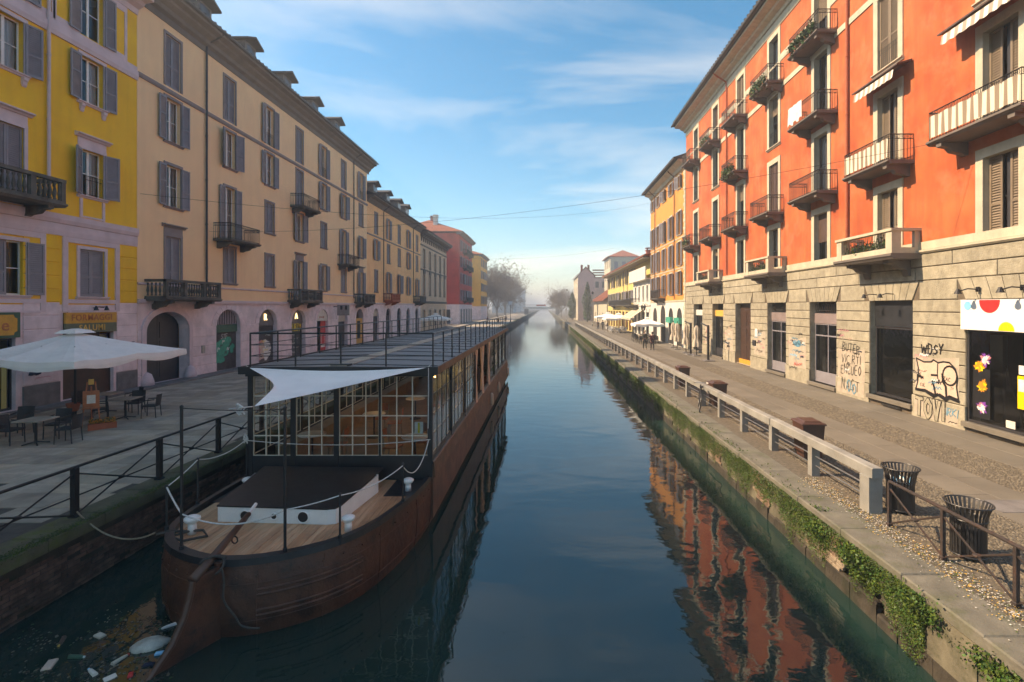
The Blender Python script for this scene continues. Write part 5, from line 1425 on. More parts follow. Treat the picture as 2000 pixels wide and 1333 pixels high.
for i, (Y, z, m_) in enumerate(((27.3, 1.9, 'paint_black'), (27.6, 1.5, 'paint_blue'), (27.9, 1.2, 'paint_sky'), (27.4, .8, 'paint_red'), (27.9, .55, 'paint_black'), (32.3, 2.3, 'paint_black'), (32.6, 1.6, 'paint_black'), (32.3, 1.1, 'paint_black'), (37.6, 1.5, 'paint_blue'), (37.6, 2.2, 'paint_rose'), (42.6, 1.8, 'paint_red'), (42.6, 1.3, 'paint_pink'))):
    gf(scribble(1.0, .32, 11, .03, 90 + i), m_, Y, z, .05 if z > .8 else .08)
gf(blob(.9, .4, 12, 5, .1), 'paint_blue', 27.6, 2.05, .048); G.add(MB().box(.04, .06, G.ly(32.9) - .2, G.ly(32.9) + .2, 2.1, 2.6), 'notice', 'paint_white'); G.add(MB().box(.04, .09, G.ly(33.2) - .25, G.ly(33.2) + .25, 1.5, 1.85), 'letter_box', 'cloth_black')
for i, (Y, z, w, h) in enumerate(((17.8, 1.6, 2.0, 1.3), (22.75, 1.35, 2.0, 1.5), (27.6, 1.5, 1.9, 1.6), (32.4, 1.7, 1.7, 1.5), (37.8, 1.6, 1.6, 1.6), (42.7, 1.7, 1.4, 1.6), (22.75, .4, 2.0, .6), (17.8, .38, 2.0, .6))):
    mbx = MB(); g_ = random.Random(i); mbx.poly([(-w / 2, -h / 2, 0), (w / 2, -h / 2 + g_.uniform(-.05, .05), 0), (w / 2, h / 2 + g_.uniform(-.15, .15), 0), (g_.uniform(-.3, .3), h / 2 + g_.uniform(-.1, .1), 0), (-w / 2, h / 2 + g_.uniform(-.15, .15), 0)])
    gf(mbx, 'buff_paint', Y, z, .0425 if z > .7 else .0735)
g_ = random.Random(55)
for i in range(95):
    Y = g_.choice((17.0, 17.8, 18.5, 22.1, 22.8, 23.5, 27.0, 27.6, 28.3, 31.9, 32.4, 33.1, 37.3, 37.9, 38.4, 42.2, 42.8, 43.4)) + g_.uniform(-.2, .2)
    z = g_.uniform(.9, 2.6); gf(scribble(g_.uniform(.3, .7), g_.uniform(.12, .3), g_.randint(6, 12), g_.uniform(.012, .04), 200 + i), g_.choice(('paint_black', 'paint_black', 'cloth_navy', 'paint_rose', 'paint_pink', 'paint_blue', 'paint_white')), Y, z, .0440 + .0001 * i)
# vents at the foot of the wall
for Y in (15.2, 20.1): G.add(MB().box(.07, .075, G.ly(Y) - .55, G.ly(Y) + .55, .06, .2), 'cellar_vent', 'room_dark')

# ------------------------------------------------------------------ right row, house 2: amber house
Hh = House('amber_house', 'narrow amber and orange house with open grey shutters next to the big orange one', 'R', 49.5, 65.9)
cH = [51.7, 55.2, 58.4, 61.5, 64.5]
rH = [(5.3, 7.6), (8.2, 10.6), (11.3, 13.7), (16.0, 17.3)]
holes = [(Hh.ly(Y), 1.1, a, b) for Y in cH for a, b in rH] + [(Hh.ly(Y), 2.0, .03, 3.9, 2.9) for Y in (51.8, 55.3)] + [(Hh.ly(59.0), 2.4, .03, 4.2, 3.0), (Hh.ly(63.2), 2.2, .03, 3.9, 2.9)]
mb = wall_mesh(MB(), Hh.a, Hh.b, -.3, 18.0, holes, .3); shell(mb, Hh.a, Hh.b, 18.0, 12); Hh.add(mb, 'wall', ['amber_plaster', 'room_dark'])
Hh.add(wall_mesh(MB(), Hh.a + .03, Hh.b, 0, 4.5, [h for h in holes if len(h) > 4], .02, .01, .025), 'ground_render', ['white_plaster', 'room_dark'])
for Y in cH:
    for i, (a, b) in enumerate(rH): window(Hh, Y, a, 1.1, round(b - a, 2), 'open', 'cream_trim', curt=None, sill=True)
band(Hh, 4.5, 4.7, .08, 'cream_trim'); band(Hh, 10.9, 11.05, .05, 'cream_trim'); band(Hh, 7.85, 8.0, .05, 'cream_trim')
eaves(Hh, Hh.a, Hh.b, 17.7, [(-.01, 0), (.1, 0), (.25, .3), (.8, .5), (.8, .62), (-.01, .65)], 'cream_trim'); roof(Hh, Hh.a, Hh.b, 18.45, 1.2, 12, 2.4)
y = Hh.a
mbq = 0
z = .2
while z < 18:   # quoins at the corner with the orange house
    obj('quoin', cached(('qn', mbq % 2), lambda: MB().cbox(-.02, .05, 0, .75 if mbq % 2 else .5, 0, .36, .015).mesh('quoin', 'cream_trim')), Hh.root, (0, Hh.b - .01 - (.75 if mbq % 2 else .5), z)); z += .39; mbq += 1
Hh.add(MB().prism([(-.2, p[0], p[1]) for p in arch_pts(Hh.ly(59.0), 2.4, 3.0, 4.2)] + [(-.2, Hh.ly(59.0) + 1.2, .05), (-.2, Hh.ly(59.0) - 1.2, .05)], (.06, 0, 0)), 'street_door', 'door_orange')
for Y in (51.8, 55.3): Hh.add(MB().box(-.1, .35, Hh.ly(Y) - 1.0, Hh.ly(Y) + 1.0, 2.3, 2.9), 'shop_awning', 'paint_teal'); shopfront(Hh, Y, 1.96, 2.85, .05)
pipe(Hh, 53.6, 4.8, 18.2, 'brown_plastic', .05); pipe(Hh, 63.0, 4.8, 18.2, 'brown_plastic', .05)
balcony(Hh, 60, 5.0, 4.5, .9)

# ------------------------------------------------------------------ right row, houses 3 and 4: white front and long yellow house
J = House('yellow_house', 'long low yellow house with wooden loggia beyond the white restaurant', 'R', 66.0, 114.4, 14.1)
cJ = [81, 84.5, 88, 92, 96, 100, 104, 108, 112]
holes = [(J.ly(Y), 1.5, 7.9, 10.0) for Y in cJ] + [(J.ly(Y), 1.4, 4.7, 6.7) for Y in cJ] + [(J.ly(Y), 2.6, .05, 3.2) for Y in cJ[::1]]
mb = wall_mesh(MB(), J.a, J.b, -.3, 10.6, holes, .3); shell(mb, J.a, J.b, 10.6, 11); J.add(mb, 'wall', ['lemon_plaster', 'room_warm'])
for i, Y in enumerate(cJ):
    window(J, Y, 7.9, 1.5, 2.1, 'closed' if i % 2 else 'open', 'cream_trim', sh='shutter_tan'); window(J, Y, 4.7, 1.4, 2.0, 'open', 'cream_trim', sh='shutter_grey')
    J.add(MB().box(-.2, -.12, J.ly(Y) - 1.3, J.ly(Y) - 1.2, .05, 3.2).box(-.2, -.12, J.ly(Y) + 1.2, J.ly(Y) + 1.3, .05, 3.2).box(-.2, -.12, J.ly(Y) - 1.3, J.ly(Y) + 1.3, 3.1, 3.2), 'door_frame', 'wood_red')
roof(J, J.a, J.b, 10.7, 1.35, 11, 2.6, 'roof_tile'); J.add(MB().box(0, 1.4, J.a, J.b, 10.35, 10.45), 'soffit', 'shutter_tan')
balcony(J, 94, 4.3, 24, 1.0)
for Y in (87.0, 91.0): J.add(MB().box(.05, .12, J.ly(Y) - .04, J.ly(Y) + .04, 4.5, 10.4), 'downpipe', 'brown_plastic')
chimney(J, 68.5, 12.0, -2, .9, 1.3, 'white_plaster'); chimney(J, 84, 12.0, -3, .9, 1.2)
I = House('white_house', 'white two storey restaurant front with parapet and striped awnings', 'R', 66.05, 78.9)
cI = [68, 70.8, 73.8, 76.8]
holes = [(I.ly(Y), 1.0, 4.9, 6.9) for Y in cI] + [(I.ly(Y), 1.9, .05, 3.3) for Y in cI]
mb = wall_mesh(MB(), I.a, I.b, -.3, 7.6, holes, .3, .12); shell(mb, I.a, I.b, 7.6, .44); I.add(mb, 'wall', ['white_plaster', 'room_dark'])
for Y in cI: window(I, Y, 4.9, 1.0, 2.0, 'none', 'white_plaster', sh=None); shopfront(I, Y, 1.86, 3.2, .05)
I.add(MB().box(-.4, .7, I.a, I.b, 7.6, 7.75), 'terrace_slab', 'white_plaster'); I.add(MB().box(.55, .68, I.a, I.b, 7.75, 9.3), 'parapet', 'white_plaster'); band(I, 4.1, 4.3, .12, 'white_plaster')
balcony(I, 76.5, 4.3, 4.6, 1.2)
for Y in (71.5, 74.4, 77.3):
    n = 8; P = [[(0.05, I.ly(Y) - 1.3 + 2.6 * i / n, 3.7), (1.9, I.ly(Y) - 1.3 + 2.6 * i / n, 2.45), (1.92, I.ly(Y) - 1.3 + 2.6 * i / n, 2.2)] for i in range(n + 1)]
    I.add(MB().grid(P), 'awning', 'striped_far')
for Y in (66.9, 68.6):
    t = thing('wall_lantern', 'black wall lantern on the white front, %s' % ('nearer the orange door' if Y < 67 else 'nearer the striped awnings'), 'lantern', (RX - .06, Y, 3.9), PI, 'wall lanterns on the white front')
    MB().tube([(0, 0, .3), (.4, 0, .55), (.55, 0, .35)], .03, 6).build('arm', 'iron', t); MB().lathe([(.08, -.35), (.2, .15), (.24, .17), (.05, .35)], 8, (.55, 0, 0)).build('lamp_body', 'iron', t)

# ------------------------------------------------------------------ beyond: pink gable, low roofs, villa, brick terrace
Pk = House('pink_house', 'tall pink house with a blank gable wall beyond the low roofs', 'R', 150, 172, 9.7)
holes = [(Pk.ly(Y), 1.3, z, z + 2.1) for Y in (154, 159, 164, 169) for z in (4.5, 8, 11.2)]
mb = wall_mesh(MB(), Pk.a, Pk.b, -.3, 13.2, holes, .3); shell(mb, Pk.a, Pk.b, 13.2, 4.7); mb.m = 2
for e in (Pk.a, Pk.b): mb.poly([(0, e, 13.2), (-2.3, e, 15.6), (-4.7, e, 13.2)])
mb.poly([(-.002, Pk.b + .004, -.3), (-4.7, Pk.b + .004, -.3), (-4.7, Pk.b + .004, 13.2), (-2.3, Pk.b + .004, 15.6), (-.002, Pk.b + .004, 13.2)])
Pk.add(mb, 'wall', ['cream_trim', 'room_dark', 'pink_plaster'])
for h in holes: Pk.add(MB().box(-.12, -.06, h[0] - .65, h[0] + .65, h[2], h[3]), 'window', 'shutter_grey')
mb = MB()
mb.prism([(.5, Pk.a - .3, 13.0), (-2.3, Pk.a - .3, 15.65), (-5.2, Pk.a - .3, 13.0), (-5.2, Pk.a - .3, 13.15), (-2.3, Pk.a - .3, 15.85), (.5, Pk.a - .3, 13.15)], (0, Pk.b - Pk.a + .6, 0)); Pk.add(mb, 'roof', 'roof_tile')
for dx_ in (-1.2, -3.2): Pk.add(MB().box(dx_ - .3, dx_ + .3, Pk.b - 1.5, Pk.b - .9, 14.2, 16.4), 'chimney', 'brick_red')
Lo = House('low_house', 'low house with long brown tiled roof between the yellow house and pink gable', 'R', 115.5, 146, 14.0)
mb = wall_mesh(MB(), Lo.a, Lo.b, -.3, 5.4, [(Lo.ly(Y), 1.6, .05, 2.6) for Y in (119, 124, 130, 136, 142)], .3); shell(mb, Lo.a, Lo.b, 5.4, 10); Lo.add(mb, 'wall', ['cream_trim', 'room_dark']); roof(Lo, Lo.a, Lo.b, 5.5, .9, 10, 4.2, 'roof_tile')
for Y in (119, 124, 130, 136, 142): Lo.add(MB().box(-.2, -.14, Lo.ly(Y) - .8, Lo.ly(Y) + .8, .05, 2.6), 'door', 'door_brown')
Vi = House('cream_villa', 'cream villa with red hipped roof rising behind the long yellow house', 'R', 160, 176, 20.5)
hs = [(Vi.ly(Y), 1.6, z, z + 2.4) for Y in (163, 168, 173) for z in (12.5, 16.5)]
mb = wall_mesh(MB(), Vi.a, Vi.b, -.3, 19.6, hs, .3); shell(mb, Vi.a, Vi.b, 19.6, 9); Vi.add(mb, 'wall', ['cream_trim', 'room_dark']); roof(Vi, Vi.a, Vi.b, 19.8, .9, 9, 2.4, 'roof_tile', hip=4)
for x_ in (1.8, 4.2, 6.6): Vi.add(MB().box(-x_ - .6, -x_ + .6, Vi.b + .01, Vi.b + .06, 15.8, 18.2), 'window', 'shutter_grey')
Te = House('brick_terrace', 'red brick house with planted roof terrace far behind the low roofs', 'R', 186, 202, 17.5)
mb = shell(MB(), Te.a, Te.b, 14.4, 9); mb.poly([(0, Te.a, -.3), (0, Te.b, -.3), (0, Te.b, 14.4), (0, Te.a, 14.4)]); Te.add(mb, 'wall', 'pink_plaster')
for k in range(4): Te.add(MB().box(-9, .1, Te.b - .1, Te.b + .06, 14.4 + k * .9, 14.9 + k * .9), 'terrace_rail', 'brick_red')
for x_ in (1.5, 4, 6.5): Te.add(MB().box(-x_ - .6, -x_ + .6, Te.b + .01, Te.b + .06, 11, 13.2), 'window', 'dark_frame')
# ------------------------------------------------------------------ the moored barge restaurant
BL = Vector((-4.85, 20.0, WZ))
boat = thing('barge', 'long rusty iron barge with glazed restaurant cabin moored along the shaded quay', 'boat', tuple(BL))
def bp(mb, name, mats, parent=None, smooth=False):
    """part of the barge, drawn in canal coordinates"""
    mb.v = [(v[0] - BL.x, v[1] - BL.y, v[2] - BL.z) for v in mb.v]
    return mb.build(name, mats, parent or boat, (0, 0, 0), 0, smooth)
stern = [(-7.0, 11.2), (-6.97, 10.2), (-6.86, 9.5), (-6.62, 8.95), (-6.25, 8.52), (-5.75, 8.22), (-5.2, 8.03), (-4.65, 8.06), (-4.1, 8.28), (-3.55, 8.68), (-3.15, 9.3), (-2.88, 10.3), (-2.74, 11.2), (-2.7, 12.0)]
bow = [(-2.7, 34.0), (-2.76, 36.0), (-3.0, 37.4), (-3.6, 38.6), (-4.3, 39.2), (-4.9, 39.3), (-5.6, 39.0), (-6.4, 38.0), (-6.85, 36.5), (-7.0, 34.5)]
def smooth2(P, it=1):
    for _ in range(it):
        Q = []
        for a, b in zip(P[:-1], P[1:]): Q += [(a[0] * .75 + b[0] * .25, a[1] * .75 + b[1] * .25), (a[0] * .25 + b[0] * .75, a[1] * .25 + b[1] * .75)]
        P = [P[0]] + Q + [P[-1]]
    return P
outl = smooth2(stern, 1) + [(-2.7, y) for y in (14, 18, 22, 26, 30)] + smooth2(bow, 1) + [(-7.0, y) for y in (30, 26, 22, 18, 14)]
cx0 = -4.85
def ring(z, k, push=0.0):
    R_ = []
    for x, y in outl:
        yy = y
        if y < 12: yy = 12 - (12 - y) * (1 + push)
        R_.append((cx0 + (x - cx0) * k, yy, z))
    return R_
rings = [ring(0.02, 1.0), ring(-0.12, 1.012, .01), ring(-0.45, 1.02, .03), ring(-0.8, 1.012, .03), ring(-1.15, .985, .02), ring(-1.7, .86, -.1)]
hull = bp(MB().grid(rings, wrap=True), 'hull', 'hull_iron', smooth=True)
# riveted plate seams and rubbing strakes
mb = MB()
for k in (-.32, -.9): mb.tube([(x, y, z) for x, y, z in ring(k, 1.0165, .026)], .008, 4)
bp(mb, 'plate_seam', 'hull_iron', hull)
for z, p in ((-.42, 1.021), (-.5, 1.021), (-.74, 1.016), (-.82, 1.016)):
    P = [q for q, o0 in zip(ring(z, p, .03), outl) if -4.75 < o0[0] < -3.2 and o0[1] < 9.4]
    bp(MB().tube(P, .02, 6), 'rubbing_strake', 'hull_iron', hull)
for i in range(3, len(outl) - 1, 3):
    if outl[i][1] < 13: bp(MB().tube([(cx0 + (rg_[i][0] - cx0) * 1.003, rg_[i][1], rg_[i][2]) for rg_ in rings[1:5]], .009, 4), 'plate_joint', 'hull_iron', hull)
rv = MB()
for (x, y, z) in ring(-.2, 1.017, .03)[::1]: rv.lathe([(.02, -.01), (.012, .012)], 6, (x, y, z))
bp(rv, 'rivet', 'hull_iron', hull)['kind'] = 'stuff'
# rim round the deck
ro, ri = ring(0.045, 1.012, .01), ring(0.045, .965, -.03)
rb, rc = ring(-.06, 1.02, .012), ring(-.08, .962, -.03)
bp(MB().grid([rb, ro, ri, rc], wrap=True), 'gunwale', 'boat_paint')
# deck planks
def y_edge(x):
    best = None
    for (x0, y0), (x1, y1) in zip(outl[:-1], outl[1:]):
        if y0 < 12.5 and y1 < 12.5 and x0 <= x <= x1 and x1 > x0:
            y = y0 + (y1 - y0) * (x - x0) / (x1 - x0); best = y if best is None else min(best, y)
    return best
MB_ = MB(); MB_.poly([(x * .98 + cx0 * .02, y, -.085) for x, y in outl]); bp(MB_, 'deck_base', 'boat_paint')
x = -6.82; i = 0
while x < -2.95:
    ya, yb = y_edge(x + .004), y_edge(x + .11)
    if ya and yb:
        ya += .07; yb += .07
        m_ = MB().prism([(x + .003, ya, -.08), (x + .108, yb, -.08), (x + .108, 12.0, -.08), (x + .003, 12.0, -.08)], (0, 0, .03 + random.uniform(-.002, .002)))
        bp(m_, 'deck_plank', 'deck_wood' if random.random() < .7 else 'deck_wood_pale')
    x += .112
# dark steel plates beside the hatch
bp(MB().box(-6.9, -6.15, 10.6, 11.95, -.05, -.035), 'deck_plate', 'boat_paint'); bp(MB().box(-3.45, -2.85, 10.95, 11.95, -.05, -.035), 'deck_plate', 'boat_paint')
# hatch
hatch = MB(); HB = [(-6.17, 9.66), (-4.05, 9.52), (-3.9, 9.56), (-3.84, 9.68), (-3.64, 11.2), (-6.4, 11.3)]; HT = [.235, .228, .228, .235, .34, .34]
n = len(HB); hatch._add([(x, y, -.05) for x, y in HB] + [(x, y, z) for (x, y), z in zip(HB, HT)], [(i, (i + 1) % n, (i + 1) % n + n, i + n) for i in range(n)]); hatch = bp(hatch, 'hatch', 'boat_white')
m_ = MB(); m_._add([(x * 1.002, y + (-.012 if y < 10 else .4), z) for (x, y), z in zip(HB, HT)] + [(x * 1.002, y + (-.012 if y < 10 else .4), z + .025) for (x, y), z in zip(HB, HT)], [tuple(range(n, 2 * n))] + [(i, (i + 1) % n, (i + 1) % n + n, i + n) for i in range(n)]); bp(m_, 'hatch_top', 'boat_paint', hatch)
for x, r in ((-5.62, .085), (-5.06, .05), (-4.5, .095)):
    m_ = MB(); m_.tube([(x, 9.62, .09), (x, 9.56 + (-5.06 - x) * .06, .09)], r, 16); bp(m_, 'porthole', 'boat_paint', hatch)
    m_ = MB(); m_.tube([(x + (r + .014) * math.cos(k * PI / 10), 9.555 + (-5.06 - x) * .06, .09 + (r + .014) * math.sin(k * PI / 10)) for k in range(21)], .014, 6, cap=False); bp(m_, 'porthole_ring', 'boat_white', hatch)
# mooring bitts
for x, y, s_ in ((-6.3, 9.15, 1.0), (-6.55, 11.3, .9), (-3.55, 9.25, .9), (-3.0, 11.25, .9)):
    m_ = MB().lathe([(.075, 0), (.07, .16), (.06, .18), (.11, .22), (.135, .26), (.13, .29), (.08, .32), (.01, .33)], 14)
    m_.v = [(v[0] * s_ + x, v[1] * s_ + y, v[2] * s_ - .05) for v in m_.v]; bp(m_, 'bollard', 'boat_white', smooth=True)
bp(MB().tube([(-5.3 + .05 * math.cos(k * PI / 5), 8.75, .02 + .06 * math.sin(k * PI / 5)) for k in range(11)], .012, 5, cap=False), 'deck_ring', 'iron')
# rudder and tiller
d_ = Vector((-.50, -1.0, 0)).normalized(); s0 = Vector((-5.05, 7.93, 0)); nrm = Vector((d_.y, -d_.x, 0)) * .055
R_ = [(0, -.02), (.38, -.06), (.42, -.28), (.5, -.55), (.66, -.85), (.95, -1.15), (1.15, -1.4), (1.2, -1.7), (-.02, -1.7)]
pts = [tuple(s0 + d_ * a - nrm * .5 + Vector((0, 0, z))) for a, z in R_]
rud = bp(MB().prism(pts, tuple(nrm)), 'rudder', 'hull_iron')
edge = [tuple(s0 + d_ * a + Vector((0, 0, z))) for a, z in R_[1:8]]
bp(MB().tube(edge, .05, 8), 'rudder_edge', 'tiller_wood', rud)
bp(MB().tube([(-5.08, 7.98, -1.6), (-5.08, 7.98, .02)], .06, 8), 'rudder_post', 'hull_iron', rud)
bp(MB().tube([tuple(s0 + d_ * .38 + Vector((0, 0, -.05))), (-5.22, 8.2, .10), (-5.32, 9.2, .28)], .075, 10, .045), 'tiller', 'tiller_wood', smooth=True)
bp(MB().tube([(-5.32, 9.2, .28), (-5.36, 9.50, .345)], .036, 8, .03), 'tiller_tip', 'boat_white')
# stanchions and ropes
def stanchion(x, y, h, tall=False):
    m_ = MB().tube([(x, y, -.05), (x, y, h)], .024 if tall else .019, 8); m_.tube([(x, y, -.05), (x, y, .10)], .036, 8)
    m_.lathe([(.03, 0), (.03, .02), (.01, .04)], 8, (x, y, h)); bp(m_, 'stanchion', 'boat_paint')
stanchion(-5.93, 8.36, 2.36, True); stanchion(-4.2, 8.28, 2.36, True)
for x, y, h in ((-6.72, 9.1, .80), (-6.98, 10.3, .93), (-6.93, 11.9, .93), (-3.5, 8.75, .80), (-2.88, 10.4, .80)): stanchion(x, y, h)
def sag(a, b, s_, n=14): return [tuple(Vector(a).lerp(Vector(b), i / n) - Vector((0, 0, s_ * 4 * (i / n) * (1 - i / n)))) for i in range(n + 1)]
def ropep(a, b, s_, r=.011, m='rope_white', name='rope'): bp(MB().tube(sag(a, b, s_), r, 5), name, m)
ropep((-5.93, 8.36, 2.35), (-4.2, 8.28, 2.35), .03, .008, 'rope_dark')
ropep((-6.93, 11.9, .93), (-6.98, 10.3, .93), .12); ropep((-6.98, 10.3, .93), (-6.72, 9.1, .8), .02); ropep((-6.72, 9.1, .8), (-5.93, 8.36, .62), .02, .014)
ropep((-5.93, 8.36, .62), (-4.2, 8.28, .72), .2, .014); ropep((-4.2, 8.28, .72), (-3.5, 8.75, .78), .02); ropep((-3.5, 8.75, .78), (-2.88, 10.4, .78), .10); ropep((-2.88, 10.4, .76), (-2.7, 11.9, .9), .38)
ropep((-6.95, 11.85, .92), (-2.66, 11.9, .92), .12)
for k in range(4):   # knot by the cabin corner and under the sail
    g_ = random.Random(k); c = Vector((-6.93, 11.86, .95)) if k < 2 else Vector((-5.0, 8.4, 2.33))
    bp(MB().tube([tuple(c + Vector((g_.uniform(-.07, .07), g_.uniform(-.03, .03), g_.uniform(-.11, .11)))) for _ in range(9)], .013, 5), 'rope_knot', 'rope_white')
# coil of line at the stern and fenders
for k in range(3):
    bp(MB().tube([(-5.12 + .13 * math.cos(a * PI / 7) - .02 * k, 7.95 + .1 * math.sin(a * PI / 7 + k), -.02 + .10 * math.sin(a * PI / 7) + .03 * k) for a in range(15)], .02, 6, cap=False), 'rope_coil', 'rope_dark')
bp(MB().tube([(-4.95 + .5 * (k / 20) ** 2 + .03 * math.sin(k * .7), 7.84 + .1 * (k / 20) ** 2, -.98 * math.sin(k / 20 * PI / 2)) for k in range(21)], .016, 6), 'rope', 'rope_dark')
bp(MB().tube([(-6.3, 9.1, .02), (-6.5, 8.9, .01), (-6.2, 8.75, 0), (-5.9, 8.95, 0), (-6.1, 9.15, .01), (-6.6, 9.05, .03), (-6.75, 8.9, .05)], .022, 6), 'rope', 'rope_dark')
for y in (24.8, 28.5, 35.4):
    bp(MB().lathe([(.03, -.02), (.10, .03), (.11, .25), (.11, .5), (.06, .58), (.02, .6)], 12, (-2.58, y, -.75)), 'fender', 'canvas_tan', smooth=True)
    bp(MB().tube([(-2.58, y, -.16), (-2.66, y, .06)], .012, 5), 'fender_line', 'rope')

# ---- cabin
X0, X1, Y0c, NB, BW = -6.9, -2.66, 12.0, 9, 2.47
Y1c = Y0c + NB * BW
ZB, ZT = .52, 2.38
cab = bp(MB().box(X0, X1, Y0c, Y1c, -.04, .03), 'cabin_floor', 'floor_wood')
bp(MB().box(X0, X1, Y0c - .03, Y0c + .03, -.03, ZB), 'front_panel', 'boat_paint'); bp(MB().box(X0, X1, Y1c - .03, Y1c + .03, -.03, ZT), 'rear_panel', 'boat_paint')
bp(MB().box(X1 - .04, X1 + .03, Y0c + .031, Y1c - .031, .30, ZB), 'side_panel', 'boat_paint'); bp(MB().box(X0 - .03, X0 + .04, Y0c + .031, Y1c - .031, -.03, ZB), 'side_panel', 'boat_paint')
bp(MB().prism([(X1 + .032, Y0c - .02, .40), (X1 + .07, Y0c - .02, .36), (-2.56, Y0c - .02, .02), (-2.62, Y0c - .02, .0), (X1 - .05, Y0c - .02, .0), (X1 - .05, Y0c - .02, .30)], (0, Y1c + 1 - Y0c, 0)), 'side_ledge', 'hull_side')
bp(MB().tube([(-2.64, Y0c - .05, .37), (-2.64, Y1c + .6, .37)], .035, 8), 'ledge_rail', 'boat_paint')
bp(MB().box(-2.66, -2.615, Y0c, 36.3, -.95, -.02), 'side_plate', 'hull_side')
# posts, beams
post = lambda x, y, w=.05: bp(MB().box(x - w, x + w, y - w, y + w, .03, ZT), 'post', 'boat_paint')
for x in (X0 + .02, X0 + 1.02, X0 + 2.03, X1 - .02): post(x, Y0c, .055)
post(X0 + 3.04, Y0c, .025)
for k in range(1, NB + 1):
    post(X1, Y0c + k * BW, .05); post(X0, Y0c + k * BW, .05)
bp(MB().box(X0 - .08, X1 + .08, Y0c - .07, Y0c + .07, ZT, ZT + .12), 'beam', 'boat_paint')
for x in (X0, X1): bp(MB().box(x - .07, x + .07, Y0c + .071, Y1c, ZT, ZT + .118), 'beam', 'boat_paint')
# roof with battens
rf = bp(MB().prism([(X0 - .16, Y0c - .14, ZT + .12), (X1 + .16, Y0c - .14, ZT + .12), (X1 + .16, Y0c - .14, ZT + .20), (-4.78, Y0c - .14, ZT + .25), (X0 - .16, Y0c - .14, ZT + .20)], (0, Y1c - Y0c + .3, 0)), 'roof', 'roof_panel')
bp(MB().box(X0 - .19, X1 + .19, Y0c - .17, Y0c - .141, ZT + .06, ZT + .235), 'fascia', 'boat_paint', rf)
for s_, x in ((1, X1 + .161), (-1, X0 - .191)): bp(MB().box(x, x + .03, Y0c - .14, Y1c + .16, ZT + .06, ZT + .235), 'fascia', 'boat_paint' if s_ < 0 else 'hull_side', rf)
bp(MB().box(-5.0, -4.6, Y0c - .12, Y1c + .1, ZT + .252, ZT + .262), 'roof_walkway', 'slab_warm', rf)
y = Y0c + .25; k = 0
while y < Y1c:
    for a, b in ((X0 - .1, -5.02), (-4.58, X1 + .1)):
        dz = .004
        za = ZT + .205 if a < -6 else ZT + .25; zb = ZT + .25 if a < -6 else ZT + .205
        bp(MB().prism([(a, y, za - .01), (b, y, zb - .01), (b, y, zb + .012), (a, y, za + .012)], (0, .045, 0)), 'batten', 'boat_paint', rf)
    y += 1.2; k += 1
# roof railing
RZ = ZT + .2
def rpost(x, y):
    bp(MB().tube([(x, y, RZ), (x, y, RZ + .80)], .019, 6), 'rail_post', 'boat_paint')
for x in (X0, X0 + 1.06, X0 + 2.12, X0 + 3.18, X1 + .04): rpost(x, Y0c)
for k in range(1, 19):
    rpost(X1 + .04, Y0c + k * 1.235); rpost(X0, Y0c + k * 1.235)
m_ = MB()
for z, r in ((RZ + .8, .022), (RZ + .53, .011), (RZ + .27, .011)):
    m_.tube([(X0, Y1c, z), (X0, Y0c, z), (X1 + .04, Y0c, z), (X1 + .04, Y1c, z)], r, 6)
bp(m_, 'roof_rail', 'boat_paint')
bp(MB().box(-4.98, -4.55, Y0c - .1, Y0c + .1, RZ + .03, RZ + .09), 'rail_foot', 'boat_paint')
# glazing: every pane its own piece, slim bars between them
def glaze(xa, ya, xb, yb, nc, nr, z0=ZB, z1=ZT, inner=(0, 1)):
    bars = MB(); dx_, dy_ = (xb - xa) / nc, (yb - ya) / nc
    ln = math.hypot(dx_, dy_); ux, uy = dx_ / ln, dy_ / ln; px_, py_ = -uy, ux
    if px_ * inner[0] + py_ * inner[1] < 0: px_, py_ = -px_, -py_
    def bar(pa, pb, w, d0, d1, mi):
        bars.m = mi
        A_, B_ = Vector(pa), Vector(pb); dirv = (B_ - A_).normalized()
        side = Vector((ux, uy, 0)) if abs(dirv.z) > .5 else Vector((0, 0, 1)); n_ = Vector((px_, py_, 0))
        q = [A_ - side * w + n_ * d0, A_ + side * w + n_ * d0, A_ + side * w + n_ * d1, A_ - side * w + n_ * d1]
        bars.prism([tuple(v) for v in q], tuple(B_ - A_))
    for i in range(nc + 1):
        p = (xa + dx_ * i, ya + dy_ * i); bar((*p, z0), (*p, z1), .011, -.012, .008, 1 if inner == (0, 1) else 0); bar((*p, z0), (*p, z1), .012, .0081, .03, 1)
    for j in range(nr + 1):
        z = z0 + (z1 - z0) * j / nr; bar((xa, ya, z), (xb, yb, z), .0105, -.0115, .0078, 1 if inner == (0, 1) else 0); bar((xa, ya, z), (xb, yb, z), .0115, .0079, .0295, 1)
    bp(bars, 'glazing_bars', ['boat_paint', 'inner_white'])
    me = cached(('cp', round(dx_, 3), round(dy_, 3), nr, z1 - z0), lambda: MB().poly([(0, 0, 0), (dx_, dy_, 0), (dx_, dy_, (z1 - z0) / nr), (0, 0, (z1 - z0) / nr)]).mesh('pane', 'cabin_glass'))
    for i in range(nc):
        for j in range(nr): obj('pane', me, boat, (xa + dx_ * i - BL.x, ya + dy_ * i - BL.y, z0 + (z1 - z0) * j / nr - BL.z))
fx = [X0 + .06, X0 + 1.0, X0 + 2.06, X0 + 3.02, X1 - .06]
for a, b in zip((X0 + .075, X0 + 1.075, X0 + 2.085, X0 + 3.065), (X0 + .965, X0 + 1.975, X0 + 3.015, X1 - .075)): glaze(a, Y0c, b, Y0c, 3, 4)
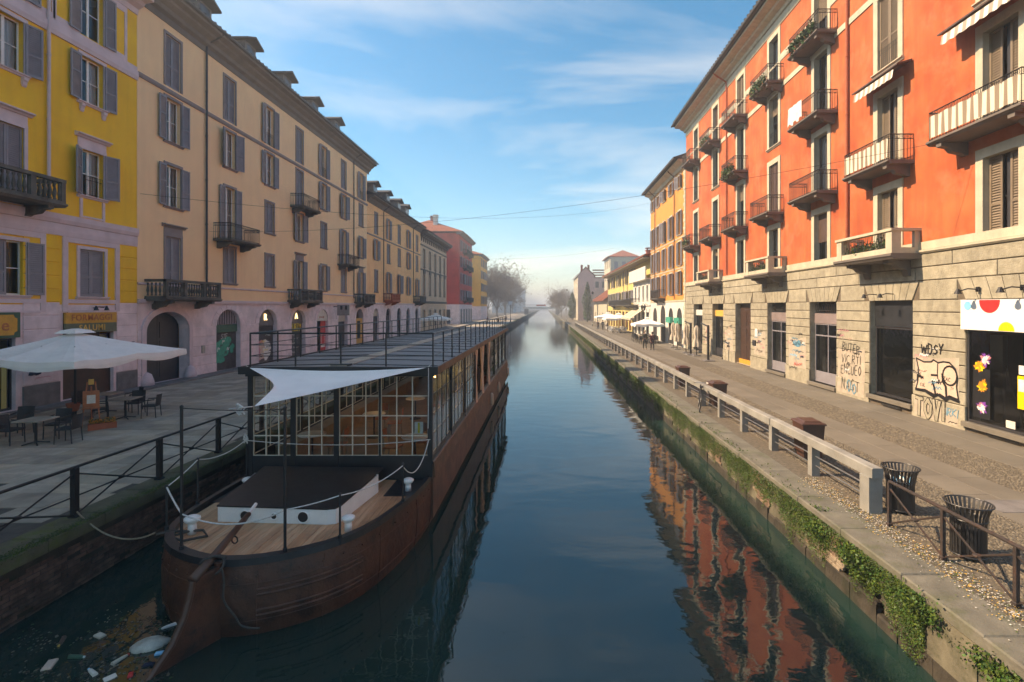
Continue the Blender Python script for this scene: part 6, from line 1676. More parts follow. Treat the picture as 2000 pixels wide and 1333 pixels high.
for k in range(NB):
    if k not in (3, 4): glaze(X1, Y0c + k * BW + .05, X1, Y0c + (k + 1) * BW - .05, 4, 4, inner=(-1, 0))
    glaze(X0, Y0c + k * BW + .05, X0, Y0c + (k + 1) * BW - .05, 3, 4, inner=(1, 0))
# tied-back curtains in the open bays
for y in (19.6, 21.7, 24.1):
    P = []
    for i in range(13):
        a = i / 12 * 2 * PI; row_ = []
        for z, w in ((.35, .24), (.9, .2), (1.35, .12), (1.9, .2), (2.36, .26)): row_.append((X1 + .0 + math.cos(a) * w * .35 * (1 + .2 * math.sin(5 * a)), y + math.sin(a) * w * (1 + .2 * math.sin(4 * a)), z))
        P.append(row_)
    bp(MB().grid(P), 'curtain', 'paint_rose', smooth=True)
# notice in the window, warm lamps inside
bp(MB().box(-3.06, -2.86, Y0c + .035, Y0c + .04, 1.02, 1.30), 'notice', 'paint_white'); bp(MB().box(-2.985, -2.935, Y0c + .029, Y0c + .034, 1.04, 1.28), 'notice_band', 'paint_yellow')
bp(MB().box(X0 + .4, X0 + 2.2, 30, 30.5, .03, 1.2), 'bar_counter', 'door_brown'); bp(MB().box(-4.2, -3.1, 24, 24.4, .03, 1.1), 'sideboard', 'door_brown')
bp(MB().box(X0 + .05, X0 + .5, 13, 26, .03, .48), 'wall_bench', 'floor_wood')
for i, (x, y) in enumerate(((-3.3, 15.4), (-5.6, 17.5), (-3.6, 20.5))):
    t = thing('pendant_lamp', ('lit pendant lamp in the cabin bay nearest the stern', 'lit pendant lamp above the cabin bench', 'lit pendant lamp deep inside the glazed cabin')[i], 'lamp', (x, y, 1.95), group='pendant lamps in the cabin')
    MB().tube([(0, 0, .16), (0, 0, ZT + .1 - 1.95)], .006, 5).build('cord', 'iron', t); MB().lathe([(.16, 0), (.12, .1), (.03, .16)], 14).build('lamp_shade', 'steel', t); MB().lathe([(.02, -.07), (.06, -.03), (.05, .02), (.02, .06)], 10).build('bulb', 'lamp_glow', t)
    ld = bpy.data.lights.new('lamp_light', 'POINT'); ld.energy = 3; ld.color = (1, .66, .34); ld.shadow_soft_size = .06
    lo = bpy.data.objects.new('lamp_light', ld); COL.objects.link(lo); lo.parent = t; lo.location = (0, 0, -.12)
# ---- cabin tables and chairs
def bistro_table(x, y, label):
    t = thing('bistro_table', label, 'table', (x, y, .03), group='tables in the cabin')
    MB().lathe([(.33, .70), (.34, .72), (.33, .735)], 20).build('table_top', 'boat_white', t); MB().tube([(0, 0, .03), (0, 0, .70)], .025, 8).build('stem', 'iron', t); MB().lathe([(.2, 0), (.2, .015), (.03, .04)], 12).build('foot', 'iron', t)
for x, y, l_ in ((-5.95, 13.1, 'round white table behind the cabin front beside the bench'), (-3.25, 12.85, 'round white table just inside the cabin near the window notice'), (-5.2, 15.6, 'round white table, second row back along the cabin bench'), (-4.6, 18.2, 'round white table deep inside the cabin')): bistro_table(x, y, l_)
def wood_chair(x, y, rz, label):
    t = thing('wooden_chair', label, 'chair', (x, y, .03), rz, 'chairs in the cabin')
    MB().tbox(-.2, .2, -.2, .2, .42, .455, .01).build('seat', 'wood_red', t)
    for sx in (-1, 1):
        MB().tube([(sx * .17, -.17, 0), (sx * .16, -.16, .42)], .016, 6).build('leg', 'floor_wood', t); MB().tube([(sx * .17, .19, 0), (sx * .17, .17, .44), (sx * .17, .22, .86)], .016, 6).build('leg', 'floor_wood', t)
    MB().grid([[(-.18 + .36 * i / 6, .225 + .03 * math.cos((i / 6 - .5) * PI), .64), (-.18 + .36 * i / 6, .235 + .03 * math.cos((i / 6 - .5) * PI), .86)] for i in range(7)]).build('backrest', 'wood_red', t)
for x, y, r, l_ in ((-5.35, 13.2, -1.5, 'wooden chair at the table behind the cabin front'), (-3.85, 13.0, 1.5, 'wooden chair facing the table by the window notice'), (-3.3, 13.5, 0.1, 'wooden chair behind the table by the window notice'), (-4.6, 15.7, -1.4, 'wooden chair at the second table along the bench'), (-4.0, 18.4, -1.5, 'wooden chair at the table deep in the cabin'), (-5.2, 16.3, 0, 'wooden chair with its back to the deep cabin')): wood_chair(x, y, r, l_)
# potted climbing plant in the open bay
t = thing('potted_plant', 'dark bushy potted plant in the open bay at the far end of the cabin', 'plant', (-2.95, 26.3, .03))
MB().lathe([(.18, 0), (.24, .4), (.26, .42)], 12).build('pot', 'terracotta', t); leaf_cloud(900, lambda g_: (g_.gauss(0, .16), g_.gauss(0, .22), .5 + abs(g_.gauss(0, .75))), .06, 61).build('foliage', ['leaf_dark', 'leaf'], t)
# ---- shade sail
A_, B_, C_ = Vector((-6.86, 11.86, 2.60)), Vector((-2.72, 11.84, 2.60)), Vector((-4.97, 8.75, 2.30))
n = 22; mb = MB(); idx = {}
for i in range(n + 1):
    for j in range(n + 1 - i):
        a, b = i / n, j / n; c = 1 - a - b
        p = A_ * a + B_ * b + C_ * c
        pull = 0.30   # hollow edges
        cen = (A_ + B_ + C_) / 3
        e = max(a * b * (1 - c) ** 2, b * c * (1 - a) ** 2, a * c * (1 - b) ** 2) * 4
        ed_ = (1 - min(a, b, c) * 3) * e; pull = .34 if b < min(a, c) else .13
        p = p + (cen - p) * (pull * ed_) - Vector((0, 0, .16 * 27 * a * b * c)) - Vector((0, 0, .05 * e))
        idx[(i, j)] = len(mb.v); mb.v.append(tuple(p))
for i in range(n):
    for j in range(n - i):
        mb.f.append((idx[(i, j)], idx[(i + 1, j)], idx[(i, j + 1)])); mb.mi.append(0)
        if i + j < n - 1: mb.f.append((idx[(i + 1, j)], idx[(i + 1, j + 1)], idx[(i, j + 1)])); mb.mi.append(0)
t = thing('shade_sail', 'white triangular shade sail stretched in front of the barge cabin', 'sail', (-4.9, 10.8, 2.4))
mb.v = [(v[0] + 4.9, v[1] - 10.8, v[2] - 2.4) for v in mb.v]
mb.build('cloth', 'canvas', t, smooth=True)
for p, q in ((C_, Vector((-5.0, 8.34, 2.35))), (A_, Vector((-6.93, 11.84, 2.66))), (B_, Vector((-2.64, 11.84, 2.66))), (C_, Vector((-5.15, 8.34, 2.34)))):
    MB().tube([tuple(p - Vector((-4.9, 10.8, 2.4))), tuple(q - Vector((-4.9, 10.8, 2.4)))], .009, 5).build('tie_rope', 'rope_white', t)
MB().tube([(2.22, 1.0, .2), (2.23, .98, -.3), (2.21, 1.0, -1.2)], .009, 5).build('hanging_line', 'rope_white', t)
# mooring line from the quay railing
P = sag((LR + .05, 9.7, .12), (-6.85, 9.0, .03), .28, 18)
tag(MB().tube([(p[0], p[1], p[2]) for p in P], .015, 6).build('mooring_rope', 'rope'), 'tan mooring rope sagging from the black quay railing to the barge', 'rope')
# ------------------------------------------------------------------ cafe on the left quay
def parasol(label, x, y, hx, hy, ze, zp, name='parasol', group=None, m='canvas', sc_=.3, rz=0.0):
    t = thing(name, label, 'parasol', (x, y, 0), rz, group)
    MB().tube([(0, 0, 0), (0, 0, zp)], .04, 8).build('pole', 'iron', t); MB().tbox(-.35, .35, -.35, .35, 0, .09, .02).build('base', 'plinth_grey', t)
    per = [(hx, -hy), (hx, 0), (hx, hy), (0, hy), (-hx, hy), (-hx, 0), (-hx, -hy), (0, -hy)]
    mb = MB(); N_ = 6
    full = []
    for (a, b), (c, d) in zip(per, per[1:] + per[:1]):
        for k in range(N_): full.append((a + (c - a) * k / N_, b + (d - b) * k / N_, k / N_))
    rows_ = []
    for r in (0.0, .12, .3, .55, .8, 1.0):
        row_ = []
        for (a, b, f_) in full:
            sagv = -.10 * math.sin(PI * f_) * r * (1 - .2 * r) - .06 * math.sin(PI * r)
            corner = .06 * r if abs(abs(a) - hx) < 1e-6 and abs(abs(b) - hy) < 1e-6 else 0
            row_.append((a * r, b * r, zp + (ze - zp) * r + sagv - corner))
        rows_.append(row_)
    mb.grid(rows_, wrap=True)
    val = [[(p[0], p[1], p[2]) for p in rows_[-1]], [(p[0] * 1.005, p[1] * 1.005, p[2] - sc_ * .55) for p in rows_[-1]],
           [(p[0] * 1.0, p[1] * 1.0, p[2] - sc_ * (.72 + .28 * math.sin(PI * f_[2]))) for p, f_ in zip(rows_[-1], full)]]
    mb.grid(val, wrap=True)
    mb.build('canopy', m, t)
    vt = MB(); vt.grid([[(a * s_, b * s_, zp + dz) for a, b, f_ in full] for s_, dz in ((.03, .12), (.12, .06), (.17, -.04))], wrap=True); vt.build('vent_cap', m, t)
    rb_ = MB()
    for a, b in per: rb_.tube([(0, 0, zp - .22), (a * .5, b * .5, (zp + ze) / 2 - .16), (a * .96, b * .96, ze - .12)], .015, 4); rb_.tube([(0, 0, zp - .75), (a * .5, b * .5, (zp + ze) / 2 - .05)], .012, 4)
    rb_.build('ribs', 'iron', t)
    return t
parasol('large cream parasol over the cafe tables in front of the yellow house', -16.55, 18.05, 2.2, 2.45, 2.38, 3.12)
def cafe_table(x, y, rz, label, w=.72):
    t = thing('cafe_table', label, 'table', (x, y, 0), rz, 'cafe tables by the yellow house')
    MB().tbox(-w / 2, w / 2, -w / 2, w / 2, .70, .74, .008).build('table_top', 'slab_grey', t); MB().tube([(0, 0, .03), (0, 0, .70)], .035, 8).build('stem', 'iron', t)
    m_ = MB()
    for a in range(4): m_.tube([(0, 0, .08), (.3 * math.cos(a * PI / 2 + .78), .3 * math.sin(a * PI / 2 + .78), .015)], .02, 6)
    m_.build('foot', 'iron', t)
def wicker_chair(x, y, rz, label, group='cafe chairs by the yellow house', m='wicker'):
    t = thing('cafe_chair', label, 'chair', (x, y, 0), rz, group)
    MB().tbox(-.23, .23, -.22, .22, .40, .45, .015).build('seat', m, t)
    for sx in (-1, 1):
        MB().tube([(sx * .22, -.21, 0), (sx * .21, -.2, .42)], .016, 6).build('leg', m, t); MB().tube([(sx * .22, .24, 0), (sx * .21, .21, .42)], .016, 6).build('leg', m, t)
        MB().tube([(sx * .22, -.2, .42), (sx * .23, -.18, .63), (sx * .23, .2, .66)], .018, 6).build('armrest', m, t)
    MB().grid([[(-.23 + .46 * i / 8, .22 + .06 * math.cos((i / 8 - .5) * PI), .44), (-.23 + .46 * i / 8, .27 + .06 * math.cos((i / 8 - .5) * PI), .84)] for i in range(9)]).build('backrest', m, t)
    return t
(tx1, ty1), (tx2, ty2) = gp(70, 868), gp(245, 818)
cafe_table(tx1, ty1, .1, 'grey square cafe table nearest the camera under the cream parasol')
cafe_table(tx2, ty2, .15, 'grey square cafe table beyond the menu easel')
cafe_table(-16.6, 19.4, .1, 'grey square cafe table behind the menu easel'); cafe_table(tx1 - 1.9, ty1 + .4, .0, 'grey square cafe table at the edge of the picture under the parasol')
for x, y, r, l_ in ((tx1 + .75, ty1 + .2, -1.4, 'dark wicker chair to the canal side of the nearest cafe table'), (tx1 - .75, ty1, 1.6, 'dark wicker chair on the house side of the nearest cafe table'), (tx1 - .1, ty1 + .75, .1, 'dark wicker chair behind the nearest cafe table'),
                    (tx2 - .6, ty2 - .35, 2.2, 'dark wicker chair on the easel side of the table beyond it'), (tx2 + .72, ty2 + .25, -1.3, 'dark wicker chair on the canal side of the table beyond the easel'), (tx2 - .3, ty2 + .8, .2, 'dark wicker chair tucked behind the table beyond the easel'),
                    (-17.3, 19.2, 1.5, 'dark wicker chair beside the parasol pole'), (-16.0, 19.9, -.6, 'dark wicker chair between the parasol and the shop pier'), (tx1 - 1.6, ty1 + 1.1, .2, 'dark wicker chair farthest into the corner under the parasol')): wicker_chair(x, y, r, l_)
# menu easel with its flower box
ex, ey = gp(178, 836)
t = thing('menu_easel', 'wooden easel holding a framed menu beside a flower box', 'easel', (ex, ey, 0), .7)
for sx in (-1, 1): MB().prism([(sx * .24 - .02, 0, 0), (sx * .24 + .02, 0, 0), (sx * .10 + .02, .16, 1.5), (sx * .10 - .02, .16, 1.5)], (0, .025, 0)).build('leg', 'wood_red', t)
MB().tube([(0, .5, 0), (0, .17, 1.35)], .02, 5).build('leg', 'wood_red', t); MB().box(-.24, .24, .02, .06, .62, .66).build('tray', 'wood_red', t)
fr_ = MB().box(-.21, .21, .03, .055, .67, 1.22).build('frame', 'wood_red', t); MB().box(-.11, .11, .024, .029, .80, 1.08).build('menu_sheet', 'paper', fr_)
MB().box(-.07, .07, .08, .1, 1.42, 1.6).build('top_card', 'paint_gold', t)
fx_, fy_ = gp(200, 838)
t = thing('flower_box', 'red terracotta flower box standing by the menu easel', 'planter', (fx_, fy_, 0), .75)
MB().prism([(-.36, -.1, .0), (.36, -.1, 0), (.36, .1, 0), (-.36, .1, 0)], (0, 0, .2)).build('box', 'terracotta', t); leaf_cloud(500, lambda g_: (g_.uniform(-.33, .33), g_.gauss(0, .06), .22 + abs(g_.gauss(0, .06))), .03, 71).build('flowers', ['leaf', 'paint_orange'], t)
px_, py_ = gp(140, 830)
t = thing('flower_pot', 'round terracotta pot raised on a stand near the parasol pole', 'planter', (px_ - .5, py_ + .6, 0)); MB().lathe([(.14, .35), (.2, .6), (.22, .62), (.2, .6), (.02, .58)], 14).build('pot', 'terracotta', t); MB().lathe([(.15, 0), (.05, .1), (.05, .3), (.12, .35)], 10).build('stand', 'iron', t)
parasol('white parasol outside the arches of the peach house', -16.0, 75, 2.0, 2.0, 2.35, 3.0)
# ------------------------------------------------------------------ bins on the right quay
def slat_bin(x, y, label, blue=False):
    t = thing('waste_bin', label, 'bin', (x, y, 0), 0, 'black slatted waste bins behind the rusty railing')
    n = 30
    for i in range(n):
        a = 2 * PI * i / n; c, s_ = math.cos(a), math.sin(a)
        P = [(.235, .05), (.24, .55), (.265, .72), (.315, .86)]
        w = .017
        m_ = MB(); m_.grid([[(r * c - s_ * w, r * s_ + c * w, z), (r * c + s_ * w, r * s_ - c * w, z)] for r, z in P]); m_.grid([[((r - .006) * c - s_ * w, (r - .006) * s_ + c * w, z), ((r - .006) * c + s_ * w, (r - .006) * s_ - c * w, z)] for r, z in P])
        m_.build('slat', 'black_plastic', t)
    for r, z in ((.32, .86), (.25, .62), (.242, .06)): MB().tube([(r * math.cos(2 * PI * k / 32), r * math.sin(2 * PI * k / 32), z) for k in range(33)], .013, 6, cap=False).build('hoop', 'black_plastic', t)
    MB().lathe([(.21, .05), (.215, .5), (.21, .5), (.01, .48)], 20).build('liner', 'black_plastic' if not blue else 'paint_black', t)
    MB().lathe([(.12, 0), (.12, .03), (.24, .05)], 16).build('foot', 'black_plastic', t)
    if blue:
        m_ = MB(); g_ = random.Random(4)
        for k in range(16):
            a, r = g_.uniform(0, 6.28), g_.uniform(0, .16); m_.m = g_.randint(0, 2); x_, y_ = r * math.cos(a), r * math.sin(a)
            m_.prism([(x_ + g_.uniform(-.06, .06), y_ + g_.uniform(-.06, .06), .5 + g_.uniform(0, .16)) for _ in range(3)], (.01, .01, .04))
        m_.build('rubbish', ['paint_sky', 'paint_white', 'cloth_navy'], t)
slat_bin(6.98, 10.05, 'black slatted waste bin with blue rubbish behind the balustrade end', True)
slat_bin(6.80, 8.22, 'black slatted waste bin nearest the camera behind the rusty railing')
def wheelie(x, y, label):
    t = thing('wheeled_bin', label, 'bin', (x, y, 0), random.uniform(-.1, .1), 'brown wheeled bins along the balustrade')
    a, b = .23, .27
    m_ = MB(); m_.grid([[(-a, -b, .06), (a, -b, .06), (a, b, .06), (-a, b, .06)], [(-a - .05, -b - .05, .92), (a + .05, -b - .05, .92), (a + .05, b + .05, .92), (-a - .05, b + .05, .92)]], wrap=True); m_.poly([(-a, -b, .06), (a, -b, .06), (a, b, .06), (-a, b, .06)])
    m_.build('body', 'brown_plastic', t)
    m_ = MB().tbox(-a - .08, a + .08, -b - .08, b + .08, .92, .98, .03); m_.tube([(-.2, b + .12, .93), (.2, b + .12, .93)], .018, 6); m_.tbox(-a, a, -b, b, .975, 1.02, .04); m_.build('lid', 'brown_plastic', t)
    for s_ in (-1, 1): MB().tube([(s_ * .2, b - .02, .09), (s_ * .25, b - .02, .09)], .09, 12).build('wheel', 'black_plastic', t)
wheelie(7.0, 13.6, 'brown wheeled bin by the balustrade nearest the dark shop'); wheelie(6.95, 20.6, 'brown wheeled bin by the balustrade, middle of three'); wheelie(7.0, 26.0, 'brown wheeled bin by the balustrade, farthest of three')
# bicycle leaning on the canal side of the balustrade
t = thing('bicycle', 'dark bicycle leaning against the canal side of the balustrade', 'bicycle', (6.02, 20.0, 0), -.26)
tilt = .10
def bx(p): return (p[0] + tilt * p[2], p[1], p[2])
for y in (-.52, .52):
    wh = MB().tube([bx((0, y + .33 * math.cos(k * PI / 12), .34 + .33 * math.sin(k * PI / 12))) for k in range(25)], .022, 6, cap=False).build('wheel', 'black_plastic', t)
    sp = MB()
    for k in range(12): sp.tube([bx((0, y, .34)), bx((0, y + .31 * math.cos(k * PI / 6), .34 + .31 * math.sin(k * PI / 6)))], .003, 3)
    sp.build('spokes', 'steel', wh)
m_ = MB()
for a, b in (((0, .52, .34), (0, .42, .92)), ((0, .45, .75), (0, -.05, .30)), ((0, .43, .82), (0, -.2, .80)), ((0, -.05, .30), (0, -.24, .88)), ((0, -.05, .30), (0, -.52, .34)), ((0, -.22, .78), (0, -.52, .34))): m_.tube([bx(a), bx(b)], .017, 6)
m_.build('frame', 'cloth_black', t); MB().tube([bx((-.27, .36, .98)), bx((-.2, .42, .98)), bx((.2, .42, .98)), bx((.27, .36, .98))], .014, 6).build('handlebar', 'steel', t); MB().tbox(.02, .16, -.36, -.12, .90, .95, .02).build('saddle', 'cloth_black', t)
# confetti and leaf litter at the foot of the rusty railing
def lit_fn(g_):
    y = g_.uniform(5.5, 12); return (6.15 + g_.gauss(0, .16), y, .008 + g_.random() * .008)
g_ = random.Random(9); m_ = MB()
for _ in range(2600):
    x_, y_, z_ = lit_fn(g_); s_ = g_.uniform(.006, .018); a = g_.uniform(0, PI); m_.m = g_.randint(0, 3)
    m_.poly([(x_ + s_ * math.cos(a + k * PI / 2), y_ + s_ * math.sin(a + k * PI / 2) * .8, z_ + s_ * .3 * (k % 2)) for k in range(4)])
stuff(m_.build('confetti_litter', ['paper', 'paint_gold', 'foam_white', 'moss']), 'paper confetti and leaf litter at the foot of the rusty railing', 'litter')
# ------------------------------------------------------------------ rubbish floating beside the rudder
def float_box(label, px0, py0, w, d, h, m, rz, name='litter', cat='litter'):
    x_, y_ = gp(px0, py0, WZ); o_ = MB().tbox(-w / 2, w / 2, -d / 2, d / 2, -.03, h, min(h * .4, .02)).build(name, m, None, (x_, y_, WZ), rz); return tag(o_, label, cat)
x_, y_ = gp(292, 1262, WZ); g_ = random.Random(2); m_ = MB(); P = []
for i in range(7):
    a = i / 6 * PI / 2; P.append([(math.cos(a) * .27 * (1 + .12 * math.sin(3 * t_ * PI / 8 + i)) * math.cos(t_ * PI / 8), math.cos(a) * .17 * math.sin(t_ * PI / 8), -.02 + .13 * math.sin(a) + .008 * g_.random()) for t_ in range(16)])
m_.grid(P, wrap=True); tag(m_.build('foam_lump', 'foam_white', None, (x_, y_, WZ), .4, True), 'large dirty white foam lump floating beside the rudder', 'foam')
float_box('pink torn carton floating at the picture edge', 97, 1300, .12, .22, .03, 'paint_rose', .4, 'carton', 'carton'); float_box('small white carton lid floating below the foam lump', 215, 1325, .14, .1, .02, 'paper', .9, 'carton', 'carton')
float_box('tan paper scrap floating left of the foam lump', 195, 1243, .16, .1, .03, 'canvas_tan', -.4, 'paper_scrap', 'paper'); float_box('blue can floating against the foam lump', 312, 1278, .12, .06, .04, 'paint_sky', .3, 'can', 'can'); float_box('deep blue wrapper floating under the foam lump', 290, 1300, .14, .07, .03, 'cloth_navy', .2, 'wrapper', 'wrapper'); float_box('red wrapper floating near the rudder foot', 255, 1320, .06, .1, .03, 'paint_red', .5, 'wrapper', 'wrapper')
for i, (qx, qy, m, cap, l_) in enumerate(((150, 1285, 'paint_green', 'paint_white', 'green bottle floating in the litter near the picture edge'), (235, 1290, 'canvas_tan', 'paint_red', 'tan plastic bottle with red cap floating left of the rudder'), (180, 1315, 'paper', 'paint_sky', 'pale plastic bottle with blue cap floating at the bottom edge'), (330, 1225, 'paint_white', 'paint_green', 'white plastic bottle floating against the hull'), (120, 1255, 'brown_plastic', 'paint_gold', 'brown bottle floating closest to the canal wall'))):
    x_, y_ = gp(qx, qy, WZ); t = thing('bottle', l_, 'bottle', (x_, y_, WZ), i * 1.3, 'bottles floating by the rudder')
    MB().tube([(-.11, 0, .012), (.05, 0, .012), (.085, 0, .012), (.1, 0, .012)], .034, 8, .014).build('bottle_body', m, t); MB().tube([(.1, 0, .012), (.12, 0, .012)], .016, 8).build('cap', cap, t)
g_ = random.Random(17); m_ = MB(); cl_ = [(g_.uniform(60, 340), g_.uniform(1200, 1340)) for _ in range(12)]
for _ in range(620):
    c_ = g_.choice(cl_); px0, py0 = c_[0] + g_.gauss(0, 30), max(1170, c_[1] + g_.gauss(0, 14))
    if px0 > 345: continue
    x_, y_ = gp(px0, py0, WZ); s_ = g_.uniform(.006, .026); a = g_.uniform(0, PI); m_.m = g_.randint(0, 4)
    m_.prism([(x_ + s_ * math.cos(a + k * PI / 2.5) * g_.uniform(.5, 1), y_ + s_ * math.sin(a + k * PI / 2.5), WZ - .004) for k in range(5)], (0, 0, .006 + .01 * g_.random()))
stuff(m_.build('floating_litter', ['old_stone', 'leaf_dark', 'cobble', 'paint_black', 'wet_wall']), 'scattered small rubbish and leaves floating by the rudder', 'litter')

# ------------------------------------------------------------------ cafe life on the right quay
parasol('white parasol over black tables outside the white restaurant', 11.6, 58.0, 1.6, 1.6, 2.15, 2.75, group='white parasols on the sunlit quay')
parasol('white parasol over white tables outside the yellow house', 11.6, 80.5, 2.3, 2.3, 2.3, 2.95, group='white parasols on the sunlit quay')
parasol('white parasol farthest along the sunlit quay', 11.4, 92.0, 2.3, 2.3, 2.3, 2.95, group='white parasols on the sunlit quay')
ch = wicker_chair(10.6, 55.5, .3, 'black chair in the cluster outside the white restaurant', 'black chairs outside the white restaurant', 'cloth_black')
g_ = random.Random(8)
for x_, y_ in ((11.3, 55.2), (12.1, 55.7), (10.5, 57.0), (11.4, 56.8), (12.4, 57.2), (10.4, 58.6), (11.6, 58.9), (12.5, 59.2), (10.6, 60.4), (11.5, 60.8), (12.3, 61.0), (10.8, 62.2)): copy_tree(ch, None, (x_, y_, 0), g_.uniform(0, 6.28))
def far_table(x, y, label, m, grp):
    t = thing('cafe_table', label, 'table', (x, y, 0), 0, grp); MB().tbox(-.35, .35, -.35, .35, .71, .75, .01).build('table_top', m, t); MB().tube([(0, 0, 0), (0, 0, .71)], .04, 6).build('stem', 'iron', t); return t
tb = far_table(11.0, 56.1, 'dark table in the cluster outside the white restaurant', 'slab_grey', 'dark tables outside the white restaurant')
for x_, y_ in ((12.0, 56.4), (10.9, 57.9), (12.0, 58.1), (11.1, 59.7), (12.0, 60.0)): copy_tree(tb, None, (x_, y_, 0), 0)
tb = far_table(10.6, 79.0, 'white table outside the long yellow house', 'boat_white', 'white tables outside the yellow house')
for x_, y_ in ((11.8, 79.4), (10.8, 81.4), (12.0, 82.0), (10.6, 84), (11.8, 84.6), (12.6, 80.6)): copy_tree(tb, None, (x_, y_, 0), 0)
ch2 = wicker_chair(10.2, 78.4, .5, 'white chair outside the long yellow house', 'white chairs outside the yellow house', 'boat_white')
for x_, y_ in ((11.2, 78.6), (12.3, 79), (10.3, 80.6), (11.5, 81.0), (12.6, 82.8), (10.2, 83), (11.2, 83.6), (12.4, 84)): copy_tree(ch2, None, (x_, y_, 0), g_.uniform(0, 6.28))
def folded(x, y, label, h=2.5):
    t = thing('folded_parasol', label, 'parasol', (x, y, 0), 0, 'folded tan parasols outside the orange house')
    MB().tube([(0, 0, 0), (0, 0, h + .15)], .04, 8).build('pole', 'iron', t)
    P = []
    for z, r in ((.75, .30), (1.1, .27), (1.45, .14), (1.9, .2), (2.3, .17), (h, .04)): P.append([(r * (1 + .28 * math.cos(5 * k * PI / 10)) * math.cos(k * PI / 10), r * (1 + .28 * math.cos(5 * k * PI / 10)) * math.sin(k * PI / 10), z) for k in range(20)])
    MB().grid(P, wrap=True).build('cloth', 'canvas_tan', t, smooth=True); MB().tbox(-.3, .3, -.3, .3, 0, .08, .02).build('base', 'plinth_grey', t)
folded(12.7, 50.6, 'folded tan parasol by the arches, farthest of the group'); folded(12.5, 48.3, 'folded tan parasol in front of the amber house corner'); folded(12.4, 41.8, 'folded tan parasol hanging between the black posts'); folded(12.3, 44.6, 'folded tan parasol beside the far black post')
def canti(x, y, label):
    t = thing('cantilever_post', label, 'post', (x, y, 0), 0, 'black cantilever posts outside the orange house'); MB().tbox(-.07, .07, -.07, .07, 0, 2.65, .01).build('post', 'iron', t); MB().tube([(0, 0, 2.55), (0, 1.7, 2.75)], .05, 6).build('arm', 'iron', t); MB().tbox(-.4, .4, -.4, .4, 0, .08, .02).build('base', 'plinth_grey', t)
canti(12.2, 42.8, 'black cantilever parasol post, farther of the two'); canti(12.1, 37.9, 'black cantilever parasol post, nearer the brown street door')
# ------------------------------------------------------------------ people
def person(label, x, y, rz, h=1.72, top='cloth_black', legs='cloth_black', hair='hair_dark', step=.16, group=None, coat=.0, swing=.12):
    t = thing('person', label, 'person', (x, y, 0), rz, group); k = h / 1.75
    def skin(name, V, E, Rr, m, sub=1):
        me = bpy.data.meshes.new(name); me.from_pydata([tuple(c * k for c in v) for v in V], E, []); o_ = obj(name, me, t); me.materials.append(MT[m])
        md = o_.modifiers.new('skin', 'SKIN'); md.use_smooth_shade = True; md.branch_smoothing = .6
        for i, r in enumerate(Rr): me.skin_vertices[0].data[i].radius = (r[0] * k, r[1] * k) if isinstance(r, tuple) else (r * k, r * k)
        me.skin_vertices[0].data[0].use_root = True
        s2 = o_.modifiers.new('smooth', 'SUBSURF'); s2.levels = sub; s2.render_levels = sub; return o_
    a = step
    V = [(0, 0, .94), (0, 0, 1.15), (0, 0, 1.38), (0, -.01, 1.50), (0, -.02, 1.58), (0, -.03, 1.68), (0, -.02, 1.74),
         (.17, 0, 1.40), (.21, swing * .5, 1.14), (.2, swing * 1.6, .90), (.2, swing * 1.9, .80), (-.17, 0, 1.40), (-.21, -swing * .5, 1.14), (-.2, -swing * 1.2, .90), (-.2, -swing * 1.4, .80),
         (.09, 0, .88), (.10, -a * .6, .48), (.10, -a * .8, .09), (.10, -a * .8 - .14, .03), (-.09, 0, .88), (-.10, a * .2, .48), (-.10, a * 1.2, .10), (-.10, a * 1.2 - .13, .03)]
    E = [(0, 1), (1, 2), (2, 3), (3, 4), (4, 5), (5, 6), (2, 7), (7, 8), (8, 9), (9, 10), (2, 11), (11, 12), (12, 13), (13, 14), (0, 15), (15, 16), (16, 17), (17, 18), (0, 19), (19, 20), (20, 21), (21, 22)]
    Rr = [(.15, .11), (.14, .10), (.16, .10), .055, .075, .09, .06, .06, .045, .035, .035, .06, .045, .035, .035, .085, .06, .042, .035, .085, .06, .042, .035]
    skin('body', V, E, Rr, 'skin')
    Vt = [V[0], V[1], V[2], V[7], V[8], V[9], V[11], V[12], V[13], (0, 0, .94 - coat), (0, -.0, 1.45)]
    skin('jacket', Vt, [(0, 1), (1, 2), (2, 3), (3, 4), (4, 5), (2, 6), (6, 7), (7, 8), (0, 9), (2, 10)], [(.18, .14), (.165, .13), (.18, .125), .078, .065, .05, .078, .065, .05, (.2, .16), .08], top)
    skin('trousers', [V[0], V[15], V[16], V[17], V[19], V[20], V[21]], [(0, 1), (1, 2), (2, 3), (0, 4), (4, 5), (5, 6)], [(.16, .12), .1, .078, .06, .1, .078, .06], legs)
    hr = MB().lathe([(.02, -.12), (.085, -.08), (.1, 0), (.085, .075), (.03, .105)], 12, (0, .015 * k, 1.685 * k), 1, 1.1); hr.build('hair', hair, t, smooth=True)
    for i, j in ((18, 0), (22, 0)): MB().tbox(V[i][0] * k - .045, V[i][0] * k + .045, V[i][1] * k - .07, V[i][1] * k + .17, 0, .075, .02).build('shoe', 'cloth_beige' if coat == 0 else 'hair_dark', t)
    return t
person('walker in olive jacket and trousers striding beside the balustrade', 9.42, 48.2, PI, 1.8, 'cloth_olive', 'cloth_olive', 'cloth_beige')
person('walker in long black coat with maroon bag next to the olive jacket', 10.0, 47.6, PI, 1.66, 'cloth_maroon', 'cloth_black', coat=.35)
person('person in black near the white tables, closest to the balustrade', 9.2, 88.5, .4, 1.72, 'cloth_black', 'cloth_navy'); person('person in dark coat standing in the middle of the far group', 10.1, 89.2, 2.6, 1.75, 'cloth_black', 'cloth_black', coat=.2); person('person in navy standing at the table side of the far group', 10.8, 88.4, 1.4, 1.68, 'cloth_navy', 'cloth_black')
